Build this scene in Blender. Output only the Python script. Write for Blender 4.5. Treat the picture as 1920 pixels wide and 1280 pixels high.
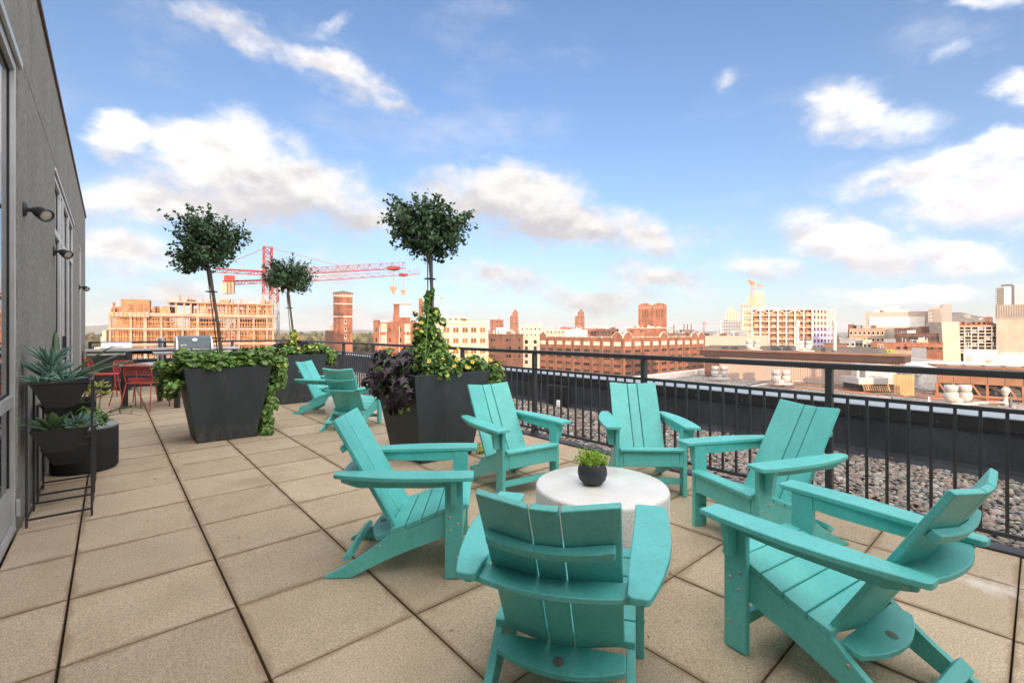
import bpy, math, random
import numpy as np
from mathutils import Vector, Matrix

for _o in list(bpy.data.objects):
    bpy.data.objects.remove(_o)
SC = bpy.context.scene
COL = SC.collection
R = math.radians
random.seed(7)
rng = np.random.default_rng(11)

# ------------------------------------------------------------------ camera
# x runs from the building towards the railing, y along the terrace, z = 0 is the paving
EYE = 1.307
YAW = R(41.05)
FOC = 864.0
HOR = 622.0
SY, CY = math.sin(YAW), math.cos(YAW)
cam_data = bpy.data.cameras.new('camera')
cam = bpy.data.objects.new('camera', cam_data)
COL.objects.link(cam)
cam.location = (0, 0, EYE)
cam.rotation_euler = (R(90), 0, -YAW)
cam_data.sensor_width = 36
cam_data.lens = FOC / 1920 * 36
cam_data.shift_y = (HOR - 640) / 1920
cam_data.clip_start = 0.05
cam_data.clip_end = 20000
SC.camera = cam

# ------------------------------------------------------------------ light
SUN_EL = R(7.5)
SUN_TRAVEL = Vector((0.60, 0.80, 0)).normalized()     # from behind the camera, over the building
sun_data = bpy.data.lights.new('sun', 'SUN')
sun_data.energy = 2.1
sun_data.angle = R(0.5)
sun_data.color = (1.0, 0.68, 0.45)
sun = bpy.data.objects.new('sun', sun_data)
COL.objects.link(sun)
d = Vector((SUN_TRAVEL.x * math.cos(SUN_EL), SUN_TRAVEL.y * math.cos(SUN_EL), -math.sin(SUN_EL)))
sun.rotation_euler = d.to_track_quat('-Z', 'Y').to_euler()

SC.view_settings.view_transform = 'Standard'
SC.view_settings.look = 'None'
SC.view_settings.gamma = 1
SC.view_settings.use_curve_mapping = False
SC.view_settings.exposure = 1.80

# ------------------------------------------------------------------ world: sky with clouds
world = bpy.data.worlds.new('World')
SC.world = world
world.use_nodes = True
WT = world.node_tree
for n in list(WT.nodes):
    WT.nodes.remove(n)


class NB:
    """small node builder"""
    def __init__(self, tree):
        self.t = tree

    def node(self, kind, **kw):
        n = self.t.nodes.new(kind)
        for k, v in kw.items():
            setattr(n, k, v)
        return n

    def put(self, sock, v):
        if hasattr(v, 'is_linked'):
            self.t.links.new(v, sock)
        else:
            sock.default_value = v

    def m(self, op, a, b=0.0, c=None, clamp=False):
        n = self.node('ShaderNodeMath', operation=op, use_clamp=clamp)
        self.put(n.inputs[0], a)
        self.put(n.inputs[1], b)
        if c is not None:
            self.put(n.inputs[2], c)
        return n.outputs[0]

    def dot(self, v, w):
        n = self.node('ShaderNodeVectorMath', operation='DOT_PRODUCT')
        self.put(n.inputs[0], v)
        n.inputs[1].default_value = w
        return n.outputs['Value']

    def vmul(self, v, w):
        n = self.node('ShaderNodeVectorMath', operation='MULTIPLY')
        self.put(n.inputs[0], v)
        n.inputs[1].default_value = w
        return n.outputs[0]

    def vadd(self, v, w):
        n = self.node('ShaderNodeVectorMath', operation='ADD')
        self.put(n.inputs[0], v)
        self.put(n.inputs[1], w)
        return n.outputs[0]

    def noise(self, vec, scale, detail=4, rough=0.55, out='Fac', dist=0.0):
        n = self.node('ShaderNodeTexNoise')
        self.put(n.inputs['Vector'], vec)
        n.inputs['Scale'].default_value = scale
        n.inputs['Detail'].default_value = detail
        n.inputs['Roughness'].default_value = rough
        n.inputs['Distortion'].default_value = dist
        return n.outputs[out]

    def smooth(self, x, lo, hi, t0=0.0, t1=1.0):
        n = self.node('ShaderNodeMapRange', interpolation_type='SMOOTHSTEP')
        self.put(n.inputs[0], x)
        n.inputs[1].default_value = lo
        n.inputs[2].default_value = hi
        n.inputs[3].default_value = t0
        n.inputs[4].default_value = t1
        return n.outputs[0]

    def mix(self, f, a, b, blend='MIX'):
        n = self.node('ShaderNodeMix', data_type='RGBA', blend_type=blend)
        self.put(n.inputs[0], f)
        for s, v in ((n.inputs[6], a), (n.inputs[7], b)):
            self.put(s, v if hasattr(v, 'is_linked') else (*v, 1.0))
        return n.outputs[2]


W = NB(WT)
tc = W.node('ShaderNodeTexCoord').outputs['Generated']
skyn = W.node('ShaderNodeTexSky', sky_type='NISHITA')
skyn.sun_disc = False
skyn.sun_elevation = SUN_EL
skyn.sun_rotation = math.atan2(-SUN_TRAVEL.x, -SUN_TRAVEL.y)
skyn.altitude = 250
skyn.air_density = 1.0
skyn.dust_density = 0.6
skyn.ozone_density = 3.2
FWD = (SY, CY, 0)
RGT = (CY, -SY, 0)
fx = W.dot(tc, FWD)
rx = W.dot(tc, RGT)
ux = W.dot(tc, (0, 0, 1))
fxs = W.m('MAXIMUM', fx, 0.05)
nvec = W.vmul(tc, (1, 1, 1.6))
nw = W.node('ShaderNodeSeparateColor')
W.put(nw.inputs[0], W.noise(nvec, 5.5, 5, 0.6, out='Color'))
P_ = W.m('ADD', W.m('DIVIDE', rx, fxs), W.m('MULTIPLY', W.m('SUBTRACT', nw.outputs[0], 0.5), 0.25))
Q_ = W.m('ADD', W.m('DIVIDE', ux, fxs), W.m('MULTIPLY', W.m('SUBTRACT', nw.outputs[1], 0.5), 0.15))
front = W.m('MULTIPLY', W.smooth(fx, 0.15, 0.4), W.smooth(W.m('DIVIDE', ux, fxs), 0.80, 1.0, 1.0, 0.0))
n_big = W.noise(nvec, 7.5, 9, 0.6)
n_up = W.noise(W.vadd(nvec, (0, 0, 0.03)), 9.0, 6, 0.55)
n_lo = W.noise(nvec, 9.0, 6, 0.55)
n_fine = W.noise(nvec, 24.0, 6, 0.62)
warp = W.m('ADD', W.m('MULTIPLY', W.m('SUBTRACT', n_big, 0.5), 2.3), W.m('MULTIPLY', W.m('SUBTRACT', n_fine, 0.5), 0.7))
# clouds where they hang: (image column, image row, half width, half height, tilt, density)
CLOUDS = [
    (225, 258, 62, 40, 0, 1.0), (400, 290, 150, 72, -4, 1.0), (555, 355, 150, 72, 18, 1.0), (340, 378, 190, 55, 3, 0.95),
    (640, 405, 80, 40, 18, 0.8),
    (440, 60, 120, 34, 22, 0.62), (600, 135, 165, 42, 26, 0.72), (690, 185, 80, 26, 20, 0.6), (610, 48, 55, 20, -15, 0.5),
    (950, 372, 145, 62, 4, 1.0), (1050, 412, 130, 48, 14, 0.95), (1205, 432, 95, 42, 14, 0.7),
    (1625, 220, 140, 55, 8, 0.66), (1530, 190, 60, 24, 10, 0.5), (1745, 330, 205, 46, -6, 0.80), (1860, 368, 180, 60, -8, 0.88), (1900, 280, 80, 36, -10, 0.9),
    (1585, 452, 140, 42, 10, 0.95), (1805, 482, 95, 38, 4, 0.85),
    (1235, 525, 100, 36, 5, 0.8), (940, 520, 110, 32, 8, 0.7), (590, 500, 110, 34, 0, 0.75), (215, 480, 110, 50, 5, 0.8),
    (1440, 500, 90, 28, 0, 0.65), (1080, 560, 160, 30, 4, 0.7), (300, 560, 180, 34, 0, 0.75), (1700, 560, 200, 30, 0, 0.7), (700, 590, 260, 24, 0, 0.6),
    (1785, 92, 62, 30, -12, 0.45), (1895, 165, 50, 36, 10, 0.7), (1338, 146, 44, 26, -20, 0.40), (1840, 6, 120, 20, 0, 0.6), (1330, 430, 90, 34, 5, 0.5),
    (2150, 300, 200, 80, 0, 1.0), (-120, 330, 160, 70, 0, 1.0), (1000, -160, 260, 60, 5, 0.7), (250, -140, 200, 50, 10, 0.7), (1700, -220, 260, 80, 0, 0.8),
]
fld = None
low = None
for (cu, cv, hw, hh, tilt, dens) in CLOUDS:
    px, py = (cu - 960) / FOC, (HOR - cv) / FOC
    a = R(-tilt)
    dx = W.m('SUBTRACT', P_, px)
    dy = W.m('SUBTRACT', Q_, py)
    ex = W.m('ADD', W.m('MULTIPLY', dx, math.cos(a) * FOC / hw), W.m('MULTIPLY', dy, math.sin(a) * FOC / hw))
    ey = W.m('ADD', W.m('MULTIPLY', dx, -math.sin(a) * FOC / hh), W.m('MULTIPLY', dy, math.cos(a) * FOC / hh))
    d2 = W.m('ADD', W.m('MULTIPLY', ex, ex), W.m('MULTIPLY', ey, ey))
    val = W.m('MULTIPLY', W.m('EXPONENT', W.m('MULTIPLY', d2, -0.75)), dens * 1.15)
    # how far below the cloud's middle this direction lies (cloud bases are grey)
    lo = W.m('MULTIPLY', val, W.m('MULTIPLY', ey, -1.0))
    fld = val if fld is None else W.m('MAXIMUM', fld, val)
    low = lo if low is None else W.m('ADD', low, lo)
# thicker cloud field added outside the frame and overhead, to light the terrace
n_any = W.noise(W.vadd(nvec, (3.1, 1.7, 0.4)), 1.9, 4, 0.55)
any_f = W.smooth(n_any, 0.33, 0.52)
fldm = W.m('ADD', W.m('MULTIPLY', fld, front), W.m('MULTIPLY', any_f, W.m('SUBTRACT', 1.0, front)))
amp = W.m('MULTIPLY', W.smooth(fldm, 0.05, 0.6, 0.12, 0.62), 1.0)
dens = W.m('ADD', fldm, W.m('MULTIPLY', warp, amp))
wisp = W.m('MULTIPLY', W.smooth(W.noise(W.vmul(tc, (1, 1, 2.6)), 3.3, 8, 0.62), 0.50, 0.80), 0.34)
cover = W.m('MAXIMUM', W.smooth(dens, 0.22, 0.92), wisp)
cover = W.m('MULTIPLY', cover, W.smooth(ux, -0.02, 0.01))
lump = W.m('MULTIPLY', W.m('SUBTRACT', n_lo, n_up), -3.6)
shade = W.smooth(W.m('ADD', W.m('MULTIPLY', W.m('MULTIPLY', low, front), 0.75), W.m('ADD', lump, W.m('MULTIPLY', W.m('SUBTRACT', n_fine, 0.5), -0.5))), -0.55, 0.75)
SKY_STRENGTH = 0.084
CLOUD_GAIN = 2 ** -1.72 / SKY_STRENGTH
cl_col = W.mix(shade, tuple(c * CLOUD_GAIN for c in (0.985, 0.955, 0.925)), tuple(c * CLOUD_GAIN for c in (0.66, 0.64, 0.665)))
sky_col = W.mix(1.0, skyn.outputs[0], (1.02, 0.965, 1.02), 'MULTIPLY')
# thin pale veil of far cloud towards the horizon
veil = W.m('MULTIPLY', W.m('EXPONENT', W.m('MULTIPLY', W.m('MAXIMUM', ux, 0.0), -3.9)), 0.64)
sky_v = W.mix(veil, sky_col, tuple(c * CLOUD_GAIN for c in (0.70, 0.755, 0.88)))
# forward-scatter gain towards the sun, boosted so unseen clouds brighten the terrace
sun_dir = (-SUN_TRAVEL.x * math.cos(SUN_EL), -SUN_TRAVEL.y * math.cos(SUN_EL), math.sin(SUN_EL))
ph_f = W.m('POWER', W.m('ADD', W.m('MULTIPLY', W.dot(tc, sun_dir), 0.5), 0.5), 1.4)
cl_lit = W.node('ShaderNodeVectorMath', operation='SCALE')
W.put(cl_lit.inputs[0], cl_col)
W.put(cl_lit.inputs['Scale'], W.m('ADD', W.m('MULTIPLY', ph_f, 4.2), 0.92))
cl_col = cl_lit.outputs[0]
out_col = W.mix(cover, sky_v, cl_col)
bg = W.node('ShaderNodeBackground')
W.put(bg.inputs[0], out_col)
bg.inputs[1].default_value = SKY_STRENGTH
wo = W.node('ShaderNodeOutputWorld')
WT.links.new(bg.outputs[0], wo.inputs[0])


# ------------------------------------------------------------------ materials
MATS = {}


def mat(name, col, rough=0.6, metal=0.0, var=0.0, var_scale=8.0, bump=0.0, bump_scale=60.0, spec=0.5, col2=None,
        speck=0.0, per_object=0.0, island=0.0, coat=0.0, stretch=(1, 1, 1), ior=None, detail=5):
    m = bpy.data.materials.new(name)
    m.use_nodes = True
    nb = NB(m.node_tree)
    b = m.node_tree.nodes['Principled BSDF']
    b.inputs['Roughness'].default_value = rough
    b.inputs['Metallic'].default_value = metal
    b.inputs['Specular IOR Level'].default_value = spec
    if ior:
        b.inputs['IOR'].default_value = ior
    if coat:
        b.inputs['Coat Weight'].default_value = coat
        b.inputs['Coat Roughness'].default_value = 0.05
    tcn = nb.node('ShaderNodeTexCoord').outputs['Object']
    vec = nb.vmul(tcn, stretch) if stretch != (1, 1, 1) else tcn
    c = None
    if var or col2:
        n = nb.noise(vec, var_scale, detail, 0.6)
        k = nb.smooth(n, 0.3, 0.7)
        if col2:
            c = nb.mix(k, col, col2)
        else:
            c = nb.mix(k, tuple(x * (1 - var) for x in col), tuple(min(1, x * (1 + var)) for x in col))
    if speck:
        n = nb.noise(vec, var_scale * 14, 3, 0.7)
        k = nb.smooth(n, 0.38, 0.62)
        base = c if c is not None else (*col, 1.0)
        mm = nb.mix(k, tuple([1 - speck] * 3), tuple([1 + speck] * 3))
        c = nb.mix(1.0, base if hasattr(base, 'is_linked') else col, mm, 'MULTIPLY')
    if per_object:
        r = nb.node('ShaderNodeObjectInfo').outputs['Random']
        mm = nb.node('ShaderNodeMapRange')
        nb.put(mm.inputs[0], r)
        mm.inputs[3].default_value = 1 - per_object
        mm.inputs[4].default_value = 1 + per_object
        base = c if c is not None else col
        cm = nb.node('ShaderNodeVectorMath', operation='SCALE')
        if hasattr(base, 'is_linked'):
            nb.put(cm.inputs[0], base)
        else:
            cm.inputs[0].default_value = base
        nb.put(cm.inputs['Scale'], mm.outputs[0])
        c = cm.outputs[0]
    if island:
        r = nb.node('ShaderNodeNewGeometry').outputs['Random Per Island']
        mm = nb.node('ShaderNodeMapRange')
        nb.put(mm.inputs[0], r)
        mm.inputs[3].default_value = 1 - island
        mm.inputs[4].default_value = 1 + island
        base = c if c is not None else col
        cm = nb.node('ShaderNodeVectorMath', operation='SCALE')
        if hasattr(base, 'is_linked'):
            nb.put(cm.inputs[0], base)
        else:
            cm.inputs[0].default_value = base
        nb.put(cm.inputs['Scale'], mm.outputs[0])
        c = cm.outputs[0]
    if c is None:
        b.inputs['Base Color'].default_value = (*col, 1)
    else:
        nb.put(b.inputs['Base Color'], c)
    if bump:
        n = nb.noise(vec, bump_scale, 4, 0.6)
        bn = nb.node('ShaderNodeBump')
        bn.inputs['Strength'].default_value = bump
        bn.inputs['Distance'].default_value = 0.01
        nb.put(bn.inputs['Height'], n)
        nb.put(b.inputs['Normal'], bn.outputs[0])
    MATS[name] = m
    return m


def ramp_island(name, stops, rough=0.6, bump=0.0, bump_scale=80):
    """colour picked per loose piece from a list of real stone colours"""
    m = bpy.data.materials.new(name)
    m.use_nodes = True
    nb = NB(m.node_tree)
    b = m.node_tree.nodes['Principled BSDF']
    b.inputs['Roughness'].default_value = rough
    r = nb.node('ShaderNodeNewGeometry').outputs['Random Per Island']
    cr = nb.node('ShaderNodeValToRGB')
    cr.color_ramp.interpolation = 'CONSTANT'
    els = cr.color_ramp.elements
    while len(els) < len(stops):
        els.new(0.5)
    for i, col in enumerate(stops):
        els[i].position = i / len(stops)
        els[i].color = (*col, 1)
    nb.put(cr.inputs[0], r)
    n = nb.noise(nb.node('ShaderNodeTexCoord').outputs['Object'], bump_scale, 3, 0.6)
    k = nb.mix(n, (0.7, 0.7, 0.7), (1.3, 1.3, 1.3))
    nb.put(b.inputs['Base Color'], nb.mix(1.0, cr.outputs[0], k, 'MULTIPLY'))
    MATS[name] = m
    return m


def brick_mat(name, c1, c2, mortar, scale=1.0, var=0.25):
    """far brickwork: courses too small to pick apart from here"""
    m = bpy.data.materials.new(name)
    m.use_nodes = True
    nb = NB(m.node_tree)
    b = m.node_tree.nodes['Principled BSDF']
    b.inputs['Roughness'].default_value = 0.9
    b.inputs['Specular IOR Level'].default_value = 0.2
    o = nb.node('ShaderNodeTexCoord').outputs['Object']
    sx = nb.node('ShaderNodeSeparateXYZ')
    nb.put(sx.inputs[0], o)
    cb = nb.node('ShaderNodeCombineXYZ')
    nb.put(cb.inputs[0], nb.m('ADD', sx.outputs[0], sx.outputs[1]))
    nb.put(cb.inputs[1], sx.outputs[2])
    br = nb.node('ShaderNodeTexBrick')
    nb.put(br.inputs['Vector'], cb.outputs[0])
    br.inputs['Color1'].default_value = (*c1, 1)
    br.inputs['Color2'].default_value = (*c2, 1)
    br.inputs['Mortar'].default_value = (*mortar, 1)
    br.inputs['Scale'].default_value = scale
    br.inputs['Brick Width'].default_value = 0.9
    br.inputs['Row Height'].default_value = 0.3
    br.inputs['Mortar Size'].default_value = 0.03
    n = nb.noise(nb.vmul(o, (1, 1, 0.35)), 0.35, 6, 0.65)
    k = nb.mix(nb.smooth(n, 0.3, 0.7), tuple([1 - var] * 3), tuple([1 + var] * 3))
    nb.put(b.inputs['Base Color'], nb.mix(1.0, br.outputs[0], k, 'MULTIPLY'))
    MATS[name] = m
    return m


# ------------------------------------------------------------------ mesh helpers
class MB:
    def __init__(self):
        self.v = []
        self.f = []

    def add(self, vs, fs):
        k = len(self.v)
        self.v.extend([tuple(map(float, p)) for p in vs])
        self.f.extend([tuple(i + k for i in f) for f in fs])
        return self

    def box(self, x0, x1, y0, y1, z0, z1):
        return self.add([(x0, y0, z0), (x1, y0, z0), (x1, y1, z0), (x0, y1, z0), (x0, y0, z1), (x1, y0, z1), (x1, y1, z1), (x0, y1, z1)],
                        [(0, 3, 2, 1), (4, 5, 6, 7), (0, 1, 5, 4), (1, 2, 6, 5), (2, 3, 7, 6), (3, 0, 4, 7)])

    def frustum(self, b, t, z0, z1):
        """b, t = (x0, x1, y0, y1) at the bottom and the top"""
        return self.add([(b[0], b[2], z0), (b[1], b[2], z0), (b[1], b[3], z0), (b[0], b[3], z0), (t[0], t[2], z1), (t[1], t[2], z1), (t[1], t[3], z1), (t[0], t[3], z1)],
                        [(0, 3, 2, 1), (4, 5, 6, 7), (0, 1, 5, 4), (1, 2, 6, 5), (2, 3, 7, 6), (3, 0, 4, 7)])

    def beam(self, p0, p1, w, h, up=(0, 0, 1)):
        p0, p1 = Vector(p0), Vector(p1)
        t = (p1 - p0).normalized()
        u = Vector(up)
        s = t.cross(u)
        if s.length < 1e-4:
            s = t.cross(Vector((1, 0, 0)))
        s.normalize()
        u = s.cross(t).normalized()
        c = [(-w / 2, -h / 2), (w / 2, -h / 2), (w / 2, h / 2), (-w / 2, h / 2)]
        vs = [p0 + s * a + u * b for a, b in c] + [p1 + s * a + u * b for a, b in c]
        return self.add(vs, [(0, 3, 2, 1), (4, 5, 6, 7), (0, 1, 5, 4), (1, 2, 6, 5), (2, 3, 7, 6), (3, 0, 4, 7)][::1])

    def tube(self, pts, r, n=6, caps=True):
        pts = [Vector(p) for p in pts]
        rs = r if isinstance(r, (list, tuple)) else [r] * len(pts)
        k = len(self.v)
        prev = None
        for i, p in enumerate(pts):
            a = pts[max(i - 1, 0)]
            b = pts[min(i + 1, len(pts) - 1)]
            t = (b - a).normalized()
            if prev is None:
                s = t.cross(Vector((0, 0, 1)))
                if s.length < 1e-3:
                    s = t.cross(Vector((1, 0, 0)))
                s.normalize()
            else:
                s = (prev - t * prev.dot(t)).normalized()
            prev = s
            w = t.cross(s)
            for j in range(n):
                a_ = 2 * math.pi * j / n
                self.v.append(tuple(p + (s * math.cos(a_) + w * math.sin(a_)) * rs[i]))
        for i in range(len(pts) - 1):
            for j in range(n):
                a0 = k + i * n + j
                a1 = k + i * n + (j + 1) % n
                self.f.append((a0, a1, a1 + n, a0 + n))
        if caps:
            self.f.append(tuple(k + j for j in range(n))[::-1])
            self.f.append(tuple(k + (len(pts) - 1) * n + j for j in range(n)))
        return self

    def lathe(self, prof, n=24, c=(0, 0, 0), sx=1.0, sy=1.0):
        k = len(self.v)
        for (r, z) in prof:
            for j in range(n):
                a = 2 * math.pi * j / n
                self.v.append((c[0] + r * sx * math.cos(a), c[1] + r * sy * math.sin(a), c[2] + z))
        for i in range(len(prof) - 1):
            for j in range(n):
                a0 = k + i * n + j
                a1 = k + i * n + (j + 1) % n
                self.f.append((a0, a1, a1 + n, a0 + n))
        self.f.append(tuple(k + j for j in range(n))[::-1])
        self.f.append(tuple(k + (len(prof) - 1) * n + j for j in range(n)))
        return self

    def prism(self, poly, fn, t0, t1):
        """poly of (a, b) swept from t0 to t1; fn(a, b, t) gives the point"""
        n = len(poly)
        vs = [fn(a, b, t0) for a, b in poly] + [fn(a, b, t1) for a, b in poly]
        fs = [tuple(range(n))[::-1], tuple(range(n, 2 * n))]
        for i in range(n):
            j = (i + 1) % n
            fs.append((i, j, j + n, i + n))
        return self.add(vs, fs)

    def mesh(self, name):
        me = bpy.data.meshes.new(name)
        me.from_pydata(self.v, [], self.f)
        me.validate()
        return me

    def build(self, name, m, parent=None, smooth=False, bevel=0.0, seg=2, loc=None, rotz=0.0, fix=True):
        me = self.mesh(name)
        if fix:
            import bmesh
            bm = bmesh.new()
            bm.from_mesh(me)
            bmesh.ops.recalc_face_normals(bm, faces=bm.faces)
            bm.to_mesh(me)
            bm.free()
        return link(name, me, m, parent, smooth, bevel, seg, loc, rotz)


def link(name, me, m=None, parent=None, smooth=False, bevel=0.0, seg=2, loc=None, rotz=0.0):
    if m is not None and not me.materials:
        me.materials.append(MATS[m] if isinstance(m, str) else m)
    if smooth:
        me.shade_smooth()
    o = bpy.data.objects.new(name, me)
    COL.objects.link(o)
    if parent is not None:
        o.parent = parent
    if loc is not None:
        o.location = loc
    if rotz:
        o.rotation_euler = (0, 0, rotz)
    if bevel:
        b = o.modifiers.new('bevel', 'BEVEL')
        b.width = bevel
        b.segments = seg
        b.limit_method = 'ANGLE'
        b.angle_limit = R(35)
        if not smooth:
            me.shade_smooth()
        b.harden_normals = True
    return o


def tag(o, label=None, cat=None, group=None, kind=None):
    if label:
        o['label'] = label
    if cat:
        o['category'] = cat
    if group:
        o['group'] = group
    if kind:
        o['kind'] = kind
    return o


def thing(name, label, cat, loc=(0, 0, 0), rotz=0.0, group=None):
    o = bpy.data.objects.new(name, None)
    o.empty_display_size = 0.2
    COL.objects.link(o)
    o.location = loc
    o.rotation_euler = (0, 0, rotz)
    return tag(o, label, cat, group)


KIDS = {}


def dup(root, loc, rotz=0.0, label=None, group=None):
    """a copy of a thing with copies of its parts and sub-parts"""
    r = root.copy()
    COL.objects.link(r)
    r.location = loc
    r.rotation_euler = (0, 0, rotz)
    if label:
        r['label'] = label
    if group:
        r['group'] = group
    for ch in list(root.children):
        c_ = ch.copy()
        COL.objects.link(c_)
        c_.parent = r
        for g in ch.children:
            d_ = g.copy()
            COL.objects.link(d_)
            d_.parent = c_
    return r


def again(o, loc, rot=None, scale=None):
    """a copy of one part beside its source, sharing the mesh"""
    c_ = o.copy()
    COL.objects.link(c_)
    c_.location = loc
    if rot is not None:
        c_.rotation_euler = rot
    if scale is not None:
        c_.scale = scale
    return c_


def ground(u, v, z=0.0):
    dd = FOC * (EYE - z) / (v - HOR)
    r = (u - 960) * dd / FOC
    return Vector((dd * SY + r * CY, dd * CY - r * SY, z))


def far(u, dist, v=None):
    """a place in the city: measured column and distance, and height from the row"""
    r = (u - 960) * dist / FOC
    z = 0.0 if v is None else EYE - (v - HOR) * dist / FOC
    return Vector((dist * SY + r * CY, dist * CY - r * SY, z))


def hgt(v, dist):
    return EYE - (v - HOR) * dist / FOC


def leaf_mesh(name, pos, nrm, size, shape, m, parent=None, rnd=None, droop=None):
    """many leaves joined: pos (n,3), nrm (n,3) face normals, size (n,), shape = outline [(x, y, z)], first vertex is the middle"""
    g = rnd or rng
    n = len(pos)
    nrm = nrm / (np.linalg.norm(nrm, axis=1, keepdims=True) + 1e-9)
    ref = g.normal(size=(n, 3))
    if droop is not None:
        ref = droop + g.normal(size=(n, 3)) * 0.45
    t = ref - (ref * nrm).sum(1, keepdims=True) * nrm
    t /= (np.linalg.norm(t, axis=1, keepdims=True) + 1e-9)
    b = np.cross(nrm, t)
    sh = np.array(shape, float)
    k = len(sh)
    sz = np.asarray(size).reshape(n, 1, 1)
    V = pos[:, None, :] + sz * (sh[None, :, 0:1] * b[:, None, :] + sh[None, :, 1:2] * t[:, None, :] + sh[None, :, 2:3] * nrm[:, None, :])
    V = V.reshape(-1, 3)
    base = (np.arange(n) * k)[:, None]
    ring = np.arange(1, k)
    nxt = np.roll(ring, -1)
    F = np.stack([np.zeros(k - 1, int), ring, nxt], 1)
    F = (base[:, None, :] + F[None]).reshape(-1, 3) if False else (np.arange(n)[:, None, None] * k + F[None]).reshape(-1, 3)
    me = bpy.data.meshes.new(name)
    me.vertices.add(len(V))
    me.vertices.foreach_set('co', V.ravel())
    me.loops.add(len(F) * 3)
    me.polygons.add(len(F))
    me.loops.foreach_set('vertex_index', F.ravel().astype(np.int32))
    me.polygons.foreach_set('loop_start', (np.arange(len(F)) * 3).astype(np.int32))
    me.update(calc_edges=True)
    me.validate()
    return link(name, me, m, parent)


LEAF = [(0, 0.05, 0.03), (0, -0.5, 0), (0.26, -0.2, 0.06), (0.3, 0.12, 0.08), (0, 0.55, -0.04), (-0.3, 0.12, 0.08), (-0.26, -0.2, 0.06)]
IVY = [(0, 0, 0.02), (0, -0.38, -0.02), (0.28, -0.5, 0.05), (0.5, -0.12, 0.1), (0.3, 0.22, 0.08), (0, 0.6, -0.08), (-0.3, 0.22, 0.08), (-0.5, -0.12, 0.1), (-0.28, -0.5, 0.05)]
LOBED = [(0, 0, 0.03), (0, -0.3, 0), (0.3, -0.5, 0.05), (0.28, -0.15, 0.08), (0.6, 0.0, 0.05), (0.22, 0.15, 0.06), (0.0, 0.7, -0.08), (-0.22, 0.15, 0.06), (-0.6, 0.0, 0.05), (-0.28, -0.15, 0.08), (-0.3, -0.5, 0.05)]
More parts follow.
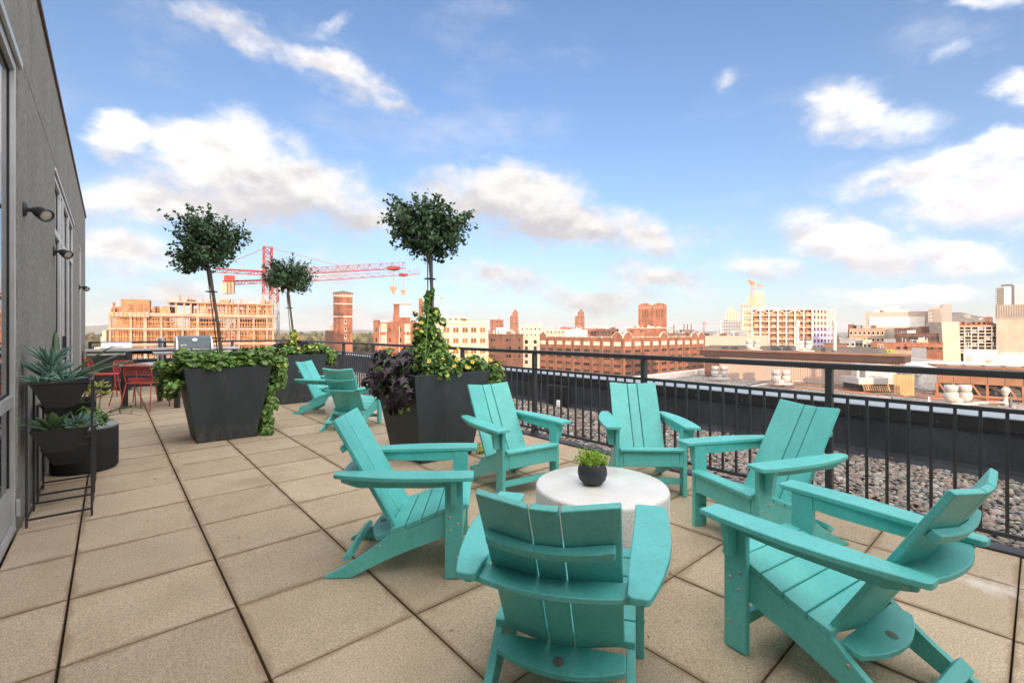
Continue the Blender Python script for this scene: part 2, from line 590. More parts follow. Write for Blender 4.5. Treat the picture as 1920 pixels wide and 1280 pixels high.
# ------------------------------------------------------------------ palette
def paver_mat():
    m = bpy.data.materials.new('paver')
    m.use_nodes = True
    nb = NB(m.node_tree)
    b = m.node_tree.nodes['Principled BSDF']
    b.inputs['Roughness'].default_value = 0.85
    b.inputs['Specular IOR Level'].default_value = 0.3
    tcd = nb.node('ShaderNodeTexCoord')
    oi = nb.node('ShaderNodeObjectInfo')
    geo = nb.node('ShaderNodeNewGeometry').outputs['Position']
    grit = nb.noise(geo, 230, 3, 0.75)
    grit2 = nb.noise(geo, 95, 3, 0.7)
    mott = nb.noise(geo, 3.2, 5, 0.6)
    fleck = nb.noise(nb.vadd(geo, (5.3, 2.2, 0)), 150, 1, 0.5)
    c = nb.mix(nb.smooth(mott, 0.3, 0.7), (0.525, 0.41, 0.278), (0.59, 0.467, 0.328))
    c = nb.mix(1.0, c, nb.mix(nb.smooth(grit, 0.32, 0.68), (0.73, 0.72, 0.72), (1.24, 1.24, 1.23)), 'MULTIPLY')
    c = nb.mix(1.0, c, nb.mix(nb.smooth(grit2, 0.34, 0.66), (0.84, 0.84, 0.85), (1.15, 1.15, 1.15)), 'MULTIPLY')
    c = nb.mix(nb.m('MULTIPLY', nb.smooth(fleck, 0.62, 0.72), 0.75), c, (0.20, 0.17, 0.15))
    rv = nb.node('ShaderNodeMapRange')
    nb.put(rv.inputs[0], oi.outputs['Random'])
    rv.inputs[3].default_value = 0.87
    rv.inputs[4].default_value = 1.09
    sc_ = nb.node('ShaderNodeVectorMath', operation='SCALE')
    nb.put(sc_.inputs[0], c)
    nb.put(sc_.inputs['Scale'], rv.outputs[0])
    c = sc_.outputs[0]
    # rusty and mossy dirt that has collected along the joints
    g = nb.node('ShaderNodeSeparateXYZ')
    nb.put(g.inputs[0], tcd.outputs['Generated'])
    ex = nb.m('MINIMUM', g.outputs[0], nb.m('SUBTRACT', 1.0, g.outputs[0]))
    ey = nb.m('MINIMUM', g.outputs[1], nb.m('SUBTRACT', 1.0, g.outputs[1]))
    ed = nb.m('MINIMUM', ex, ey)
    wob = nb.noise(geo, 5.0, 4, 0.6)
    wid = nb.m('MULTIPLY', nb.smooth(wob, 0.3, 0.75), 0.075)
    st = nb.m('SUBTRACT', 1.0, nb.m('DIVIDE', ed, nb.m('ADD', wid, 0.012)), clamp=True)
    c = nb.mix(nb.m('MULTIPLY', st, 0.68), c, (0.25, 0.155, 0.085))
    # old dark spills
    sp = nb.noise(nb.vadd(geo, (9.1, 4.4, 0)), 1.15, 4, 0.55)
    c = nb.mix(nb.m('MULTIPLY', nb.smooth(sp, 0.56, 0.80), 0.62), c, (0.30, 0.225, 0.15))
    sp2 = nb.noise(nb.vadd(geo, (2.1, 7.4, 0)), 7.0, 2, 0.5)
    c = nb.mix(nb.m('MULTIPLY', nb.smooth(sp2, 0.73, 0.80), 0.6), c, (0.17, 0.12, 0.075))
    # chalky white bloom on one slab by the railing
    dv = nb.node('ShaderNodeVectorMath', operation='DISTANCE')
    nb.put(dv.inputs[0], nb.vmul(geo, (1.0, 0.55, 0)))
    gp = ground(1850, 1095)
    dv.inputs[1].default_value = (gp.x, gp.y * 0.55, 0)
    bl = nb.m('MULTIPLY', nb.smooth(dv.outputs['Value'], 0.03, 0.17, 1.0, 0.0), nb.smooth(nb.noise(geo, 9, 4, 0.6), 0.35, 0.65))
    c = nb.mix(nb.m('MULTIPLY', bl, 0.6), c, (0.80, 0.76, 0.68))
    nb.put(b.inputs['Base Color'], c)
    bn = nb.node('ShaderNodeBump')
    bn.inputs['Strength'].default_value = 0.5
    bn.inputs['Distance'].default_value = 0.004
    nb.put(bn.inputs['Height'], nb.m('ADD', grit, grit2))
    nb.put(b.inputs['Normal'], bn.outputs[0])
    MATS['paver'] = m


paver_mat()
mat('joint', (0.055, 0.040, 0.028), 0.95, var=0.4, var_scale=20)
mat('stucco', (0.285, 0.275, 0.245), 0.92, var=0.10, var_scale=2.2, bump=0.6, bump_scale=220, spec=0.25, speck=0.2, stretch=(1, 1, 0.6))
mat('coping', (0.09, 0.045, 0.04), 0.5, metal=0.3)
mat('aluminium', (0.52, 0.52, 0.51), 0.4, metal=0.35, var=0.08, var_scale=5)
mat('gasket', (0.02, 0.02, 0.024), 0.5)
mat('glass', (0.012, 0.015, 0.018), 0.015, spec=1.0, ior=2.1)
mat('black_metal', (0.036, 0.036, 0.038), 0.42, var=0.15, var_scale=12, spec=0.5)
mat('rail_paint', (0.036, 0.038, 0.041), 0.38, var=0.12, var_scale=9, spec=0.5)
mat('edge_metal', (0.06, 0.06, 0.066), 0.55, var=0.25, var_scale=6, bump=0.1)
mat('membrane', (0.036, 0.040, 0.048), 0.75, var=0.30, var_scale=2.2, bump=0.25, bump_scale=14, spec=0.35, speck=0.12)
mat('cap_metal', (0.30, 0.335, 0.365), 0.5, metal=0.2, var=0.06, var_scale=1.6)
mat('fascia', (0.013, 0.013, 0.015), 0.55, var=0.2, var_scale=5)
mat('planter', (0.040, 0.051, 0.056), 0.62, var=0.16, var_scale=4.5, stretch=(1, 1, 0.5), bump=0.05, bump_scale=200, spec=0.4)
mat('soil', (0.03, 0.022, 0.016), 0.95, bump=0.8, bump_scale=60)
mat('teal', (0.118, 0.535, 0.492), 0.40, var=0.07, var_scale=5.0, per_object=0.06, bump=0.16, bump_scale=420, spec=0.6, speck=0.05)
mat('bolt', (0.45, 0.43, 0.40), 0.35, metal=0.9)
mat('badge', (0.20, 0.20, 0.185), 0.6, var=0.2, var_scale=60)
mat('terrazzo', (0.70, 0.685, 0.64), 0.55, var=0.05, var_scale=3, spec=0.5, speck=0.0)
mat('bowl', (0.03, 0.032, 0.036), 0.55, var=0.1, var_scale=20)
mat('leaf_dark', (0.048, 0.100, 0.036), 0.45, island=0.45, spec=0.5)
mat('leaf_vine', (0.135, 0.25, 0.05), 0.5, island=0.55, spec=0.5)
mat('leaf_lime', (0.36, 0.43, 0.065), 0.5, island=0.35, spec=0.4)
mat('leaf_purple', (0.021, 0.009, 0.015), 0.42, island=0.5, spec=0.5, per_object=0.4)
mat('leaf_bright', (0.26, 0.42, 0.03), 0.5, island=0.35)
mat('petal', (0.85, 0.60, 0.07), 0.6, island=0.2)
mat('petal_eye', (0.03, 0.015, 0.01), 0.8)
mat('leaf_fallen', (0.24, 0.17, 0.06), 0.8, island=0.6)
mat('bark', (0.13, 0.10, 0.075), 0.9, var=0.35, var_scale=14, bump=0.6, bump_scale=40, stretch=(1, 1, 0.2))
mat('stake', (0.17, 0.165, 0.15), 0.8, var=0.2, var_scale=10, stretch=(1, 1, 0.2))
mat('red_wire', (0.62, 0.075, 0.045), 0.45, spec=0.5, var=0.08, var_scale=6)
mat('table_top', (0.48, 0.45, 0.42), 0.5, var=0.08, var_scale=6)
mat('steel', (0.55, 0.55, 0.54), 0.28, metal=0.95, var=0.08, var_scale=4, stretch=(1, 1, 8))
mat('lid', (0.065, 0.09, 0.11), 0.3, coat=0.3)
mat('white_enamel', (0.75, 0.73, 0.70), 0.5, var=0.05, var_scale=2)
mat('countertop', (0.46, 0.45, 0.44), 0.45, var=0.08, var_scale=12)
mat('cabinet', (0.028, 0.028, 0.03), 0.5, var=0.15, var_scale=6)
mat('succulent', (0.18, 0.31, 0.25), 0.5, per_object=0.25, spec=0.4, var=0.2, var_scale=9)
mat('agave', (0.085, 0.15, 0.065), 0.5, per_object=0.25, var=0.25, var_scale=9)
mat('aeonium', (0.34, 0.37, 0.09), 0.5, island=0.3, per_object=0.2)
mat('wicker', (0.018, 0.0155, 0.0145), 0.6, bump=0.7, bump_scale=90, var=0.3, var_scale=70, stretch=(1, 1, 3))
mat('drum_top', (0.17, 0.18, 0.19), 0.3, var=0.08, var_scale=3)
ramp_island('pebble', [(0.26, 0.215, 0.17), (0.34, 0.29, 0.235), (0.17, 0.165, 0.15), (0.27, 0.17, 0.13), (0.36, 0.24, 0.18), (0.22, 0.21, 0.205),
                       (0.36, 0.34, 0.31), (0.27, 0.24, 0.18), (0.13, 0.12, 0.115), (0.31, 0.24, 0.20), (0.19, 0.18, 0.15), (0.43, 0.40, 0.36)], 0.55)
mat('gravel_bed', (0.10, 0.088, 0.076), 0.9, col2=(0.045, 0.04, 0.036), var_scale=45)
mat('roof_gravel', (0.30, 0.27, 0.235), 0.9, col2=(0.20, 0.175, 0.15), var_scale=0.6, speck=0.85)



def weather(name, extra):
    """mixes wear into a material's colour: extra(nb, colour socket) -> colour socket"""
    m = MATS[name]
    nb = NB(m.node_tree)
    b = m.node_tree.nodes['Principled BSDF']
    src = b.inputs['Base Color'].links[0].from_socket
    nb.put(b.inputs['Base Color'], extra(nb, src))


def scuffs(nb, c):
    o = nb.node('ShaderNodeTexCoord').outputs['Object']
    g = nb.node('ShaderNodeNewGeometry').outputs['Position']
    rub = nb.m('MULTIPLY', nb.smooth(nb.noise(nb.vmul(g, (3.0, 3.0, 1.2)), 6.5, 6, 0.7), 0.56, 0.74), 0.30)
    c = nb.mix(rub, c, (0.30, 0.62, 0.58))
    dirt = nb.m('MULTIPLY', nb.smooth(nb.noise(nb.vadd(g, (4, 9, 2)), 11, 5, 0.65), 0.58, 0.75), 0.28)
    c = nb.mix(dirt, c, (0.09, 0.25, 0.21))
    spot = nb.m('MULTIPLY', nb.smooth(nb.noise(nb.vadd(g, (1, 3, 8)), 62, 1, 0.5), 0.80, 0.84), 0.6)
    return nb.mix(spot, c, (0.62, 0.68, 0.64))


def splashes(nb, c):
    o = nb.node('ShaderNodeTexCoord').outputs['Object']
    s = nb.node('ShaderNodeSeparateXYZ')
    nb.put(s.inputs[0], o)
    foot = nb.m('MULTIPLY', nb.smooth(s.outputs[2], 0.0, 0.26, 1.0, 0.0), nb.smooth(nb.noise(o, 14, 6, 0.7), 0.40, 0.68))
    c = nb.mix(nb.m('MULTIPLY', foot, 0.5), c, (0.17, 0.145, 0.11))
    run = nb.m('MULTIPLY', nb.smooth(nb.noise(nb.vmul(o, (9, 9, 0.7)), 2.2, 5, 0.65), 0.56, 0.74), 0.30)
    return nb.mix(run, c, (0.13, 0.135, 0.13))


weather('teal', scuffs)
weather('planter', splashes)

# ------------------------------------------------------------------ terrace paving: every slab is a part
terrace = tag(MB().box(-0.45, 4.11, -2.4, 15.1, -0.25, -0.045).build('terrace', 'joint'), kind='structure')
TS = 0.61
XL = [-0.4665] + [-0.156 + TS * k for k in range(7)] + [3.985]
YB = 1.9067
Y0 = YB - TS * 6
slab_cache = {}
nr = 26
for i in range(len(XL) - 1):
    x0, x1 = XL[i] + 0.0045, XL[i + 1] - 0.0045
    for j in range(nr):
        y0 = Y0 + TS * j + 0.003
        y1 = min(y0 + TS - 0.006, 14.74)
        if y1 - y0 < 0.05:
            continue
        key = (round(x1 - x0, 3), round(y1 - y0, 3))
        if key not in slab_cache:
            hx, hy = (x1 - x0) / 2, (y1 - y0) / 2
            b_ = MB().box(-hx, hx, -hy, hy, -0.04, 0.0)
            o = b_.build('paver', 'paver', terrace, bevel=0.003, seg=1)
            slab_cache[key] = o
        else:
            o = slab_cache[key].copy()
            COL.objects.link(o)
        o.location = ((x0 + x1) / 2, (y0 + y1) / 2, random.uniform(-0.003, 0.0005))
        o.rotation_euler = (random.uniform(-.0025, .0025), random.uniform(-.0025, .0025), random.uniform(-.002, .002))

# edge strip along the railing, and along the far end
e = MB()
e.box(3.99, 4.105, -2.4, 14.86, -0.05, 0.012)
e.box(-0.44, 3.989, 14.75, 14.86, -0.05, 0.012)
tag(e.build('edge_strip', 'edge_metal', bevel=0.003), kind='structure')

# ------------------------------------------------------------------ gravel strip
gb = MB()
gb.box(4.106, 6.05, -3.0, 16.99, -0.2, -0.035)
gb.box(-8, 4.105, 15.16, 16.99, -0.2, -0.0352)
gb.box(-0.44, 4.105, 14.861, 15.1601, -0.2, -0.0354)
tag(gb.build('gravel_bed', 'gravel_bed'), kind='structure')


def ico(sub):
    import bmesh
    bm = bmesh.new()
    bmesh.ops.create_icosphere(bm, subdivisions=sub, radius=1.0)
    v = np.array([p.co[:] for p in bm.verts])
    f = np.array([[q.index for q in fc.verts] for fc in bm.faces])
    bm.free()
    return v, f


def scatter_blobs(name, pos, scale, m, sub, rough=0.18, flat=(1, 1, 1), kind='stuff', smooth=True):
    V0, F0 = ico(sub)
    n = len(pos)
    dirs = V0[None] * (1 + rng.normal(size=(n, len(V0), 1)) * rough * 0.5)
    ax = rng.uniform(0.72, 1.25, size=(n, 1, 3)) * np.array(flat)[None, None]
    P = dirs * ax * np.asarray(scale).reshape(n, 1, 1)
    an = rng.uniform(0, 2 * math.pi, n)
    ca, sa = np.cos(an)[:, None], np.sin(an)[:, None]
    X = P[..., 0] * ca - P[..., 1] * sa
    Y = P[..., 0] * sa + P[..., 1] * ca
    tl = rng.normal(size=(n, 1)) * 0.35
    Z = P[..., 2] + X * tl
    V = (np.stack([X, Y, Z], -1) + pos[:, None, :]).reshape(-1, 3)
    F = (np.arange(n)[:, None, None] * len(V0) + F0[None]).reshape(-1, 3)
    me = bpy.data.meshes.new(name)
    me.vertices.add(len(V))
    me.vertices.foreach_set('co', V.ravel())
    me.loops.add(len(F) * 3)
    me.polygons.add(len(F))
    me.loops.foreach_set('vertex_index', F.ravel().astype(np.int32))
    me.polygons.foreach_set('loop_start', (np.arange(len(F)) * 3).astype(np.int32))
    me.update(calc_edges=True)
    o = link(name, me, m, smooth=smooth)
    return tag(o, kind=kind)


def pebbles(y0, y1, sp, sub, x0=4.118, x1=6.16):
    nx, ny = int((x1 - x0) / sp), int((y1 - y0) / sp)
    gx, gy = np.meshgrid(np.linspace(x0, x1, nx), np.linspace(y0, y1, ny))
    p = np.stack([gx.ravel(), gy.ravel(), np.zeros(nx * ny)], 1)
    p[:, :2] += rng.uniform(-0.5, 0.5, size=(len(p), 2)) * sp
    p[:, 2] = -0.025 + rng.uniform(-0.008, 0.014, len(p))
    s = sp * rng.choice([0.46, 0.56, 0.68, 0.85, 1.0], size=len(p), p=[.22, .3, .27, .16, .05])
    return p, s


pa, sa_ = pebbles(-0.6, 3.6, 0.033, 2)
pb, sb_ = pebbles(3.6, 16.5, 0.046, 1)
V1 = scatter_blobs('gravel', pa, sa_, 'pebble', 2, flat=(1.1, 0.85, 0.55))
tag(V1, 'rounded river stones filling the strip behind the near railing', 'gravel')
V2 = scatter_blobs('gravel', pb, sb_, 'pebble', 1, flat=(1.1, 0.9, 0.6))
tag(V2, 'rounded river stones filling the far end of the strip by the dark parapet', 'gravel')

# ------------------------------------------------------------------ parapet beyond the gravel
pp = thing('parapet_wall', 'long dark membrane parapet with pale metal cap behind the gravel strip', 'parapet wall', (6.06, 0, 0))
MB().box(0.0, 0.36, -12, 17.0, -3.2, 0.40).build('wall', 'membrane', pp)
y = -12.0
k = 0
while y < 16.96:
    y2 = min(y + 3.05, 16.96)
    # cap sheet with folded down edge, in lengths with a small lap joint
    MB().box(-0.035, 0.40, y + 0.004, y2 - 0.004, 0.523, 0.538).build('cap', 'cap_metal', pp, bevel=0.004, seg=1)
    MB().box(-0.028, 0.02, y + 0.002, y2 - 0.002, 0.41, 0.5229).build('fascia', 'fascia', pp)
    y = y2
MB().box(-0.012, 0.0, -12, 16.98, 0.392, 0.406).build('drip_bar', 'edge_metal', pp)
MB().box(0.0205, 0.398, -12, 16.95, 0.401, 0.522).build('nailer', 'fascia', pp)
MB().box(-12.0, 0.46, 17.001, 17.36, -3.2, 0.40).build('wall', 'membrane', pp)
for k in range(5):
    MB().box(-12.0 + 2.49 * k + 0.004, -12.0 + 2.49 * (k + 1) - 0.004, 16.965, 17.40, 0.5232, 0.5382).build('cap', 'cap_metal', pp, bevel=0.004, seg=1)
MB().box(-12.0, 0.44, 16.972, 17.02, 0.41, 0.5228).build('fascia', 'fascia', pp)
# turned up membrane foot
MB().prism([(-0.10, -0.05), (0.0, -0.05), (0.0, 0.07), (-0.012, 0.03)], lambda a, b, t: (a, t, b), -12, 16.9).build('cant_strip', 'membrane', pp)
sb = MB()
for yy in np.arange(-3, 12, 0.61):
    sb.lathe([(0.006, 0), (0.006, 0.003)], 8, (0, 0, 0))
    for q in range(len(sb.v) - 16, len(sb.v)):
        x_, y_, z_ = sb.v[q]
        sb.v[q] = (-0.0282 - z_, yy + x_, 0.44 + y_)
tag(sb.build('screw', 'bolt', pp), kind='stuff')

sc = thing('scupper', 'black box scupper with white outlet against the dark parapet wall', 'roof drain', (6.02, 5.62, 0))
MB().box(-0.09, 0.03, -0.22, 0.22, 0.02, 0.36).build('hood', 'fascia', sc, bevel=0.02)
MB().box(-0.115, -0.0901, -0.17, 0.02, 0.0, 0.13).build('mouth', 'gasket', sc, bevel=0.006)
MB().lathe([(0.035, 0), (0.045, 0.02), (0.04, 0.12), (0.03, 0.13)], 14, (-0.15, -0.11, -0.01)).build('outlet', 'white_enamel', sc, smooth=True)

# ------------------------------------------------------------------ our own building below the terrace, and the roof storey on the left
ob = thing('own_building', 'mass of the building under the terrace and gravel strip', 'building', (0, 0, 0))
mat('brick_own', (0.22, 0.11, 0.07), 0.9, var=0.15)
MB().box(-14, 6.05, -40, 17.0, -25, -0.26).build('wall', 'brick_own', ob)

ph = thing('penthouse', 'grey stucco roof storey with aluminium windows along the left of the terrace', 'building', (-0.463, 0, 0))
HEAD = 3.06
TOP = 4.05
END = 15.15
OPEN = [(-3.2, 4.43), (7.13, 10.5), (12.42, 13.25)]


def wall_piece(y0, y1, z0, z1):
    return MB().box(-0.30, 0.0, y0, y1, z0, z1)


edges = [-16.0] + [v for o_ in OPEN for v in o_] + [END]
for a, b_ in zip(edges[0::2], edges[1::2]):
    wall_piece(a, b_, -0.2, HEAD).build('pier', 'stucco', ph)
# band above the heads: starts above a recessed reveal joint
wall_piece(-16.0, END, HEAD + 0.012 + 0.10, TOP).build('upper_wall', 'stucco', ph)
wall_piece(-16.0, END, HEAD + 0.0005, HEAD + 0.10).build('lintel', 'stucco', ph)
MB().box(-0.30, -0.012, -16, END - 0.01, HEAD + 0.1, HEAD + 0.112).build('reveal_joint', 'gasket', ph)
MB().box(-0.36, 0.022, -16.0, END + 0.03, TOP + 0.001, TOP + 0.045).build('coping', 'coping', ph, bevel=0.006)
MB().box(-13.0, -0.301, -16.0, END - 0.001, -0.2, TOP - 0.02).build('core', 'stucco', ph)
MB().box(-13.0, -0.301, -40.0, -16.1, -0.2, TOP + 3.0).build('rear_block', 'stucco', ph)


def window(y0, y1, z0, z1, bars=(), rails=(), name='window', kick=0.0):
    """aluminium unit set 35 mm back in the opening; bars are y positions, rails z positions"""
    fr = MB()
    xg = -0.036
    f0, f1 = 0.055, 0.03
    for (a, b_) in ((y0, y0 + f0), (y1 - f0, y1)):
        fr.box(-0.12, -0.006, a, b_, z0, z1)
    fr.box(-0.12, -0.0065, y0 + f0, y1 - f0, z1 - f0, z1)
    fr.box(-0.12, -0.0065, y0 + f0, y1 - f0, z0, z0 + f0)
    for yb, wd in bars:
        fr.box(-0.12, -0.004, yb - wd / 2, yb + wd / 2, z0 + f0, z1 - f0)
    for zr, wd in rails:
        fr.box(-0.12, -0.012, y0 + f0, y1 - f0, zr - wd / 2, zr + wd / 2)
    w_ = fr.build(name, 'aluminium', ph, bevel=0.003, seg=1)
    gs = MB()
    ys = [y0 + f0] + [v for yb, wd in bars for v in (yb - wd / 2, yb + wd / 2)] + [y1 - f0]
    zs = [z0 + f0] + [v for zr, wd in rails for v in (zr - wd / 2, zr + wd / 2)] + [z1 - f0]
    for a, b_ in zip(ys[0::2], ys[1::2]):
        for c_, d_ in zip(zs[0::2], zs[1::2]):
            g_ = MB()
            s_ = 0.012
            g_.box(-0.06, -0.030, a, a + s_, c_, d_)
            g_.box(-0.06, -0.030, b_ - s_, b_, c_, d_)
            g_.box(-0.06, -0.030, a + s_, b_ - s_, c_, c_ + s_)
            g_.box(-0.06, -0.030, a + s_, b_ - s_, d_ - s_, d_)
            g_.build('gasket', 'gasket', w_)
            if c_ < z0 + 0.1 and kick:
                MB().box(-0.06, -0.026, a + s_, b_ - s_, c_ + s_, c_ + kick).build('kick_panel', 'aluminium', w_)
                MB().box(-0.05, xg, a + s_, b_ - s_, c_ + kick, d_ - s_).build('pane', 'glass', w_)
            else:
                MB().box(-0.05, xg, a + s_, b_ - s_, c_ + s_, d_ - s_).build('pane', 'glass', w_)
    return w_


w1 = window(-3.19, 4.428, 0.004, HEAD - 0.002, bars=[(-0.4, 0.06), (2.0, 0.06)], rails=[(0.86, 0.075)], kick=0.24)
w2 = window(7.132, 10.498, 0.004, HEAD - 0.002, bars=[(7.98, 0.10), (8.38, 0.12), (9.46, 0.07)], rails=[(2.45, 0.07)])
w3 = window(12.422, 13.248, 0.004, HEAD - 0.002)
for zz in (0.10,):
    MB().box(-0.004, 0.014, 4.395, 4.43, zz, zz + 0.11).build('hinge', 'aluminium', w1, bevel=0.003)
MB().box(-0.0045, 0.03, 8.30, 8.33, 0.95, 1.25).build('handle', 'gasket', w2)
# unseen wing added behind the camera, to darken the chair backs
MB().box(0.0005, 4.45, -3.6, -3.1, -0.2, TOP - 0.001).build('added_wing_wall', 'stucco', ph)
MB().box(0.03, 4.47, -3.64, -3.06, TOP, TOP + 0.044).build('coping', 'coping', ph, bevel=0.006)
# trim over the first head
MB().box(0.0005, 0.018, -3.3, 4.50, HEAD + 0.004, HEAD + 0.055).build('head_trim', 'aluminium', ph, bevel=0.002)
MB().box(0.0005, 0.012, 7.06, 10.57, HEAD + 0.004, HEAD + 0.045).build('head_trim', 'aluminium', ph, bevel=0.002)


def spot(loc, label):
    t = thing('wall_lamp', label, 'wall lamp', loc, 0, 'black spot lamps on the stucco wall')
    b_ = MB().lathe([(0.062, 0), (0.062, 0.012), (0.05, 0.022), (0.02, 0.026), (0.018, 0.06)], 20)
    b_.v = [(z_, x_, y_) for x_, y_, z_ in b_.v]
    b_.build('wall_plate', 'black_metal', t, smooth=True)
    MB().tube([(0.05, 0, 0), (0.065, 0.0, 0.002), (0.08, 0.004, 0.004)], [0.02, 0.024, 0.02], 12).build('knuckle', 'black_metal', t, smooth=True)
    h = MB().lathe([(0.015, -0.01), (0.03, 0.0), (0.042, 0.015), (0.052, 0.05), (0.056, 0.095), (0.056, 0.112), (0.050, 0.112), (0.048, 0.098)], 22)
    ax = Vector((0.62, -0.62, -0.46)).normalized()
    q = ax.to_track_quat('Z', 'Y').to_matrix()
    h.v = [tuple(Vector((0.075, 0.006, 0.004)) + q @ Vector(p_)) for p_ in h.v]
    h.build('shade', 'black_metal', t, smooth=True)
    l_ = MB().lathe([(0.048, 0.099), (0.042, 0.104), (0.0005, 0.108)], 22)
    l_.v = [tuple(Vector((0.075, 0.006, 0.004)) + q @ Vector(p_)) for p_ in l_.v]
    l_.build('lens', 'lens', t, smooth=True)
    t.scale = (0.84, 0.84, 0.84)
    return t


mat('lens', (0.45, 0.42, 0.36), 0.2)
spot((-0.463, 4.70, 2.17), 'large near black spot lamp on the stucco pier beside the first window')
spot((-0.463, 6.94, 2.17), 'middle black spot lamp just before the second window')
spot((-0.463, 12.2, 2.17), 'farthest small black spot lamp at the end of the stucco wall')

# ------------------------------------------------------------------ railing
rl = thing('railing', 'dark metal railing with upright bars along the gravel strip and far end', 'railing', (4.05, 0, 0))
Y_END = 14.80
RZ = 1.075
MB().box(-0.034, 0.034, -2.2, Y_END + 0.034, RZ - 0.045, RZ).build('top_rail', 'rail_paint', rl, bevel=0.008)
MB().box(-0.012, 0.012, -2.2, Y_END - 0.03, RZ - 0.255, RZ - 0.228).build('mid_rail', 'rail_paint', rl, bevel=0.003)
MB().box(-0.012, 0.012, -2.2, Y_END - 0.03, 0.075, 0.102).build('bottom_rail', 'rail_paint', rl, bevel=0.003)
X_W = -4.05 - 0.40
MB().box(X_W, -0.035, Y_END - 0.034, Y_END + 0.034, RZ - 0.0451, RZ - 0.0002).build('top_rail', 'rail_paint', rl, bevel=0.008)
MB().box(X_W, -0.03, Y_END - 0.012, Y_END + 0.012, RZ - 0.255, RZ - 0.228).build('mid_rail', 'rail_paint', rl, bevel=0.003)
MB().box(X_W, -0.03, Y_END - 0.012, Y_END + 0.012, 0.075, 0.102).build('bottom_rail', 'rail_paint', rl, bevel=0.003)
post_src = None
PY = [1.04 + 1.587 * k for k in range(-2, 9)]
posts = [(0, yy) for yy in PY if yy < 14.2] + [(0, Y_END)] + [(-1.5, Y_END), (-3.0, Y_END), (X_W + 0.03, Y_END)]
for (px, py) in posts:
    if post_src is None:
        post_src = MB().box(-0.03, 0.03, -0.022, 0.022, 0.02, RZ - 0.046).build('post', 'rail_paint', rl, bevel=0.004, loc=(px, py, 0))
        bp_src = MB().box(-0.055, 0.055, -0.06, 0.06, 0.0125, 0.022).build('base_plate', 'rail_paint', post_src, bevel=0.003)
        sh_src = MB().frustum((-0.045, 0.045, -0.036, 0.036), (-0.031, 0.031, -0.023, 0.023), 0.022, 0.09).build('shoe', 'rail_paint', post_src)
    else:
        p_ = again(post_src, (px, py, 0))
        for src in (bp_src, sh_src):
            q_ = src.copy()
            COL.objects.link(q_)
            q_.parent = p_
bal_src = None


def baluster(px, py):
    global bal_src
    if bal_src is None:
        bal_src = MB().box(-0.0085, 0.0085, -0.0085, 0.0085, 0.1022, RZ - 0.2552).build('baluster', 'rail_paint', rl, loc=(px, py, 0))
    else:
        again(bal_src, (px, py, 0))


allp = sorted([p[1] for p in posts if p[0] == 0])
for a, b_ in zip(allp[:-1], allp[1:]):
    n_ = max(2, int(round((b_ - a) / 0.1135)))
    for k in range(1, n_):
        baluster(0, a + (b_ - a) * k / n_)
xs = sorted([p[0] for p in posts if p[1] == Y_END])
for a, b_ in zip(xs[:-1], xs[1:]):
    n_ = max(2, int(round((b_ - a) / 0.1135)))
    for k in range(1, n_):
        baluster(a + (b_ - a) * k / n_, Y_END)
# ------------------------------------------------------------------ adirondack chairs
def arc(p0, p1, bulge, n=8):
    """points from p0 to p1 along a parabola pushed out by bulge (2d)"""
    (ax, ay), (bx, by) = p0, p1
    L = math.hypot(bx - ax, by - ay)
    nx, ny = (by - ay) / L, -(bx - ax) / L
    return [(ax + (bx - ax) * t + nx * bulge * 4 * t * (1 - t), ay + (by - ay) * t + ny * bulge * 4 * t * (1 - t)) for t in [k / n for k in range(n + 1)]]


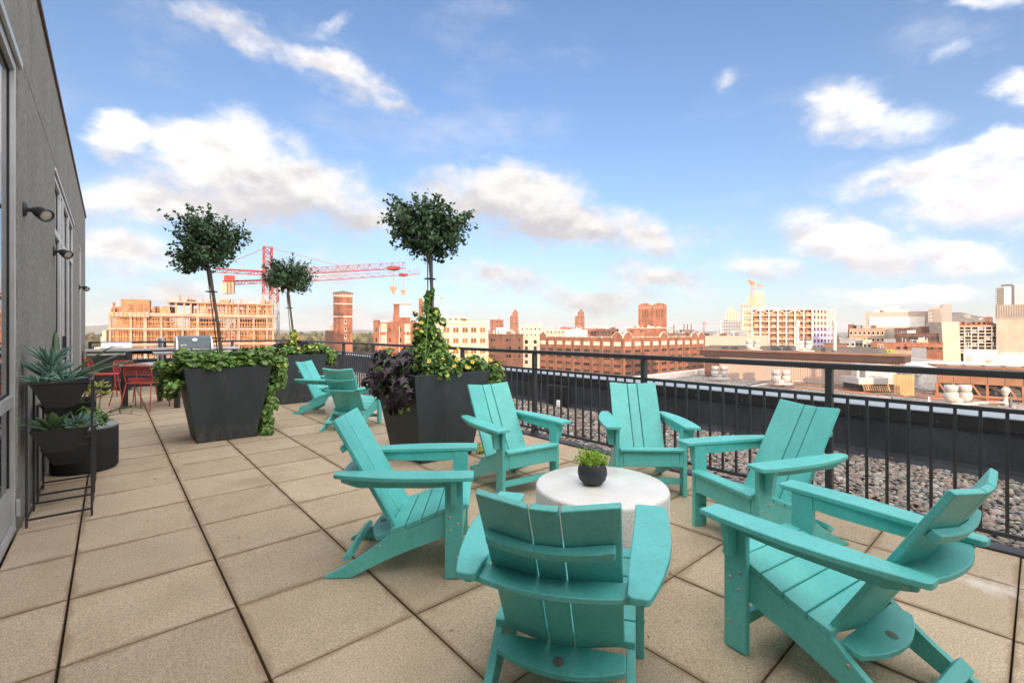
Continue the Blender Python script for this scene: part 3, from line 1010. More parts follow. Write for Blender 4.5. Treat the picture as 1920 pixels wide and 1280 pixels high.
def make_chair(label):
    t = thing('adirondack_chair', label, 'chair', (0, 0, 0), 0, 'turquoise adirondack chairs on the terrace')
    T = 'teal'
    BV = 0.0045
    yz = lambda a, b, q: (q, a, b)
    # side rails: curved boards from the front leg down to the ground behind
    low_edge = [(-0.294, 0)] + arc((-0.294, 0), (0.30, 0.232), -0.018, 8)[1:]
    up_edge = [(0.30, 0.356), (0.25, 0.353), (0.165, 0.32), (0.08, 0.284), (-0.005, 0.251), (-0.092, 0.226)] + arc((-0.092, 0.226), (-0.418, 0.016), -0.016, 8)[1:]
    poly = low_edge + up_edge + [(-0.43, 0.006), (-0.43, 0.0)]
    for s in (-1, 1):
        MB().prism(poly, yz, s * 0.219, s * 0.249).build('side_rail', T, t, bevel=BV)
    for s in (-1, 1):
        a, b_ = sorted((s * 0.2492, s * 0.281))
        MB().box(a, b_, 0.208, 0.303, 0.0, 0.5392).build('leg', T, t, bevel=BV)
    # arms
    outer = [(0.368, 0.352), (0.374, 0.25), (0.376, 0.12), (0.371, 0.0), (0.357, -0.11), (0.335, -0.22), (0.310, -0.31), (0.292, -0.362)]
    inner = [(0.283, -0.372), (0.238, -0.372), (0.226, -0.36), (0.228, -0.2), (0.236, 0.0), (0.243, 0.2), (0.245, 0.352), (0.256, 0.362), (0.362, 0.362)]
    for s in (-1, 1):
        MB().prism([(s * x_, y_) for x_, y_ in outer + inner], lambda a, b, q: (a, b, q), 0.5395, 0.5640).build('arm', T, t, bevel=0.006)
        br = [(0.2815, 0.539), (0.356, 0.539), (0.330, 0.405), (0.322, 0.398), (0.2815, 0.398)]
        MB().prism([(s * x_, z_) for x_, z_ in br], lambda a, b, q: (a, q, b), 0.243, 0.272).build('arm_bracket', T, t, bevel=BV)
        ap = [(0.2075, 0.5392), (0.2075, 0.482), (0.1, 0.478), (-0.25, 0.486), (-0.335, 0.515), (-0.335, 0.5392)]
        a, b_ = sorted((s * 0.251, s * 0.276))
        MB().prism(ap, yz, a, b_).build('arm_apron', T, t, bevel=BV)
    MB().box(-0.218, 0.218, 0.276, 0.303, 0.236, 0.350).build('front_apron', T, t, bevel=BV)
    MB().box(-0.2490, 0.2490, 0.237, 0.267, 0.088, 0.134).build('stretcher', T, t, bevel=BV)
    tr = MB()
    tr.beam((-0.2185, -0.318, 0.098), (0.2185, -0.318, 0.098), 0.05, 0.03, up=(0, -0.62, 0.78))
    tr.build('stretcher', T, t, bevel=BV)
    # seat slats
    prof = [(0.335, 0.384), (0.25, 0.380), (0.165, 0.346), (0.08, 0.310), (-0.005, 0.277), (-0.090, 0.252)]
    for k in range(5):
        (ya, za), (yb, zb) = prof[k], prof[k + 1]
        g = 0.0028
        d_ = Vector((yb - ya, zb - za)).normalized()
        ya, za = ya + d_.x * g, za + d_.y * g
        yb, zb = yb - d_.x * g, zb - d_.y * g
        th = 0.0255
        pl = [(ya, za), (yb, zb), (yb, zb - th), (ya, za - th)]
        if k == 0:
            pl = [(ya - 0.03, za), (yb, zb), (yb, zb - th), (ya, za - th), (ya + 0.002, za - 0.006), (ya - 0.008, za - 0.001)]
        MB().prism(pl, yz, -0.2488, 0.2488).build('seat_slat', T, t, bevel=0.004)
    # back: three boards, the outer two turned a little towards the sitter
    B0 = Vector((0, -0.080, 0.215))
    TD = Vector((0, -0.337, 0.603)).normalized()
    ND = Vector((0, TD.z, -TD.y))
    LEN = 0.690
    tilt = math.tan(R(12))
    fwd = lambda x_: max(0.0, abs(x_) - 0.047) * tilt
    P = lambda x_, al, th: tuple(B0 + Vector((x_, 0, 0)) + TD * al + ND * (fwd(x_) + th))
    for (xa, xb) in ((-0.213, -0.0485), (-0.0425, 0.0425), (0.0485, 0.213)):
        m_ = MB()
        vs = [P(xa, 0, 0), P(xb, 0, 0), P(xb, LEN, 0), P(xa, LEN, 0), P(xa, 0, -0.024), P(xb, 0, -0.024), P(xb, LEN, -0.024), P(xa, LEN, -0.024)]
        m_.add(vs, [(0, 1, 2, 3), (7, 6, 5, 4), (0, 4, 5, 1), (1, 5, 6, 2), (2, 6, 7, 3), (3, 7, 4, 0)])
        m_.build('back_board', T, t, bevel=0.005)
    # cleat across the back
    ft = [(-0.195, fwd(0.195) - 0.0245), (-0.047, -0.0245), (0.047, -0.0245), (0.195, fwd(0.195) - 0.0245)]
    rr = [(x_, -0.054 + 0.028 * (x_ / 0.195) ** 2) for x_ in np.linspace(0.195, -0.195, 9)]
    MB().prism(ft + rr, lambda a, b, q: tuple(B0 + Vector((a, 0, 0)) + TD * q + ND * b), 0.512, 0.546).build('back_cleat', T, t, bevel=0.005)
    # shelf that joins the arms behind the back
    zc = 0.5265
    al = (zc - B0.z) / TD.z
    yb_ = lambda x_: (B0 + TD * al + ND * (fwd(x_) - 0.024)).y - 0.004
    ft = [(-0.285, -0.25), (-0.235, -0.25), (-0.224, yb_(0.224)), (-0.047, yb_(0)), (0.047, yb_(0)), (0.224, yb_(0.224)), (0.235, -0.25), (0.285, -0.25)]
    rr = [(x_, -0.378 + 0.062 * (x_ / 0.285) ** 2) for x_ in np.linspace(0.285, -0.285, 13)]
    MB().prism(ft + rr, lambda a, b, q: (a, b, q), 0.519, 0.5392).build('arm_support', T, t, bevel=0.005)
    # board under the back, lying on the slope of the side rails
    S0 = Vector((0, -0.098, 0.206))
    SD = Vector((0, -0.985, -0.17)).normalized()
    SN = Vector((0, -SD.z, SD.y)) * -1
    ft = [(-0.2185, 0.0), (0.2185, 0.0)]
    rr = [(x_, 0.125 - 0.055 * (x_ / 0.2185) ** 2) for x_ in np.linspace(0.2185, -0.2185, 13)]
    fn = lambda a, b, q: tuple(S0 + Vector((a, 0, 0)) + SD * b + Vector((0, -SD.z, SD.y)) * q * -1.0)
    lo = MB().prism(ft + rr, fn, -0.012, 0.012).build('cross_board', T, t, bevel=0.005)
    up_n = Vector((0, SD.z, -SD.y))
    if up_n.z < 0:
        up_n = -up_n
    q = up_n.to_track_quat('Z', 'Y').to_matrix()
    bd = MB().lathe([(0.019, 0.0115), (0.019, 0.0138), (0.0175, 0.0145)], 24)
    bd.v = [tuple(S0 + SD * 0.078 + q @ Vector(p_)) for p_ in bd.v]
    bd.build('badge', 'badge', lo, smooth=False)
    # bolt heads
    bo = MB()

    def bolt(x_, y_, z_, s):
        k = len(bo.v)
        bo.lathe([(0.0075, 0), (0.0075, 0.002), (0.005, 0.0045)], 10)
        bo.v[k:] = [(x_ + s * b_[2], y_ + b_[0], z_ + b_[1]) for b_ in bo.v[k:]]
    for s in (-1, 1):
        for (y_, z_) in ((0.232, 0.325), (0.274, 0.292), (0.236, 0.255), (0.275, 0.112), (0.245, 0.515)):
            bolt(s * 0.281, y_, z_, s)
        bolt(s * 0.249, -0.14, 0.165, s)
        bolt(s * 0.276, -0.30, 0.519, s)
    bk = MB()
    for x_ in (-0.17, -0.08, 0.0, 0.08, 0.17):
        for a_ in (0.19, 0.50):
            k = len(bo.v)
            bo.lathe([(0.004, 0), (0.004, 0.0015)], 8)
            Q = Matrix((Vector((1, 0, 0)), TD, ND)).transposed()
            c0 = Vector(P(x_ * 0.9, a_, 0))
            bo.v[k:] = [tuple(c0 + Q @ Vector(b_)) for b_ in bo.v[k:]]
    tag(bo.build('bolt', 'bolt', t), kind='stuff')
    return t


CHAIRS = [
    (1.343, 2.420, 128.4, 'turquoise chair seen from its side, left of the pale round table'),
    (2.590, 2.985, 187.5, 'turquoise chair facing the camera right in front of the middle planter'),
    (3.443, 2.250, 223.5, 'turquoise chair facing the camera with its back to the railing, behind the table'),
    (3.134, 1.175, 293.7, 'turquoise chair beside the railing facing left towards the round table'),
    (2.171, 0.531, 9.3, 'turquoise chair at the bottom right corner, its seat slats seen from behind'),
    (1.276, 1.158, 56.4, 'nearest turquoise chair with its back to the camera in the bottom middle'),
    (2.545, 6.290, 51.8, 'far turquoise chair turned away beside the purple vine of the middle planter'),
    (2.640, 7.640, 140.0, 'farthest turquoise chair seen from its side in front of the rear planter'),
]
c0 = make_chair(CHAIRS[0][3])
c0.location = (CHAIRS[0][0], CHAIRS[0][1], 0.001)
c0.rotation_euler = (0, 0, -R(CHAIRS[0][2]))
for (x_, y_, hd, lb) in CHAIRS[1:]:
    dup(c0, (x_, y_, 0.001), -R(hd), lb)

# ------------------------------------------------------------------ round concrete table, bowl, and the small stool behind
rt = thing('round_table', 'pale speckled concrete drum table in the ring of turquoise chairs', 'table', (2.135, 1.668, 0))
prof = [(0.372, 0.0), (0.376, 0.01), (0.377, 0.412), (0.375, 0.420), (0.370, 0.427), (0.362, 0.4305), (0.001, 0.4315)]
MB().lathe(prof, 72).build('drum', 'terrazzo', rt, smooth=True)


def terrazzo_nodes():
    m = MATS['terrazzo']
    nb = NB(m.node_tree)
    b = m.node_tree.nodes['Principled BSDF']
    geo = nb.node('ShaderNodeNewGeometry').outputs['Position']
    vo = nb.node('ShaderNodeTexVoronoi')
    vo.inputs['Scale'].default_value = 170
    nb.put(vo.inputs['Vector'], geo)
    pit = nb.smooth(nb.noise(geo, 190, 2, 0.6), 0.56, 0.66)
    mott = nb.smooth(nb.noise(geo, 6, 5, 0.6), 0.3, 0.7)
    nz = nb.node('ShaderNodeSeparateXYZ')
    nb.put(nz.inputs[0], nb.node('ShaderNodeNewGeometry').outputs['Normal'])
    top = nb.smooth(nz.outputs[2], 0.6, 0.95)          # the ground top is polished, the cast side is rough and pitted
    c = nb.mix(mott, (0.74, 0.715, 0.66), (0.83, 0.81, 0.765))
    c = nb.mix(nb.m('MULTIPLY', pit, nb.m('SUBTRACT', 0.85, nb.m('MULTIPLY', top, 0.62))), c, (0.20, 0.18, 0.15))
    nb.put(b.inputs['Base Color'], c)
    nb.put(b.inputs['Roughness'], nb.m('SUBTRACT', 0.8, nb.m('MULTIPLY', top, 0.58)))


terrazzo_nodes()
bw = thing('bowl', 'small black round bowl on the concrete table', 'plant pot', (2.095, 1.70, 0.4315))
BS = 1.0
pr = [(0.035, 0.0), (0.055, 0.006), (0.076, 0.03), (0.0845, 0.062), (0.082, 0.092), (0.070, 0.117), (0.063, 0.124), (0.058, 0.120), (0.062, 0.108), (0.001, 0.106)]
MB().lathe(pr, 36).build('pot', 'bowl', bw, smooth=True)
sp = thing('succulent_plant', 'bright green twiggy succulent growing in the black bowl', 'plant', (2.095, 1.70, 0.535))
tw = MB()
tips = []
for k in range(150):
    a = random.uniform(0, 2 * math.pi)
    r0 = random.uniform(0, 0.05)
    el = random.uniform(0.35, 1.45)
    L = random.uniform(0.045, 0.105)
    p0 = Vector((r0 * math.cos(a), r0 * math.sin(a), 0))
    p1 = p0 + Vector((math.cos(a) * math.cos(el), math.sin(a) * math.cos(el), math.sin(el))) * L * 0.6
    p2 = p1 + Vector((math.cos(a) * 0.25, math.sin(a) * 0.25, random.uniform(0.0, 0.9))) * L * 0.5
    tw.tube([p0, p1, p2], [0.003, 0.0026, 0.0018], 4)
    for q in range(5):
        f_ = random.uniform(0.4, 1.0)
        b0 = p0.lerp(p1, f_) if f_ < 0.7 else p1.lerp(p2, (f_ - 0.7) / 0.3)
        dv = Vector((random.uniform(-1, 1), random.uniform(-1, 1), random.uniform(0.1, 1))).normalized()
        tw.tube([b0, b0 + dv * random.uniform(0.012, 0.024)], [0.0028, 0.0016], 4)
tag(tw.build('twigs', 'leaf_bright', sp, smooth=True), kind='stuff')
st = thing('garden_stool', 'white rounded stool half hidden behind the far turquoise chair', 'stool', (2.60, 6.93, 0))
MB().lathe([(0.10, 0.0), (0.15, 0.02), (0.20, 0.09), (0.215, 0.16), (0.20, 0.25), (0.165, 0.315), (0.15, 0.335), (0.001, 0.34)], 36).build('body', 'terrazzo', st, smooth=True)

# ------------------------------------------------------------------ tapered planters
def make_planter(label, loc):
    t = thing('planter_box', label, 'planter', loc, 0, 'tall charcoal tapered planters')
    b0, t0, hh, th = 0.31, 0.455, 0.892, 0.03
    m_ = MB()
    k = [(-b0, -b0, 0), (b0, -b0, 0), (b0, b0, 0), (-b0, b0, 0), (-t0, -t0, hh), (t0, -t0, hh), (t0, t0, hh), (-t0, t0, hh)]
    i_ = t0 - th
    k += [(-i_, -i_, hh), (i_, -i_, hh), (i_, i_, hh), (-i_, i_, hh)]
    j_ = i_ - 0.02
    k += [(-j_, -j_, hh - 0.12), (j_, -j_, hh - 0.12), (j_, j_, hh - 0.12), (-j_, j_, hh - 0.12)]
    f_ = [(0, 3, 2, 1)]
    for q in range(4):
        n_ = (q + 1) % 4
        f_ += [(q, n_, n_ + 4, q + 4), (q + 4, n_ + 4, n_ + 8, q + 8), (q + 8, n_ + 8, n_ + 12, q + 12)]
    m_.add(k, f_).build('box', 'planter', t, bevel=0.006)
    MB().box(-j_ + 0.002, j_ - 0.002, -j_ + 0.002, j_ - 0.002, hh - 0.16, hh - 0.10).build('soil', 'soil', t)
    return t


P1 = Vector((1.07, 6.78, 0))
P2 = Vector((2.61, 4.325, 0))
P3 = Vector((2.62, 9.26, 0))
pl0 = make_planter('left charcoal tapered planter with ivy hanging down its right side', P1)
dup(pl0, P2, 0, 'middle charcoal tapered planter with purple and yellow flowering vines')
dup(pl0, P3, 0, 'rear charcoal tapered planter standing behind the left one')


# ------------------------------------------------------------------ planter trees
def standard_tree(label, base, top, cr, n_twig, lean, seed, lobes, stakes=True):
    """lollipop tree: top = crown centre above base, cr = (rx, ry, rz); lobes = extra (dx, dy, dz, r)"""
    g = np.random.default_rng(seed)
    rd = random.Random(seed)
    t = thing('lollipop_tree', label, 'tree', base, 0, 'small clipped trees in the planters')
    c = Vector(top)
    k0 = Vector((0, 0, 0.78))
    fork = Vector((c.x * 0.9, c.y * 0.9, c.z - cr[2] * 0.72))
    mid = k0.lerp(fork, 0.5) + Vector((0.018, -0.012, 0))
    tr = MB()
    tr.tube([k0, k0.lerp(mid, 0.5), mid, mid.lerp(fork, 0.5) + Vector((0.006, 0, 0)), fork, fork.lerp(c, 0.6)], [0.024, 0.020, 0.018, 0.018, 0.019, 0.010], 10)
    pos, nrm, siz = [], [], []
    tw_ = MB()
    for i in range(n_twig):
        # direction over the sphere, a few long shoots
        v = g.normal(size=3)
        v /= np.linalg.norm(v)
        if v[2] < -0.75:
            v[2] *= -0.4
        lb = lobes[rd.randrange(len(lobes))] if (lobes and rd.random() < 0.5) else (0, 0, 0, 1.0)
        cen = np.array([c.x + lb[0], c.y + lb[1], c.z + lb[2]])
        rad = np.array(cr) * lb[3]
        shoot = rd.random() < 0.15
        if shoot:
            v[2] = abs(v[2]) * 0.8 + 0.15
        ln = rd.uniform(0.70, 0.98) * (rd.uniform(1.15, 1.42) if shoot else 1.0)
        end = cen + v * rad * ln
        st_ = np.array([fork.x, fork.y, fork.z]) * 0.55 + cen * 0.45 + g.normal(size=3) * 0.03
        midp = (st_ + end) / 2 + np.array([0, 0, 0.05]) + g.normal(size=3) * 0.025
        if i % 2 == 0:
            tw_.tube([tuple(st_), tuple(midp), tuple(end)], [0.006, 0.0042, 0.0018], 3, caps=False)
        for q in range(20):
            f_ = rd.uniform(0.34, 1.0) ** 0.8
            p = (1 - f_) ** 2 * st_ + 2 * f_ * (1 - f_) * midp + f_ * f_ * end
            p = p + g.normal(size=3) * (0.011 if shoot else 0.020)
            pos.append(p)
            nn = v * 0.5 + g.normal(size=3) * 0.75 + np.array([0, 0, 0.35])
            nrm.append(nn)
            siz.append(rd.uniform(0.030, 0.056))
    tr.build('trunk', 'bark', t, smooth=True)
    tag(tw_.build('twigs', 'bark', t, fix=False), kind='stuff')
    tag(leaf_mesh('crown', np.array(pos), np.array(nrm), np.array(siz), LEAF, 'leaf_dark', t, g), kind='stuff')
    if stakes:
        for (sx, sy) in ((0.032, -0.012), (-0.02, 0.03)):
            MB().tube([(sx, sy, 0.74), (fork.x + sx * 0.7, fork.y + sy * 0.7, fork.z + 0.02)], 0.007, 8).build('stake', 'stake', t, smooth=True)
        tie = MB()
        for f_ in (0.35, 0.8):
            p = k0.lerp(fork, f_)
            tie.tube([(p.x + 0.06 * math.cos(a), p.y + 0.05 * math.sin(a), p.z) for a in np.linspace(0, 2 * math.pi, 13)], 0.006, 5)
        tag(tie.build('tie', 'gasket', t), kind='stuff')
    return t


standard_tree('clipped tree with uneven two lobed crown and leaning trunk in the left planter', P1, (-0.17, 0.02, 2.38), (0.42, 0.40, 0.44), 290, 0, 3,
              [(-0.14, 0.0, 0.16, 0.80), (0.26, -0.10, 0.12, 0.60), (-0.18, 0.06, -0.20, 0.55), (-0.05, 0.05, -0.12, 0.80), (-0.02, -0.05, 0.24, 0.6)])
standard_tree('clipped tree with wide dark crown and vine wrapped trunk in the middle planter', P2, (-0.02, 0.0, 2.41), (0.52, 0.50, 0.36), 310, 0, 5,
              [(-0.20, 0.0, 0.08, 0.75), (0.22, 0.0, 0.08, 0.75), (0.02, 0.0, -0.24, 0.55), (0.0, 0.1, 0.1, 0.9)], stakes=True)
standard_tree('smallest looking clipped tree rising from the rear planter before the red crane', P3, (-0.12, 0.04, 2.33), (0.46, 0.46, 0.46), 290, 0, 8,
              [(-0.12, 0.0, -0.04, 0.8), (0.18, 0.0, 0.0, 0.75), (0.03, 0, 0.1, 0.8)])


# ------------------------------------------------------------------ vines and flowers in the planters
def foliage(parent, name, pts, spread, n, size, m, seed, shape=IVY, up=0.5, droop=None, out=None):
    """leaves round a list of anchor points (x, y, z, radius)"""
    g = np.random.default_rng(seed)
    A = np.array(pts, float)
    wgt = A[:, 3] ** 2
    idx = g.choice(len(A), size=n, p=wgt / wgt.sum())
    v = g.normal(size=(n, 3))
    v /= np.linalg.norm(v, axis=1, keepdims=True)
    rad = A[idx, 3] * g.uniform(0.45, 1.0, n) ** 0.6
    pos = A[idx, :3] + v * rad[:, None] * np.array(spread)
    nrm = v * 0.7 + g.normal(size=(n, 3)) * 0.4 + np.array([0, 0, up])
    if out is not None:
        nrm += np.array(out)
    sz = g.uniform(size[0], size[1], n)
    return leaf_mesh(name, pos, nrm, sz, shape, m, parent, g, droop=None if droop is None else np.array(droop, float))


def stems(parent, pts, n, m, seed, origin=(0, 0, 0.80)):
    rd = random.Random(seed)
    s_ = MB()
    for k in range(n):
        q = rd.choice(pts)
        o_ = Vector((origin[0] + rd.uniform(-.3, .3), origin[1] + rd.uniform(-.3, .3), origin[2]))
        e_ = Vector((q[0] + rd.uniform(-1, 1) * q[3], q[1] + rd.uniform(-1, 1) * q[3], q[2] + rd.uniform(-.6, .6) * q[3]))
        md = (o_ + e_) / 2 + Vector((0, 0, 0.10))
        s_.tube([o_, md, e_], [0.005, 0.004, 0.002], 4, caps=False)
    return tag(s_.build('stem', m, parent, fix=False), kind='stuff')


def flowers(parent, pos, seed):
    rd = random.Random(seed)
    f_ = MB()
    eye = MB()
    for p in pos:
        nv = Vector((rd.uniform(-0.6, 0.4), rd.uniform(-1, -0.3), rd.uniform(0.1, 0.9))).normalized()
        q = nv.to_track_quat('Z', 'Y').to_matrix()
        c = Vector(p)
        for k in range(5):
            a = 2 * math.pi * k / 5
            pts = [(0.003, 0), (0.012, -0.009), (0.021, -0.007), (0.024, 0), (0.021, 0.007), (0.012, 0.009)]
            f_.add([tuple(c + q @ Vector((x_ * math.cos(a) - y_ * math.sin(a), x_ * math.sin(a) + y_ * math.cos(a), 0.004 * (x_ > .02)))) for x_, y_ in pts], [tuple(range(6))])
        eye.lathe([(0.0045, 0), (0.0015, 0.003)], 6)
        kk = len(eye.v) - 12
        eye.v[kk:] = [tuple(c + q @ Vector((b_[0], b_[1], b_[2] + 0.002))) for b_ in eye.v[kk:]]
    tag(f_.build('blossom', 'petal', parent, fix=False), kind='stuff')
    tag(eye.build('blossom_eye', 'petal_eye', parent), kind='stuff')


rd = random.Random(4)


def mound(n, x0, x1, y0, y1, z0, z1, r0, r1):
    return [(rd.uniform(x0, x1), rd.uniform(y0, y1), rd.uniform(z0, z1), rd.uniform(r0, r1)) for _ in range(n)]


# left planter
v1 = thing('ivy', 'dense green ivy mound with a long tail trailing to the paving from the left planter', 'vine', P1)
top1 = mound(42, -0.45, 0.45, -0.43, 0.42, 0.93, 1.02, 0.07, 0.14)
top1 += [(-0.40 + 0.1 * k, -0.42 + rd.uniform(-.03, .05), 0.93, 0.085) for k in range(9)]
left1 = mound(18, -0.60, -0.47, -0.40, 0.3, 0.70, 0.94, 0.07, 0.12) + mound(6, -0.60, -0.50, -0.3, 0.1, 0.56, 0.7, 0.05, 0.08)
tail1 = []
for k in range(40):
    f_ = k / 39
    z_ = 0.95 - 0.93 * f_
    wd = 0.16 * (1 - 0.45 * f_)
    tail1.append((0.55 - 0.13 * f_ + rd.uniform(-0.06, 0.09) * (1.2 - f_), rd.uniform(-0.33, -0.33 + 3.0 * wd), z_, rd.uniform(0.05, 0.095)))
tail1 += mound(10, 0.50, 0.66, -0.30, 0.05, 0.62, 0.92, 0.07, 0.11)
tail1 += mound(6, 0.40, 0.60, -0.30, 0.02, 0.03, 0.10, 0.04, 0.07)
tag(foliage(v1, 'leaves', top1 + left1, (1, 1, 0.75), 2900, (0.038, 0.072), 'leaf_vine', 21, up=0.9), kind='stuff')
tag(foliage(v1, 'trailing_leaves', tail1, (0.8, 0.9, 1), 1600, (0.034, 0.066), 'leaf_vine', 22, up=0.25, droop=(0, 0, -1), out=(0.5, -0.7, 0)), kind='stuff')
tag(foliage(v1, 'new_leaves', top1 + tail1 + left1, (1.05, 1.05, 1.0), 240, (0.028, 0.055), 'leaf_lime', 23, up=0.6), kind='stuff')
stems(v1, top1 + left1, 60, 'leaf_vine', 5)

# middle planter
v2 = thing('flowering_vine', 'green vine with yellow flowers climbing the trunk in the middle planter', 'vine', P2)
top2 = mound(30, -0.10, 0.46, -0.45, 0.42, 0.92, 1.00, 0.07, 0.12) + mound(10, -0.3, 0.1, -0.47, -0.2, 0.90, 0.97, 0.07, 0.10)
top2 += mound(16, -0.36, 0.05, -0.42, 0.4, 0.96, 1.10, 0.06, 0.1)
climb = []
for k in range(46):
    f_ = k / 45
    rr_ = 0.17 * (1 - f_) ** 1.2 + 0.018
    a = rd.uniform(0, 2 * math.pi)
    climb.append((-0.01 + rr_ * math.cos(a) * 0.9, rr_ * math.sin(a) * 0.9, 0.98 + 0.76 * f_, 0.04 + 0.06 * (1 - f_)))
climb += [(-0.16, -0.06, 1.45, 0.05), (-0.20, -0.08, 1.34, 0.07), (0.11, -0.05, 1.42, 0.05), (-0.23, -0.08, 1.50, 0.03)]
right2 = mound(16, 0.46, 0.60, -0.44, 0.2, 0.72, 0.95, 0.05, 0.095)
tag(foliage(v2, 'leaves', top2 + right2, (1, 1, 0.8), 2700, (0.030, 0.058), 'leaf_vine', 31, up=0.8), kind='stuff')
tag(foliage(v2, 'climbing_leaves', climb, (0.85, 0.85, 1), 1250, (0.036, 0.068), 'leaf_vine', 32, up=0.35, droop=(0, 0, -1)), kind='stuff')
tag(foliage(v2, 'new_leaves', top2 + right2 + climb, (1.08, 1.08, 1.05), 330, (0.026, 0.055), 'leaf_lime', 33, up=0.6), kind='stuff')
stems(v2, top2 + right2 + climb, 70, 'leaf_vine', 6)
fl = [(rd.uniform(-0.30, 0.46), rd.uniform(-0.56, -0.40), rd.uniform(0.90, 1.06)) for _ in range(8)]
fl += [(-0.19, -0.12, 1.40), (-0.21, -0.16, 1.31), (0.13, -0.18, 1.16), (0.20, -0.22, 1.12), (0.29, -0.26, 1.06), (-0.02, -0.14, 1.52), (0.36, -0.2, 1.08), (0.5, -0.4, 1.0), (0.05, -0.12, 1.66)]
flowers(v2, fl, 3)
v2b = thing('sweet_potato_vine', 'dark purple sweet potato vine spilling over the left of the middle planter', 'vine', P2)
pur = mound(24, -0.62, -0.46, -0.42, 0.25, 0.70, 0.97, 0.06, 0.10) + mound(8, -0.56, -0.38, -0.3, 0.2, 0.96, 1.05, 0.06, 0.09) + mound(8, -0.58, -0.46, -0.40, -0.1, 0.56, 0.72, 0.04, 0.07)
tag(foliage(v2b, 'leaves', pur, (1, 1, 1), 520, (0.06, 0.10), 'leaf_purple', 41, shape=LOBED, up=0.45, droop=(-0.4, -0.3, -1), out=(-0.4, -0.5, 0)), kind='stuff')
tag(foliage(v2b, 'green_leaves', pur, (1.0, 1.0, 1.0), 260, (0.035, 0.06), 'leaf_vine', 42, up=0.4), kind='stuff')
stems(v2b, pur, 40, 'leaf_purple', 7)
# the largest purple leaves, each a part of its own
gl = np.random.default_rng(44)
lm = None
for k in range(64):
    a_ = pur[k % len(pur)]
    dv = Vector((gl.uniform(-1, -0.1), gl.uniform(-1, 0.05), gl.uniform(-0.2, 0.6))).normalized()
    loc = Vector(a_[:3]) + dv * a_[3] * 1.08
    if lm is None:
        lf = MB()
        n_ = len(LOBED)
        lf.add(LOBED, [(0, q + 1, (q + 1) % (n_ - 1) + 1) for q in range(n_ - 1)])
        lm = lf.build('leaf', 'leaf_purple', v2b, fix=False)
        o_ = lm
    else:
        o_ = lm.copy()
        COL.objects.link(o_)
    nv = (dv + Vector((0, 0, 0.5)) + Vector(gl.normal(size=3)) * 0.25).normalized()
    tn = Vector((dv.x, dv.y, -1.0))
    tn = (tn - nv * tn.dot(nv)).normalized()
    bn = tn.cross(nv)
    o_.matrix_local = Matrix.Translation(loc) @ Matrix((bn, tn, nv)).transposed().to_4x4() @ Matrix.Scale(gl.uniform(0.085, 0.12), 4)

# rear planter
v3 = thing('ivy', 'green ivy with lime tips hanging over the right of the rear planter', 'vine', P3)
top3 = mound(34, -0.45, 0.45, -0.45, 0.42, 0.93, 1.03, 0.07, 0.13)
right3 = mound(24, 0.46, 0.66, -0.45, 0.2, 0.66, 0.98, 0.07, 0.12)
tag(foliage(v3, 'leaves', top3 + right3, (1, 1, 0.8), 2100, (0.038, 0.068), 'leaf_vine', 51, up=0.8), kind='stuff')
tag(foliage(v3, 'new_leaves', top3 + right3, (1.05, 1.05, 1), 280, (0.03, 0.055), 'leaf_lime', 52, up=0.6), kind='stuff')
cl3 = [(-0.03 + rd.uniform(-.05, .05), rd.uniform(-.06, .02), 1.0 + 0.3 * k / 9, 0.06) for k in range(10)]
tag(foliage(v3, 'climbing_leaves', cl3, (1, 1, 1), 130, (0.04, 0.07), 'leaf_lime', 53, up=0.4), kind='stuff')
stems(v3, top3 + right3, 40, 'leaf_vine', 8)
flowers(v3, [(rd.uniform(-0.1, 0.3), -0.5, rd.uniform(0.95, 1.1)) for _ in range(4)] + [(0.02, -0.1, 1.18), (-0.02, -0.1, 1.27)], 9)
v3b = thing('coleus', 'dark purple leafy clump at the back of the rear planter', 'plant', P3)
tag(foliage(v3b, 'leaves', mound(8, -0.42, 0.3, -0.1, 0.35, 1.02, 1.10, 0.06, 0.09), (1, 1, 0.8), 220, (0.06, 0.09), 'leaf_purple', 54, shape=LOBED, up=0.6), kind='stuff')
sprout = thing('sprout', 'tiny green weed growing by the foot of the middle planter', 'plant', (2.98, 3.96, 0))
tag(foliage(sprout, 'leaves', [(0, 0, 0.05, 0.05), (0.03, 0, 0.03, 0.04)], (1, 1, 1), 45, (0.02, 0.035), 'leaf_lime', 57, up=0.6), kind='stuff')

litter = tag(leaf_mesh('fallen_leaves', np.array([(P1.x + 0.75 + rng.normal() * .35, P1.y - 0.35 + rng.normal() * .35, 0.006) for _ in range(34)]
                                         + [(P2.x - .1 + rng.normal() * .6, P2.y - .55 + rng.normal() * .25, 0.006) for _ in range(16)]
                                         + [(rng.uniform(-.1, 3.6), rng.uniform(.6, 10), 0.006) for _ in range(60)]),
                       np.array([(rng.normal() * .25, rng.normal() * .25, 1) for _ in range(110)]), rng.uniform(.012, .03, 110), LEAF, 'leaf_fallen'),
             'dry bits of leaf scattered over the paving', 'leaves', kind='stuff')
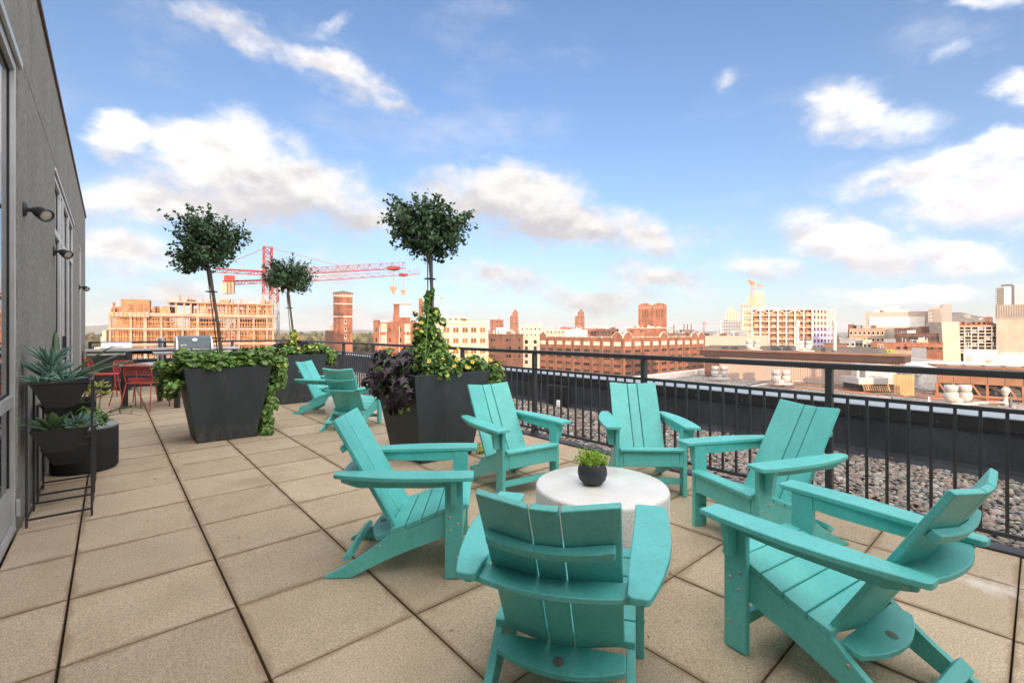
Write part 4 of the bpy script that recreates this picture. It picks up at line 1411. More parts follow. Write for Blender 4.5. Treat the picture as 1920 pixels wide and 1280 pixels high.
# ------------------------------------------------------------------ plant stands by the wall
def make_stand(label, loc, w, dpt, h, tiers):
    t = thing('plant_stand', label, 'plant stand', loc, 0, 'black metal plant stands by the wall')
    k = 0.013
    for x_ in (k / 2, w - k / 2):
        for y_ in (k / 2, dpt - k / 2):
            MB().box(x_ - k / 2, x_ + k / 2, y_ - k / 2, y_ + k / 2, 0, h).build('leg', 'black_metal', t, bevel=0.002)
    for y_ in (k / 2, dpt - k / 2):
        MB().box(k, w - k, y_ - k / 2 + .001, y_ + k / 2 - .001, 0.045, 0.045 + k).build('rung', 'black_metal', t)
        MB().box(k, w - k, y_ - k / 2 + .001, y_ + k / 2 - .001, h - k, h - 0.0005).build('rung', 'black_metal', t)
    for x_ in (k / 2, w - k / 2):
        MB().box(x_ - k / 2 + .001, x_ + k / 2 - .001, k, dpt - k, 0.045, 0.045 + k).build('rung', 'black_metal', t)
        MB().box(x_ - k / 2 + .001, x_ + k / 2 - .001, k, dpt - k, h - k, h - 0.0005).build('rung', 'black_metal', t)
    for (zt, hh) in tiers:
        x0, x1, y0, y1 = k + 0.002, w - k - 0.002, k + 0.002, dpt - k - 0.002
        n_ = 0.075
        c_ = MB()
        th = 0.012
        c_.add([(x0 + n_, y0 + n_ * .6, zt - hh), (x1 - n_, y0 + n_ * .6, zt - hh), (x1 - n_, y1 - n_ * .6, zt - hh), (x0 + n_, y1 - n_ * .6, zt - hh),
                (x0, y0, zt), (x1, y0, zt), (x1, y1, zt), (x0, y1, zt),
                (x0 + th, y0 + th, zt), (x1 - th, y0 + th, zt), (x1 - th, y1 - th, zt), (x0 + th, y1 - th, zt),
                (x0 + th + .01, y0 + th + .01, zt - 0.04), (x1 - th - .01, y0 + th + .01, zt - 0.04), (x1 - th - .01, y1 - th - .01, zt - 0.04), (x0 + th + .01, y1 - th - .01, zt - 0.04)],
               [(3, 2, 1, 0), (0, 1, 5, 4), (1, 2, 6, 5), (2, 3, 7, 6), (3, 0, 4, 7), (4, 5, 9, 8), (5, 6, 10, 9), (6, 7, 11, 10), (7, 4, 8, 11), (8, 9, 13, 12), (9, 10, 14, 13), (10, 11, 15, 14), (11, 8, 12, 15)])
        tr_ = c_.build('trough', 'cabinet', t)
        MB().box(x0 + .02, x1 - .02, y0 + .02, y1 - .02, zt - 0.06, zt - 0.03).build('soil', 'soil', tr_)
    return t


S1 = Vector((-0.430, 4.435, 0))
make_stand('front black metal plant stand holding two troughs of blue green succulents', S1, 0.335, 0.40, 0.965, [(0.955, 0.175), (0.635, 0.165)])
S2 = Vector((-0.430, 5.06, 0))
make_stand('lower black metal plant stand behind the front one with a yellow green succulent', S2, 0.335, 0.40, 0.745, [(0.735, 0.165), (0.40, 0.15)])


def blade(L, w, th, curl, n=7, fat=0.6):
    """a fleshy leaf along +z, curling towards +x"""
    m_ = MB()
    pts = []
    for i in range(n):
        f_ = i / (n - 1)
        a = curl * f_
        pts.append((Vector((math.sin(a) * L * f_, 0, math.cos(a * 0.6) * L * f_)), w * (math.sin(math.pi * min(1, (f_ * 0.82 + 0.16))) ** fat) * (1 if i < n - 1 else 0.08)))
    k0 = len(m_.v)
    for (p, ww) in pts:
        tt = th * (0.35 + 0.65 * ww / max(w, 1e-6))
        for (a, b_) in ((0, -ww / 2), (tt, -ww * 0.2), (tt, ww * 0.2), (0, ww / 2), (-tt * 0.55, 0)):
            m_.v.append((p.x - a, b_, p.z + 0.0 * a))
    for i in range(n - 1):
        for j in range(5):
            a0 = k0 + i * 5 + j
            a1 = k0 + i * 5 + (j + 1) % 5
            m_.f.append((a0, a1, a1 + 5, a0 + 5))
    m_.f.append(tuple(k0 + j for j in range(5)))
    m_.f.append(tuple(k0 + (n - 1) * 5 + j for j in range(5)))
    return m_


LEAFSRC = {}


def rosette(t, key, m, c, n, L, w, th, tilt0, tilt1, curl, seed, part=True):
    rd = random.Random(seed)
    src = LEAFSRC.get(key)
    for k in range(n):
        f_ = (k + 0.5) / n
        az = k * 2.39996 + rd.uniform(-.25, .25)
        tl = tilt0 + (tilt1 - tilt0) * f_ ** 0.8 + rd.uniform(-0.10, 0.10)
        if src is None:
            o_ = blade(L, w, th, curl).build('leaf', m, t, smooth=True)
            src = LEAFSRC[key] = o_
        else:
            o_ = src.copy()
            COL.objects.link(o_)
            o_.parent = t
        s_ = rd.uniform(0.75, 1.15) * (0.75 + 0.25 * f_)
        o_.location = (c[0] + 0.012 * math.cos(az), c[1] + 0.012 * math.sin(az), c[2])
        o_.rotation_euler = (0, tl, az)
        o_.scale = (s_, s_, s_)


def plant(name, label, loc, grp=None):
    return thing(name, label, 'plant', loc, 0, grp)


t = plant('blue_succulent', 'tall blue green succulent rosettes in the upper trough of the front stand', S1 + Vector((0.13, 0.16, 0.92)))
rosette(t, 'bs', 'succulent', (-0.03, 0.05, 0.05), 34, 0.18, 0.026, 0.011, 0.02, 0.8, 0.15, 1)
rosette(t, 'bs', 'succulent', (-0.02, 0.03, 0.15), 26, 0.17, 0.027, 0.011, 0.02, 0.75, 0.3, 2)
rosette(t, 'bs2', 'succulent', (0.10, 0.02, 0.04), 30, 0.13, 0.020, 0.008, 0.1, 1.0, 0.35, 3)
rosette(t, 'bs2', 'succulent', (-0.07, -0.05, 0.02), 22, 0.11, 0.020, 0.008, 0.1, 0.9, 0.3, 4)
rosette(t, 'bs2', 'succulent', (0.05, -0.08, 0.02), 22, 0.11, 0.020, 0.008, 0.1, 1.0, 0.3, 5)
t = plant('agave', 'dark pointed agave leaves fanning above the front stand', S1 + Vector((0.14, 0.18, 0.92)))
for k, (L, az, tl) in enumerate([(0.42, 1.7, 0.18), (0.40, 2.9, 0.78), (0.42, -0.25, 0.72), (0.46, 0.2, 0.92), (0.50, 0.35, 1.12), (0.36, -0.4, 1.0)]):
    b_ = blade(L, 0.048, 0.009, 0.12, 8, 0.45).build('leaf', 'agave', t, smooth=True, loc=(0, 0, 0.0))
    b_.rotation_euler = (0, tl, az)
t = plant('aloe', 'thick toothed aloe leaves in the lower trough of the front stand', S1 + Vector((0.12, 0.13, 0.60)))
for k, (L, az, tl, w_) in enumerate([(0.20, 2.9, 0.75, 0.058), (0.165, -1.5, 0.18, 0.062), (0.22, 3.3, 0.95, 0.055), (0.17, 0.5, 0.45, 0.055), (0.18, -1.0, 0.55, 0.058), (0.17, 1.8, 0.4, 0.055), (0.22, -0.5, 0.95, 0.045), (0.17, -2.3, 0.5, 0.055)]):
    b_ = blade(L, w_, 0.014, 0.25, 8, 0.5)
    lf = b_.build('leaf', 'agave', t, smooth=True)
    lf.rotation_euler = (0, tl, az)
    te = MB()
    for q in range(2, 12):
        f_ = q / 13
        a = 0.25 * f_
        p = Vector((math.sin(a) * L * f_, 0, math.cos(a * .6) * L * f_))
        ww = w_ * (math.sin(math.pi * min(1, (f_ * 0.82 + 0.16))) ** 0.5)
        for s in (-1, 1):
            te.add([(p.x, s * ww / 2 * .97, p.z - .003), (p.x, s * ww / 2 * .97, p.z + .003), (p.x, s * (ww / 2 + .005), p.z + .002)], [(0, 1, 2)])
    tag(te.build('teeth', 'leaf_lime', lf, fix=False), kind='stuff')
t = plant('blue_chalk_sticks', 'blue finger leaved succulent in the lower trough of the front stand', S1 + Vector((0.24, 0.15, 0.60)))
rosette(t, 'bc', 'succulent', (0, 0, 0.02), 30, 0.14, 0.015, 0.008, 0.1, 1.0, 0.25, 6)
rosette(t, 'bc', 'succulent', (0.02, -0.05, 0.0), 24, 0.13, 0.015, 0.008, 0.2, 1.1, 0.25, 7)
t = plant('trailing_succulent', 'thin trailing succulent stems reaching out right from the lower trough', S1 + Vector((0.30, 0.16, 0.60)))
tm = MB()
rdt = random.Random(12)
for k in range(5):
    p = Vector((0, 0, 0.02))
    dirv = Vector((1, rdt.uniform(-.5, .6), rdt.uniform(0.0, 0.45)))
    pts = [p + dirv * (0.30 * f_) + Vector((0, 0, 0.05 * math.sin(f_ * 3))) for f_ in np.linspace(0, 1, 6)]
    tm.tube(pts, [0.0035, 0.003, 0.0026, 0.0024, 0.002, 0.0015], 5)
    for q in range(10):
        b0 = pts[rdt.randrange(2, 6)]
        dv = Vector((rdt.uniform(0.2, 1), rdt.uniform(-1, 1), rdt.uniform(-.2, 1))).normalized()
        tm.tube([b0, b0 + dv * rdt.uniform(0.015, 0.04)], [0.0028, 0.001], 4)
tag(tm.build('stem', 'agave', t, smooth=True), kind='stuff')
t = plant('red_sedum', 'low reddish green groundcover in the lower trough beside the aloe', S1 + Vector((0.22, 0.09, 0.615)))
tag(foliage(t, 'leaves', [(x_, y_, 0, 0.035) for x_ in (-.05, 0, .05) for y_ in (-.03, .03)], (1, 1, .6), 260, (0.012, 0.022), 'leaf_lime', 61, up=1.0), kind='stuff')
tag(foliage(t, 'red_leaves', [(x_, y_, 0, 0.035) for x_ in (0, .05) for y_ in (-.03, .03)], (1, 1, .6), 80, (0.012, 0.02), 'red_wire', 62, up=1.0), kind='stuff')
t = plant('aeonium', 'yellow green rosettes spilling from the trough of the second stand', S2 + Vector((0.22, 0.12, 0.74)))
for k, c_ in enumerate([(0, 0, 0.10), (0.07, -0.03, 0.11), (0.13, 0.02, 0.12), (0.16, -0.06, 0.10), (0.10, -0.09, 0.06), (0.18, 0.0, 0.04), (0.03, 0.07, 0.09), (-0.06, 0.0, 0.10)]):
    rosette(t, 'ae', 'aeonium', c_, 11, 0.065, 0.026, 0.006, 0.25, 1.25, 0.2, 70 + k)
stm = MB()
for c_ in [(0, 0, 0.10), (0.07, -0.03, 0.11), (0.13, 0.02, 0.12), (0.16, -0.06, 0.10), (0.10, -0.09, 0.06), (0.18, 0.0, 0.04)]:
    stm.tube([(0.02, 0.0, -0.04), (c_[0] * .6, c_[1] * .6, 0.02), c_], 0.006, 6)
stm.build('stem', 'bark', t, smooth=True)
t = plant('jade_plant', 'bushy green succulent behind the upper trough in the second stand', S2 + Vector((0.25, 0.10, 0.70)))
tag(foliage(t, 'leaves', [(0, 0, 0.0, 0.08), (0.07, -0.05, -0.06, 0.07), (0.10, 0, -0.12, 0.07), (0.02, -0.08, -0.05, 0.07)], (1, 1, .9), 330, (0.024, 0.045), 'leaf_vine', 71, up=0.6), kind='stuff')
for k, (az, tl) in enumerate([(-0.2, 1.35), (0.4, 1.5), (-0.8, 1.7)]):
    lf = blade(0.13, 0.03, 0.006, 0.3).build('leaf', 'agave', t, smooth=True, loc=(0.08, -0.02, -0.12))
    lf.rotation_euler = (0, tl, az)

dm = thing('wicker_drum', 'black woven drum side table behind the plant stands', 'side table', (-0.185, 6.0, 0))
dm.scale = (0.88, 0.88, 1.0)
MB().lathe([(0.262, 0.0), (0.27, 0.012), (0.276, 0.2), (0.278, 0.385), (0.27, 0.392)], 48).build('drum', 'wicker', dm, smooth=True)
ring = MB()
for z_ in np.arange(0.02, 0.385, 0.012):
    ring.lathe([(0.2745, z_), (0.2795, z_ + 0.004), (0.2795, z_ + 0.008), (0.2745, z_ + 0.0119)], 48)
tag(ring.build('weave', 'wicker', dm, smooth=True), kind='stuff')
MB().lathe([(0.279, 0.3925), (0.283, 0.398), (0.283, 0.408), (0.277, 0.412), (0.001, 0.413)], 48).build('lid', 'drum_top', dm, smooth=True)

# ------------------------------------------------------------------ dining set, grill and counter at the far end
dt = thing('dining_table', 'square dark legged dining table with pale top among the red chairs', 'table', (0.783, 10.375, 0), -R(37.6))
MB().box(-0.485, 0.485, -0.485, 0.485, 0.716, 0.745).build('tabletop', 'table_top', dt, bevel=0.004)
ap_ = MB()
for s in (-1, 1):
    ap_.box(-0.395, 0.395, s * 0.43 - 0.012, s * 0.43 + 0.012, 0.64, 0.7158)
    ap_.box(s * 0.43 - 0.012, s * 0.43 + 0.012, -0.395, 0.395, 0.64, 0.7157)
ap_.build('apron', 'cabinet', dt)
for sx in (-1, 1):
    for sy in (-1, 1):
        MB().box(sx * 0.43 - 0.034, sx * 0.43 + 0.034, sy * 0.43 - 0.034, sy * 0.43 + 0.034, 0, 0.7159).build('leg', 'cabinet', dt, bevel=0.003)


def make_wire_chair(label):
    t = thing('wire_chair', label, 'chair', (0, 0, 0), 0, 'red wire chairs at the far end')
    m = 'red_wire'
    ft = [(-0.215, 0.20), (0.215, 0.20)]
    bk = [(-0.205, -0.20), (0.205, -0.20)]
    for (x_, y_) in ft:
        MB().tube([(x_ * 0.98, y_ - 0.02, 0.445), (x_ * 1.10, y_ + 0.03, 0.0)], 0.0095, 8).build('leg', m, t, smooth=True)
    for (x_, y_) in bk:
        MB().tube([(x_ * 0.95, y_ + 0.02, 0.445), (x_ * 1.15, y_ - 0.07, 0.0)], 0.0095, 8).build('leg', m, t, smooth=True)
    s_ = MB()
    loop = [(-0.19, -0.19), (-0.215, -0.1), (-0.225, 0.05), (-0.22, 0.17), (-0.19, 0.215), (0.19, 0.215), (0.22, 0.17), (0.225, 0.05), (0.215, -0.1), (0.19, -0.19)]
    zz = lambda x_, y_: 0.452 - 0.016 * (1 - (x_ / 0.225) ** 2) * (1 - ((y_) / 0.22) ** 2) + (0.0 if y_ < 0.15 else -0.01 * (y_ - 0.15) / 0.06)
    s_.tube([(x_, y_, zz(x_, y_)) for x_, y_ in loop + loop[:1]], 0.0085, 6)
    for x_ in np.linspace(-0.19, 0.19, 13):
        s_.tube([(x_, y_, zz(x_, y_)) for y_ in (-0.19, -0.06, 0.08, 0.212)], 0.0034, 4)
    for y_ in (-0.1, 0.0, 0.1):
        s_.tube([(x_, y_, zz(x_, y_) - 0.005) for x_ in np.linspace(-0.215, 0.215, 6)], 0.0034, 4)
    s_.build('seat', m, t, smooth=True)
    b_ = MB()

    def bp(a, h):
        """a across -1..1, h height 0..1 -> curved back"""
        w_ = 0.195 + 0.025 * math.sin(math.pi * h)
        return (a * w_, -0.19 - 0.13 * h + 0.09 * a * a * (0.3 + 0.7 * h), 0.45 + 0.33 * h - 0.015 * a * a)
    rim = [bp(-1, h) for h in np.linspace(0, 0.9, 6)] + [bp(-0.92, 0.98)] + [bp(a, 1) for a in np.linspace(-0.8, 0.8, 7)] + [bp(0.92, 0.98)] + [bp(1, h) for h in np.linspace(0.9, 0, 6)]
    b_.tube(rim, 0.0085, 6)
    for h in (0.45, 0.9):
        b_.tube([bp(a, h) for a in np.linspace(-1, 1, 9)], 0.005, 5)
    n_ = 11
    for k in range(-3, n_ + 3):
        for sg in (-1, 1):
            pts = []
            for q in range(7):
                h = 0.45 + 0.45 * q / 6
                a = -1 + 2 * (k + sg * q / 6 * 2.2) / (n_ - 1)
                if -1 <= a <= 1:
                    pts.append(bp(a, h))
            if len(pts) > 1:
                b_.tube(pts, 0.003, 4)
    b_.build('backrest', m, t, smooth=True)
    return t


wc = make_wire_chair('nearest red wire chair seen from behind, in front of the dining table')
wc.location = (0.455, 9.985, 0)
wc.rotation_euler = (0, 0, -R(36))
dup(wc, (0.335, 10.75, 0), -R(135), 'red wire chair at the left side of the dining table, partly behind the nearest one')
dup(wc, (1.05, 10.92, 0), -R(222), 'red wire chair behind the dining table, mostly hidden by the left planter')
dup(wc, (-0.10, 12.55, 0), -R(97), 'red wire chair standing apart by the dark cabinet at the far left')

ct = thing('bar_counter', 'outdoor counter with pale top and dark slatted cabinet at the far railing', 'counter', (-0.42, 13.45, 0))
MB().box(0, 2.9, 0, 0.72, 0.875, 0.92).build('countertop', 'countertop', ct, bevel=0.006)
MB().box(0.02, 0.74, 0.06, 0.70, 0.06, 0.8748).build('cabinet', 'cabinet', ct)
for k in range(9):
    again_src = MB().box(0.03 + 0.072 * k, 0.03 + 0.072 * k + 0.062, 0.035, 0.0598, 0.08, 0.68) if k == 0 else None
    if again_src:
        sl_ = again_src.build('slat', 'cabinet', ct, bevel=0.003)
    else:
        again(sl_, (0.072 * k, 0, 0))
MB().box(0.03, 0.67, 0.03, 0.0597, 0.79, 0.84).build('drawer_rail', 'countertop', ct)
MB().box(0.68, 0.775, 0.02, 0.115, 0, 0.8746).build('leg', 'cabinet', ct, bevel=0.004)
MB().box(2.78, 2.87, 0.02, 0.115, 0, 0.8746).build('leg', 'cabinet', ct, bevel=0.004)
MB().box(0.80, 2.75, 0.60, 0.64, 0.78, 0.8744).build('back_beam', 'cabinet', ct)
hd = thing('steel_roll_top', 'stainless steel rounded cover standing on the pale counter', 'cover', (0.10, 13.80, 0.9205))
cv = MB()
pf = [(-0.17, 0.0), (0.17, 0.0)] + [(0.17 * math.cos(a), 0.02 + 0.14 * math.sin(a)) for a in np.linspace(0, math.pi, 12)]
cv.prism(pf, lambda a, b, q: (q, a, b), -0.27, 0.27).build('hood', 'steel', hd, smooth=False, bevel=0.004)
MB().tube([(-0.1, -0.165, 0.05), (-0.1, -0.19, 0.055), (0.1, -0.19, 0.055), (0.1, -0.165, 0.05)], 0.006, 6).build('handle', 'steel', hd, smooth=True)

gr = thing('grill', 'gas grill with dark lid and silver ends beside the counter', 'barbecue grill', (1.46, 13.0, 0))
gl_ = []
lid = [(-0.24, 0.86), (0.24, 0.86), (0.24, 0.92), (0.215, 1.06), (0.14, 1.17), (0.02, 1.215), (-0.10, 1.185), (-0.185, 1.10), (-0.235, 0.98)]
yzq = lambda a, b, q: (q, a, b)
MB().prism(lid, yzq, -0.31, 0.31).build('lid', 'lid', gr, bevel=0.012)
for s in (-1, 1):
    a, b_ = sorted((s * 0.311, s * 0.352))
    MB().prism([(y_ * 1.04, 0.86 + (z_ - 0.86) * 1.03) for y_, z_ in lid], yzq, a, b_).build('end_cap', 'steel', gr, bevel=0.006)
MB().tube([(-0.27, -0.225, 0.90), (-0.27, -0.275, 0.905), (0.27, -0.275, 0.905), (0.27, -0.225, 0.90)], 0.014, 8).build('handle', 'steel', gr, smooth=True)
gauge = MB().lathe([(0.04, 0), (0.045, 0.008), (0.04, 0.016), (0.001, 0.017)], 20, sx=1.25)
q = Vector((0, -0.9, 0.45)).to_track_quat('Z', 'Y').to_matrix()
gauge.v = [tuple(Vector((0.0, -0.175, 1.12)) + q @ Vector(p_)) for p_ in gauge.v]
gauge.build('thermometer', 'white_enamel', gr)
nm = MB().box(-0.055, 0.055, -0.006, 0.0, -0.018, 0.018)
q2 = Matrix.Rotation(R(-16), 3, 'X')
nm.v = [tuple(Vector((-0.21, -0.222, 1.00)) + q2 @ Vector(p_)) for p_ in nm.v]
np_ = nm.build('name_plate', 'white_enamel', gr)


def text_mesh(name, s, size, m, parent, loc, rot, extrude=0.001):
    cu = bpy.data.curves.new(name, 'FONT')
    cu.body = s
    cu.size = size
    cu.extrude = extrude
    cu.align_x = 'CENTER'
    cu.align_y = 'CENTER'
    tmp = bpy.data.objects.new(name + '_curve', cu)
    COL.objects.link(tmp)
    bpy.context.view_layer.update()
    me = bpy.data.meshes.new_from_object(tmp.evaluated_get(bpy.context.evaluated_depsgraph_get()))
    bpy.data.objects.remove(tmp)
    me.name = name
    me.materials.clear()
    o_ = link(name, me, m)
    o_.parent = parent
    o_.location = loc
    o_.rotation_euler = rot
    return o_


text_mesh('lettering', 'weber', 0.034, 'gasket', np_, (-0.21, -0.2295, 1.002), (R(74), 0, 0))
MB().box(-0.33, 0.33, -0.25, 0.25, 0.70, 0.8595).build('firebox', 'steel', gr, bevel=0.01)
MB().box(-0.32, 0.32, -0.22, 0.22, 0.10, 0.6995).build('cart', 'cabinet', gr, bevel=0.008)
MB().box(-0.76, -0.355, -0.24, 0.24, 0.80, 0.855).build('side_shelf', 'steel', gr, bevel=0.008)
MB().box(0.355, 0.76, -0.24, 0.24, 0.80, 0.855).build('side_shelf', 'steel', gr, bevel=0.008)
for x_ in (-0.2, -0.07, 0.07, 0.2):
    kb = MB().lathe([(0.024, 0), (0.022, 0.03), (0.001, 0.031)], 14)
    kb.v = [(x_ + b_[0], -0.25 - b_[2], 0.78 + b_[1]) for b_ in kb.v]
    kb.build('knob', 'gasket', gr)
for x_ in (-0.28, 0.28):
    wh = MB().lathe([(0.045, -0.02), (0.05, 0), (0.045, 0.02)], 16)
    wh.v = [(x_ + b_[2], -0.18 + b_[0], 0.05 + b_[1]) for b_ in wh.v]
    wh.build('wheel', 'gasket', gr)
vp = thing('vent_pipe', 'silver vent pipe rising from the gravel behind the far railing', 'vent pipe', (1.02, 15.6, -0.03))
MB().lathe([(0.085, 0), (0.085, 1.05), (0.10, 1.052), (0.10, 1.17), (0.085, 1.18), (0.001, 1.185)], 18).build('pipe', 'steel', vp, smooth=False)
MB().lathe([(0.16, 0), (0.15, 0.03), (0.09, 0.10)], 18).build('flashing', 'edge_metal', vp)
# ------------------------------------------------------------------ the city: ground, hills, woods
GZ = -25.0
mat('city_ground', (0.10, 0.085, 0.06), 0.95, col2=(0.05, 0.07, 0.03), var_scale=0.02)
mat('hill_green', (0.13, 0.145, 0.11), 0.95, col2=(0.17, 0.14, 0.10), var_scale=0.012)
mat('far_leaf', (0.06, 0.075, 0.03), 0.9, island=0.6, col2=(0.14, 0.085, 0.03), var_scale=0.02)
brick_mat('brick_red', (0.25, 0.092, 0.052), (0.19, 0.067, 0.039), (0.24, 0.16, 0.12), 1.2, var=0.32)
brick_mat('brick_brown', (0.165, 0.075, 0.047), (0.125, 0.056, 0.037), (0.2, 0.15, 0.12), 1.2)
brick_mat('brick_dark', (0.135, 0.062, 0.045), (0.10, 0.05, 0.036), (0.14, 0.10, 0.08), 1.2)
mat('cream_wall', (0.50, 0.405, 0.30), 0.85, var=0.08, var_scale=0.3)
mat('white_wall', (0.66, 0.60, 0.53), 0.8, var=0.06, var_scale=0.3)
mat('grey_wall', (0.33, 0.29, 0.26), 0.85, var=0.08, var_scale=0.3, stretch=(6, 6, 0.4))
mat('beige_wall', (0.40, 0.33, 0.26), 0.85, var=0.10, var_scale=0.3)
mat('tan_brick', (0.30, 0.22, 0.15), 0.9, var=0.15, var_scale=0.4)
mat('pink_wall', (0.40, 0.29, 0.235), 0.6, var=0.04, var_scale=0.2)
mat('cornice', (0.05, 0.026, 0.019), 0.55, var=0.15, var_scale=0.6)
mat('stone_trim', (0.55, 0.46, 0.37), 0.85)
mat('dark_glass', (0.035, 0.035, 0.035), 0.03, spec=0.6, per_object=0.8)
mat('warm_pane', (0.20, 0.105, 0.05), 0.03, per_object=0.35)
mat('blind', (0.55, 0.47, 0.36), 0.7, per_object=0.15)
mat('roof_dark', (0.10, 0.095, 0.09), 0.9, var=0.2, var_scale=0.3)
mat('roof_grey', (0.22, 0.23, 0.245), 0.85, var=0.15, var_scale=0.25)
mat('slate', (0.11, 0.105, 0.105), 0.7)
mat('timber', (0.48, 0.25, 0.125), 0.8, var=0.25, var_scale=1.3)
mat('plywood', (0.42, 0.19, 0.095), 0.8, per_object=0.35, var=0.15, var_scale=0.5)
mat('concrete', (0.40, 0.265, 0.195), 0.85, var=0.12, var_scale=0.5)
mat('crane_red', (0.27, 0.045, 0.03), 0.7)
mat('crane_grey', (0.33, 0.26, 0.22), 0.6)
mat('crane_yellow', (0.55, 0.24, 0.04), 0.6)
mat('hook_tan', (0.36, 0.27, 0.17), 0.6)
mat('duct', (0.50, 0.48, 0.46), 0.4, metal=0.5, var=0.1, var_scale=1.0)
mat('vent_white', (0.42, 0.385, 0.355), 0.45, var=0.06, var_scale=2)
mat('rust_steel', (0.26, 0.105, 0.05), 0.7, var=0.25, var_scale=1.2)
mat('rust_panel', (0.20, 0.095, 0.05), 0.7, var=0.2, var_scale=0.8)
mat('wood_fence', (0.36, 0.21, 0.10), 0.75, var=0.15, var_scale=2)
mat('concrete_grey', (0.36, 0.33, 0.30), 0.85, var=0.15, var_scale=2)
mat('lavender', (0.34, 0.28, 0.44), 0.8, var=0.08, var_scale=0.3)
mat('sheath', (0.56, 0.42, 0.32), 0.8, var=0.08, var_scale=0.3)

tag(MB().add([(-9000, -9000, GZ), (9000, -9000, GZ), (9000, 9000, GZ), (-9000, 9000, GZ)], [(0, 1, 2, 3)]).build('ground', 'city_ground', fix=False), kind='structure')
# low hills along the skyline
hb = MB()
NH = 220
for i in range(NH):
    a = -0.2 + 2.4 * i / (NH - 1)            # compass angle from +y towards +x
    dd = 4200
    h0 = 12 + 8 * math.sin(a * 3.1 + 0.6) + 8 * math.sin(a * 11 + 1) + 4 * math.sin(a * 37) + 3 * math.sin(a * 83)
    if a < 0.15:
        h0 += 30 * max(0, 1 - abs(a + 0.0) / 0.15)
    x_, y_ = math.sin(a), math.cos(a)
    hb.v += [(x_ * (dd - 1300), y_ * (dd - 1300), GZ - 2), (x_ * (dd - 700), y_ * (dd - 700), GZ + (h0 - GZ) * 0.45), (x_ * dd, y_ * dd, h0), (x_ * (dd + 900), y_ * (dd + 900), GZ)]
for i in range(NH - 1):
    for k in range(3):
        a0 = i * 4 + k
        hb.f.append((a0, a0 + 4, a0 + 5, a0 + 1))
tag(hb.build('hills', 'hill_green', smooth=True, fix=False), kind='structure')


def woods(name, label, u0, u1, d0, d1, n, size, zt):
    us = rng.uniform(u0, u1, n)
    ds = rng.uniform(d0, d1, n) ** 1.0
    r = (us - 960) * ds / FOC
    p = np.stack([ds * SY + r * CY, ds * CY - r * SY, GZ + rng.uniform(0.3, 1.0, n) * zt], 1)
    o_ = scatter_blobs(name, p, rng.uniform(size[0], size[1], n), 'far_leaf', 2, rough=0.55, flat=(1.1, 1.1, 0.9), smooth=False)
    return tag(o_, label, 'trees')


woods('distant_trees', 'green and rust coloured far off treetops below the left skyline', 120, 860, 520, 1500, 1500, (4, 8), 17)
woods('distant_trees', 'dark far off treetops in the middle and right of the city', 860, 2050, 600, 1600, 450, (4, 7), 10)


# ------------------------------------------------------------------ building helper
def frame_at(u0, u1, dist, rot='ray'):
    """front edge between two measured columns at a distance: origin (left end), width, angle"""
    if rot == 'ray':
        t0, t1 = math.atan((u0 - 960) / FOC), math.atan((u1 - 960) / FOC)
        tm_ = (t0 + t1) / 2
        rr_ = dist / math.cos(tm_)
        w_ = 2 * rr_ * math.tan((t1 - t0) / 2)
        a = YAW + tm_
        c = Vector((math.sin(a), math.cos(a), 0)) * rr_
        xd = Vector((math.cos(a), -math.sin(a), 0))
        return c - xd * w_ / 2, w_, -a
    p0, p1 = far(u0, dist), far(u1, dist)
    return p0, (p1 - p0).length, -YAW


def building(name, label, cat, u0, u1, vtop, dist, depth, m, roof='roof_dark', zb=GZ, group=None, rot='ray', parapet=0.6, clutter=True):
    o0, w_, a = frame_at(u0, u1, dist, rot)
    zt = hgt(vtop, dist)
    t = thing(name, label, cat, (o0.x, o0.y, zb), a, group)
    h = zt - zb
    p_ = min(parapet, 0.3 * h)
    MB().box(0, w_, 0, depth, 0, h - p_).build('wall', m, t)
    b_ = MB()
    k = min(0.35, depth * .1)
    b_.box(-0.02, w_ + .02, -0.02, k, h - p_ + 0.001, h)
    b_.box(-0.02, w_ + .02, depth - k, depth + .02, h - p_ + 0.001, h)
    b_.box(-0.02, k, k + 0.001, depth - k - 0.001, h - p_ + 0.001, h)
    b_.box(w_ - k, w_ + .02, k + 0.001, depth - k - 0.001, h - p_ + 0.001, h)
    b_.build('parapet', m, t)
    MB().box(k + .01, w_ - k - .01, k + .01, depth - k - .01, h - p_ - 0.1, h - p_ + 0.03).build('roof', roof, t)
    # plant rooms, hatches and flues on the roof
    if w_ > 11 and depth > 7 and clutter:
        rc = random.Random(int(u0 * 7 + vtop * 13 + dist))
        for k in range(rc.randrange(3, 7)):
            cw, cd, ch = rc.uniform(.8, 3.2), rc.uniform(.8, 2.4), rc.uniform(.5, 1.9)
            cx, cy = rc.uniform(1.5, w_ - 4.5), rc.uniform(1.2, max(1.4, depth - 4))
            MB().box(cx, cx + cw, cy, cy + cd, h - p_ + .031, h - p_ + .031 + p_ + ch).build('roof_unit', rc.choice(['grey_wall', 'duct', 'vent_white', 'roof_grey', 'brick_brown']), t)
        fm = MB()
        for k in range(rc.randrange(3, 8)):
            cx, cy, ch = rc.uniform(1, w_ - 1), rc.uniform(1, depth - 1), rc.uniform(.8, 2.2)
            fm.beam((cx, cy, h - p_), (cx, cy, h + ch), .22, .22)
        tag(fm.build('flue', 'duct', t), kind='stuff')
    return t, w_, h


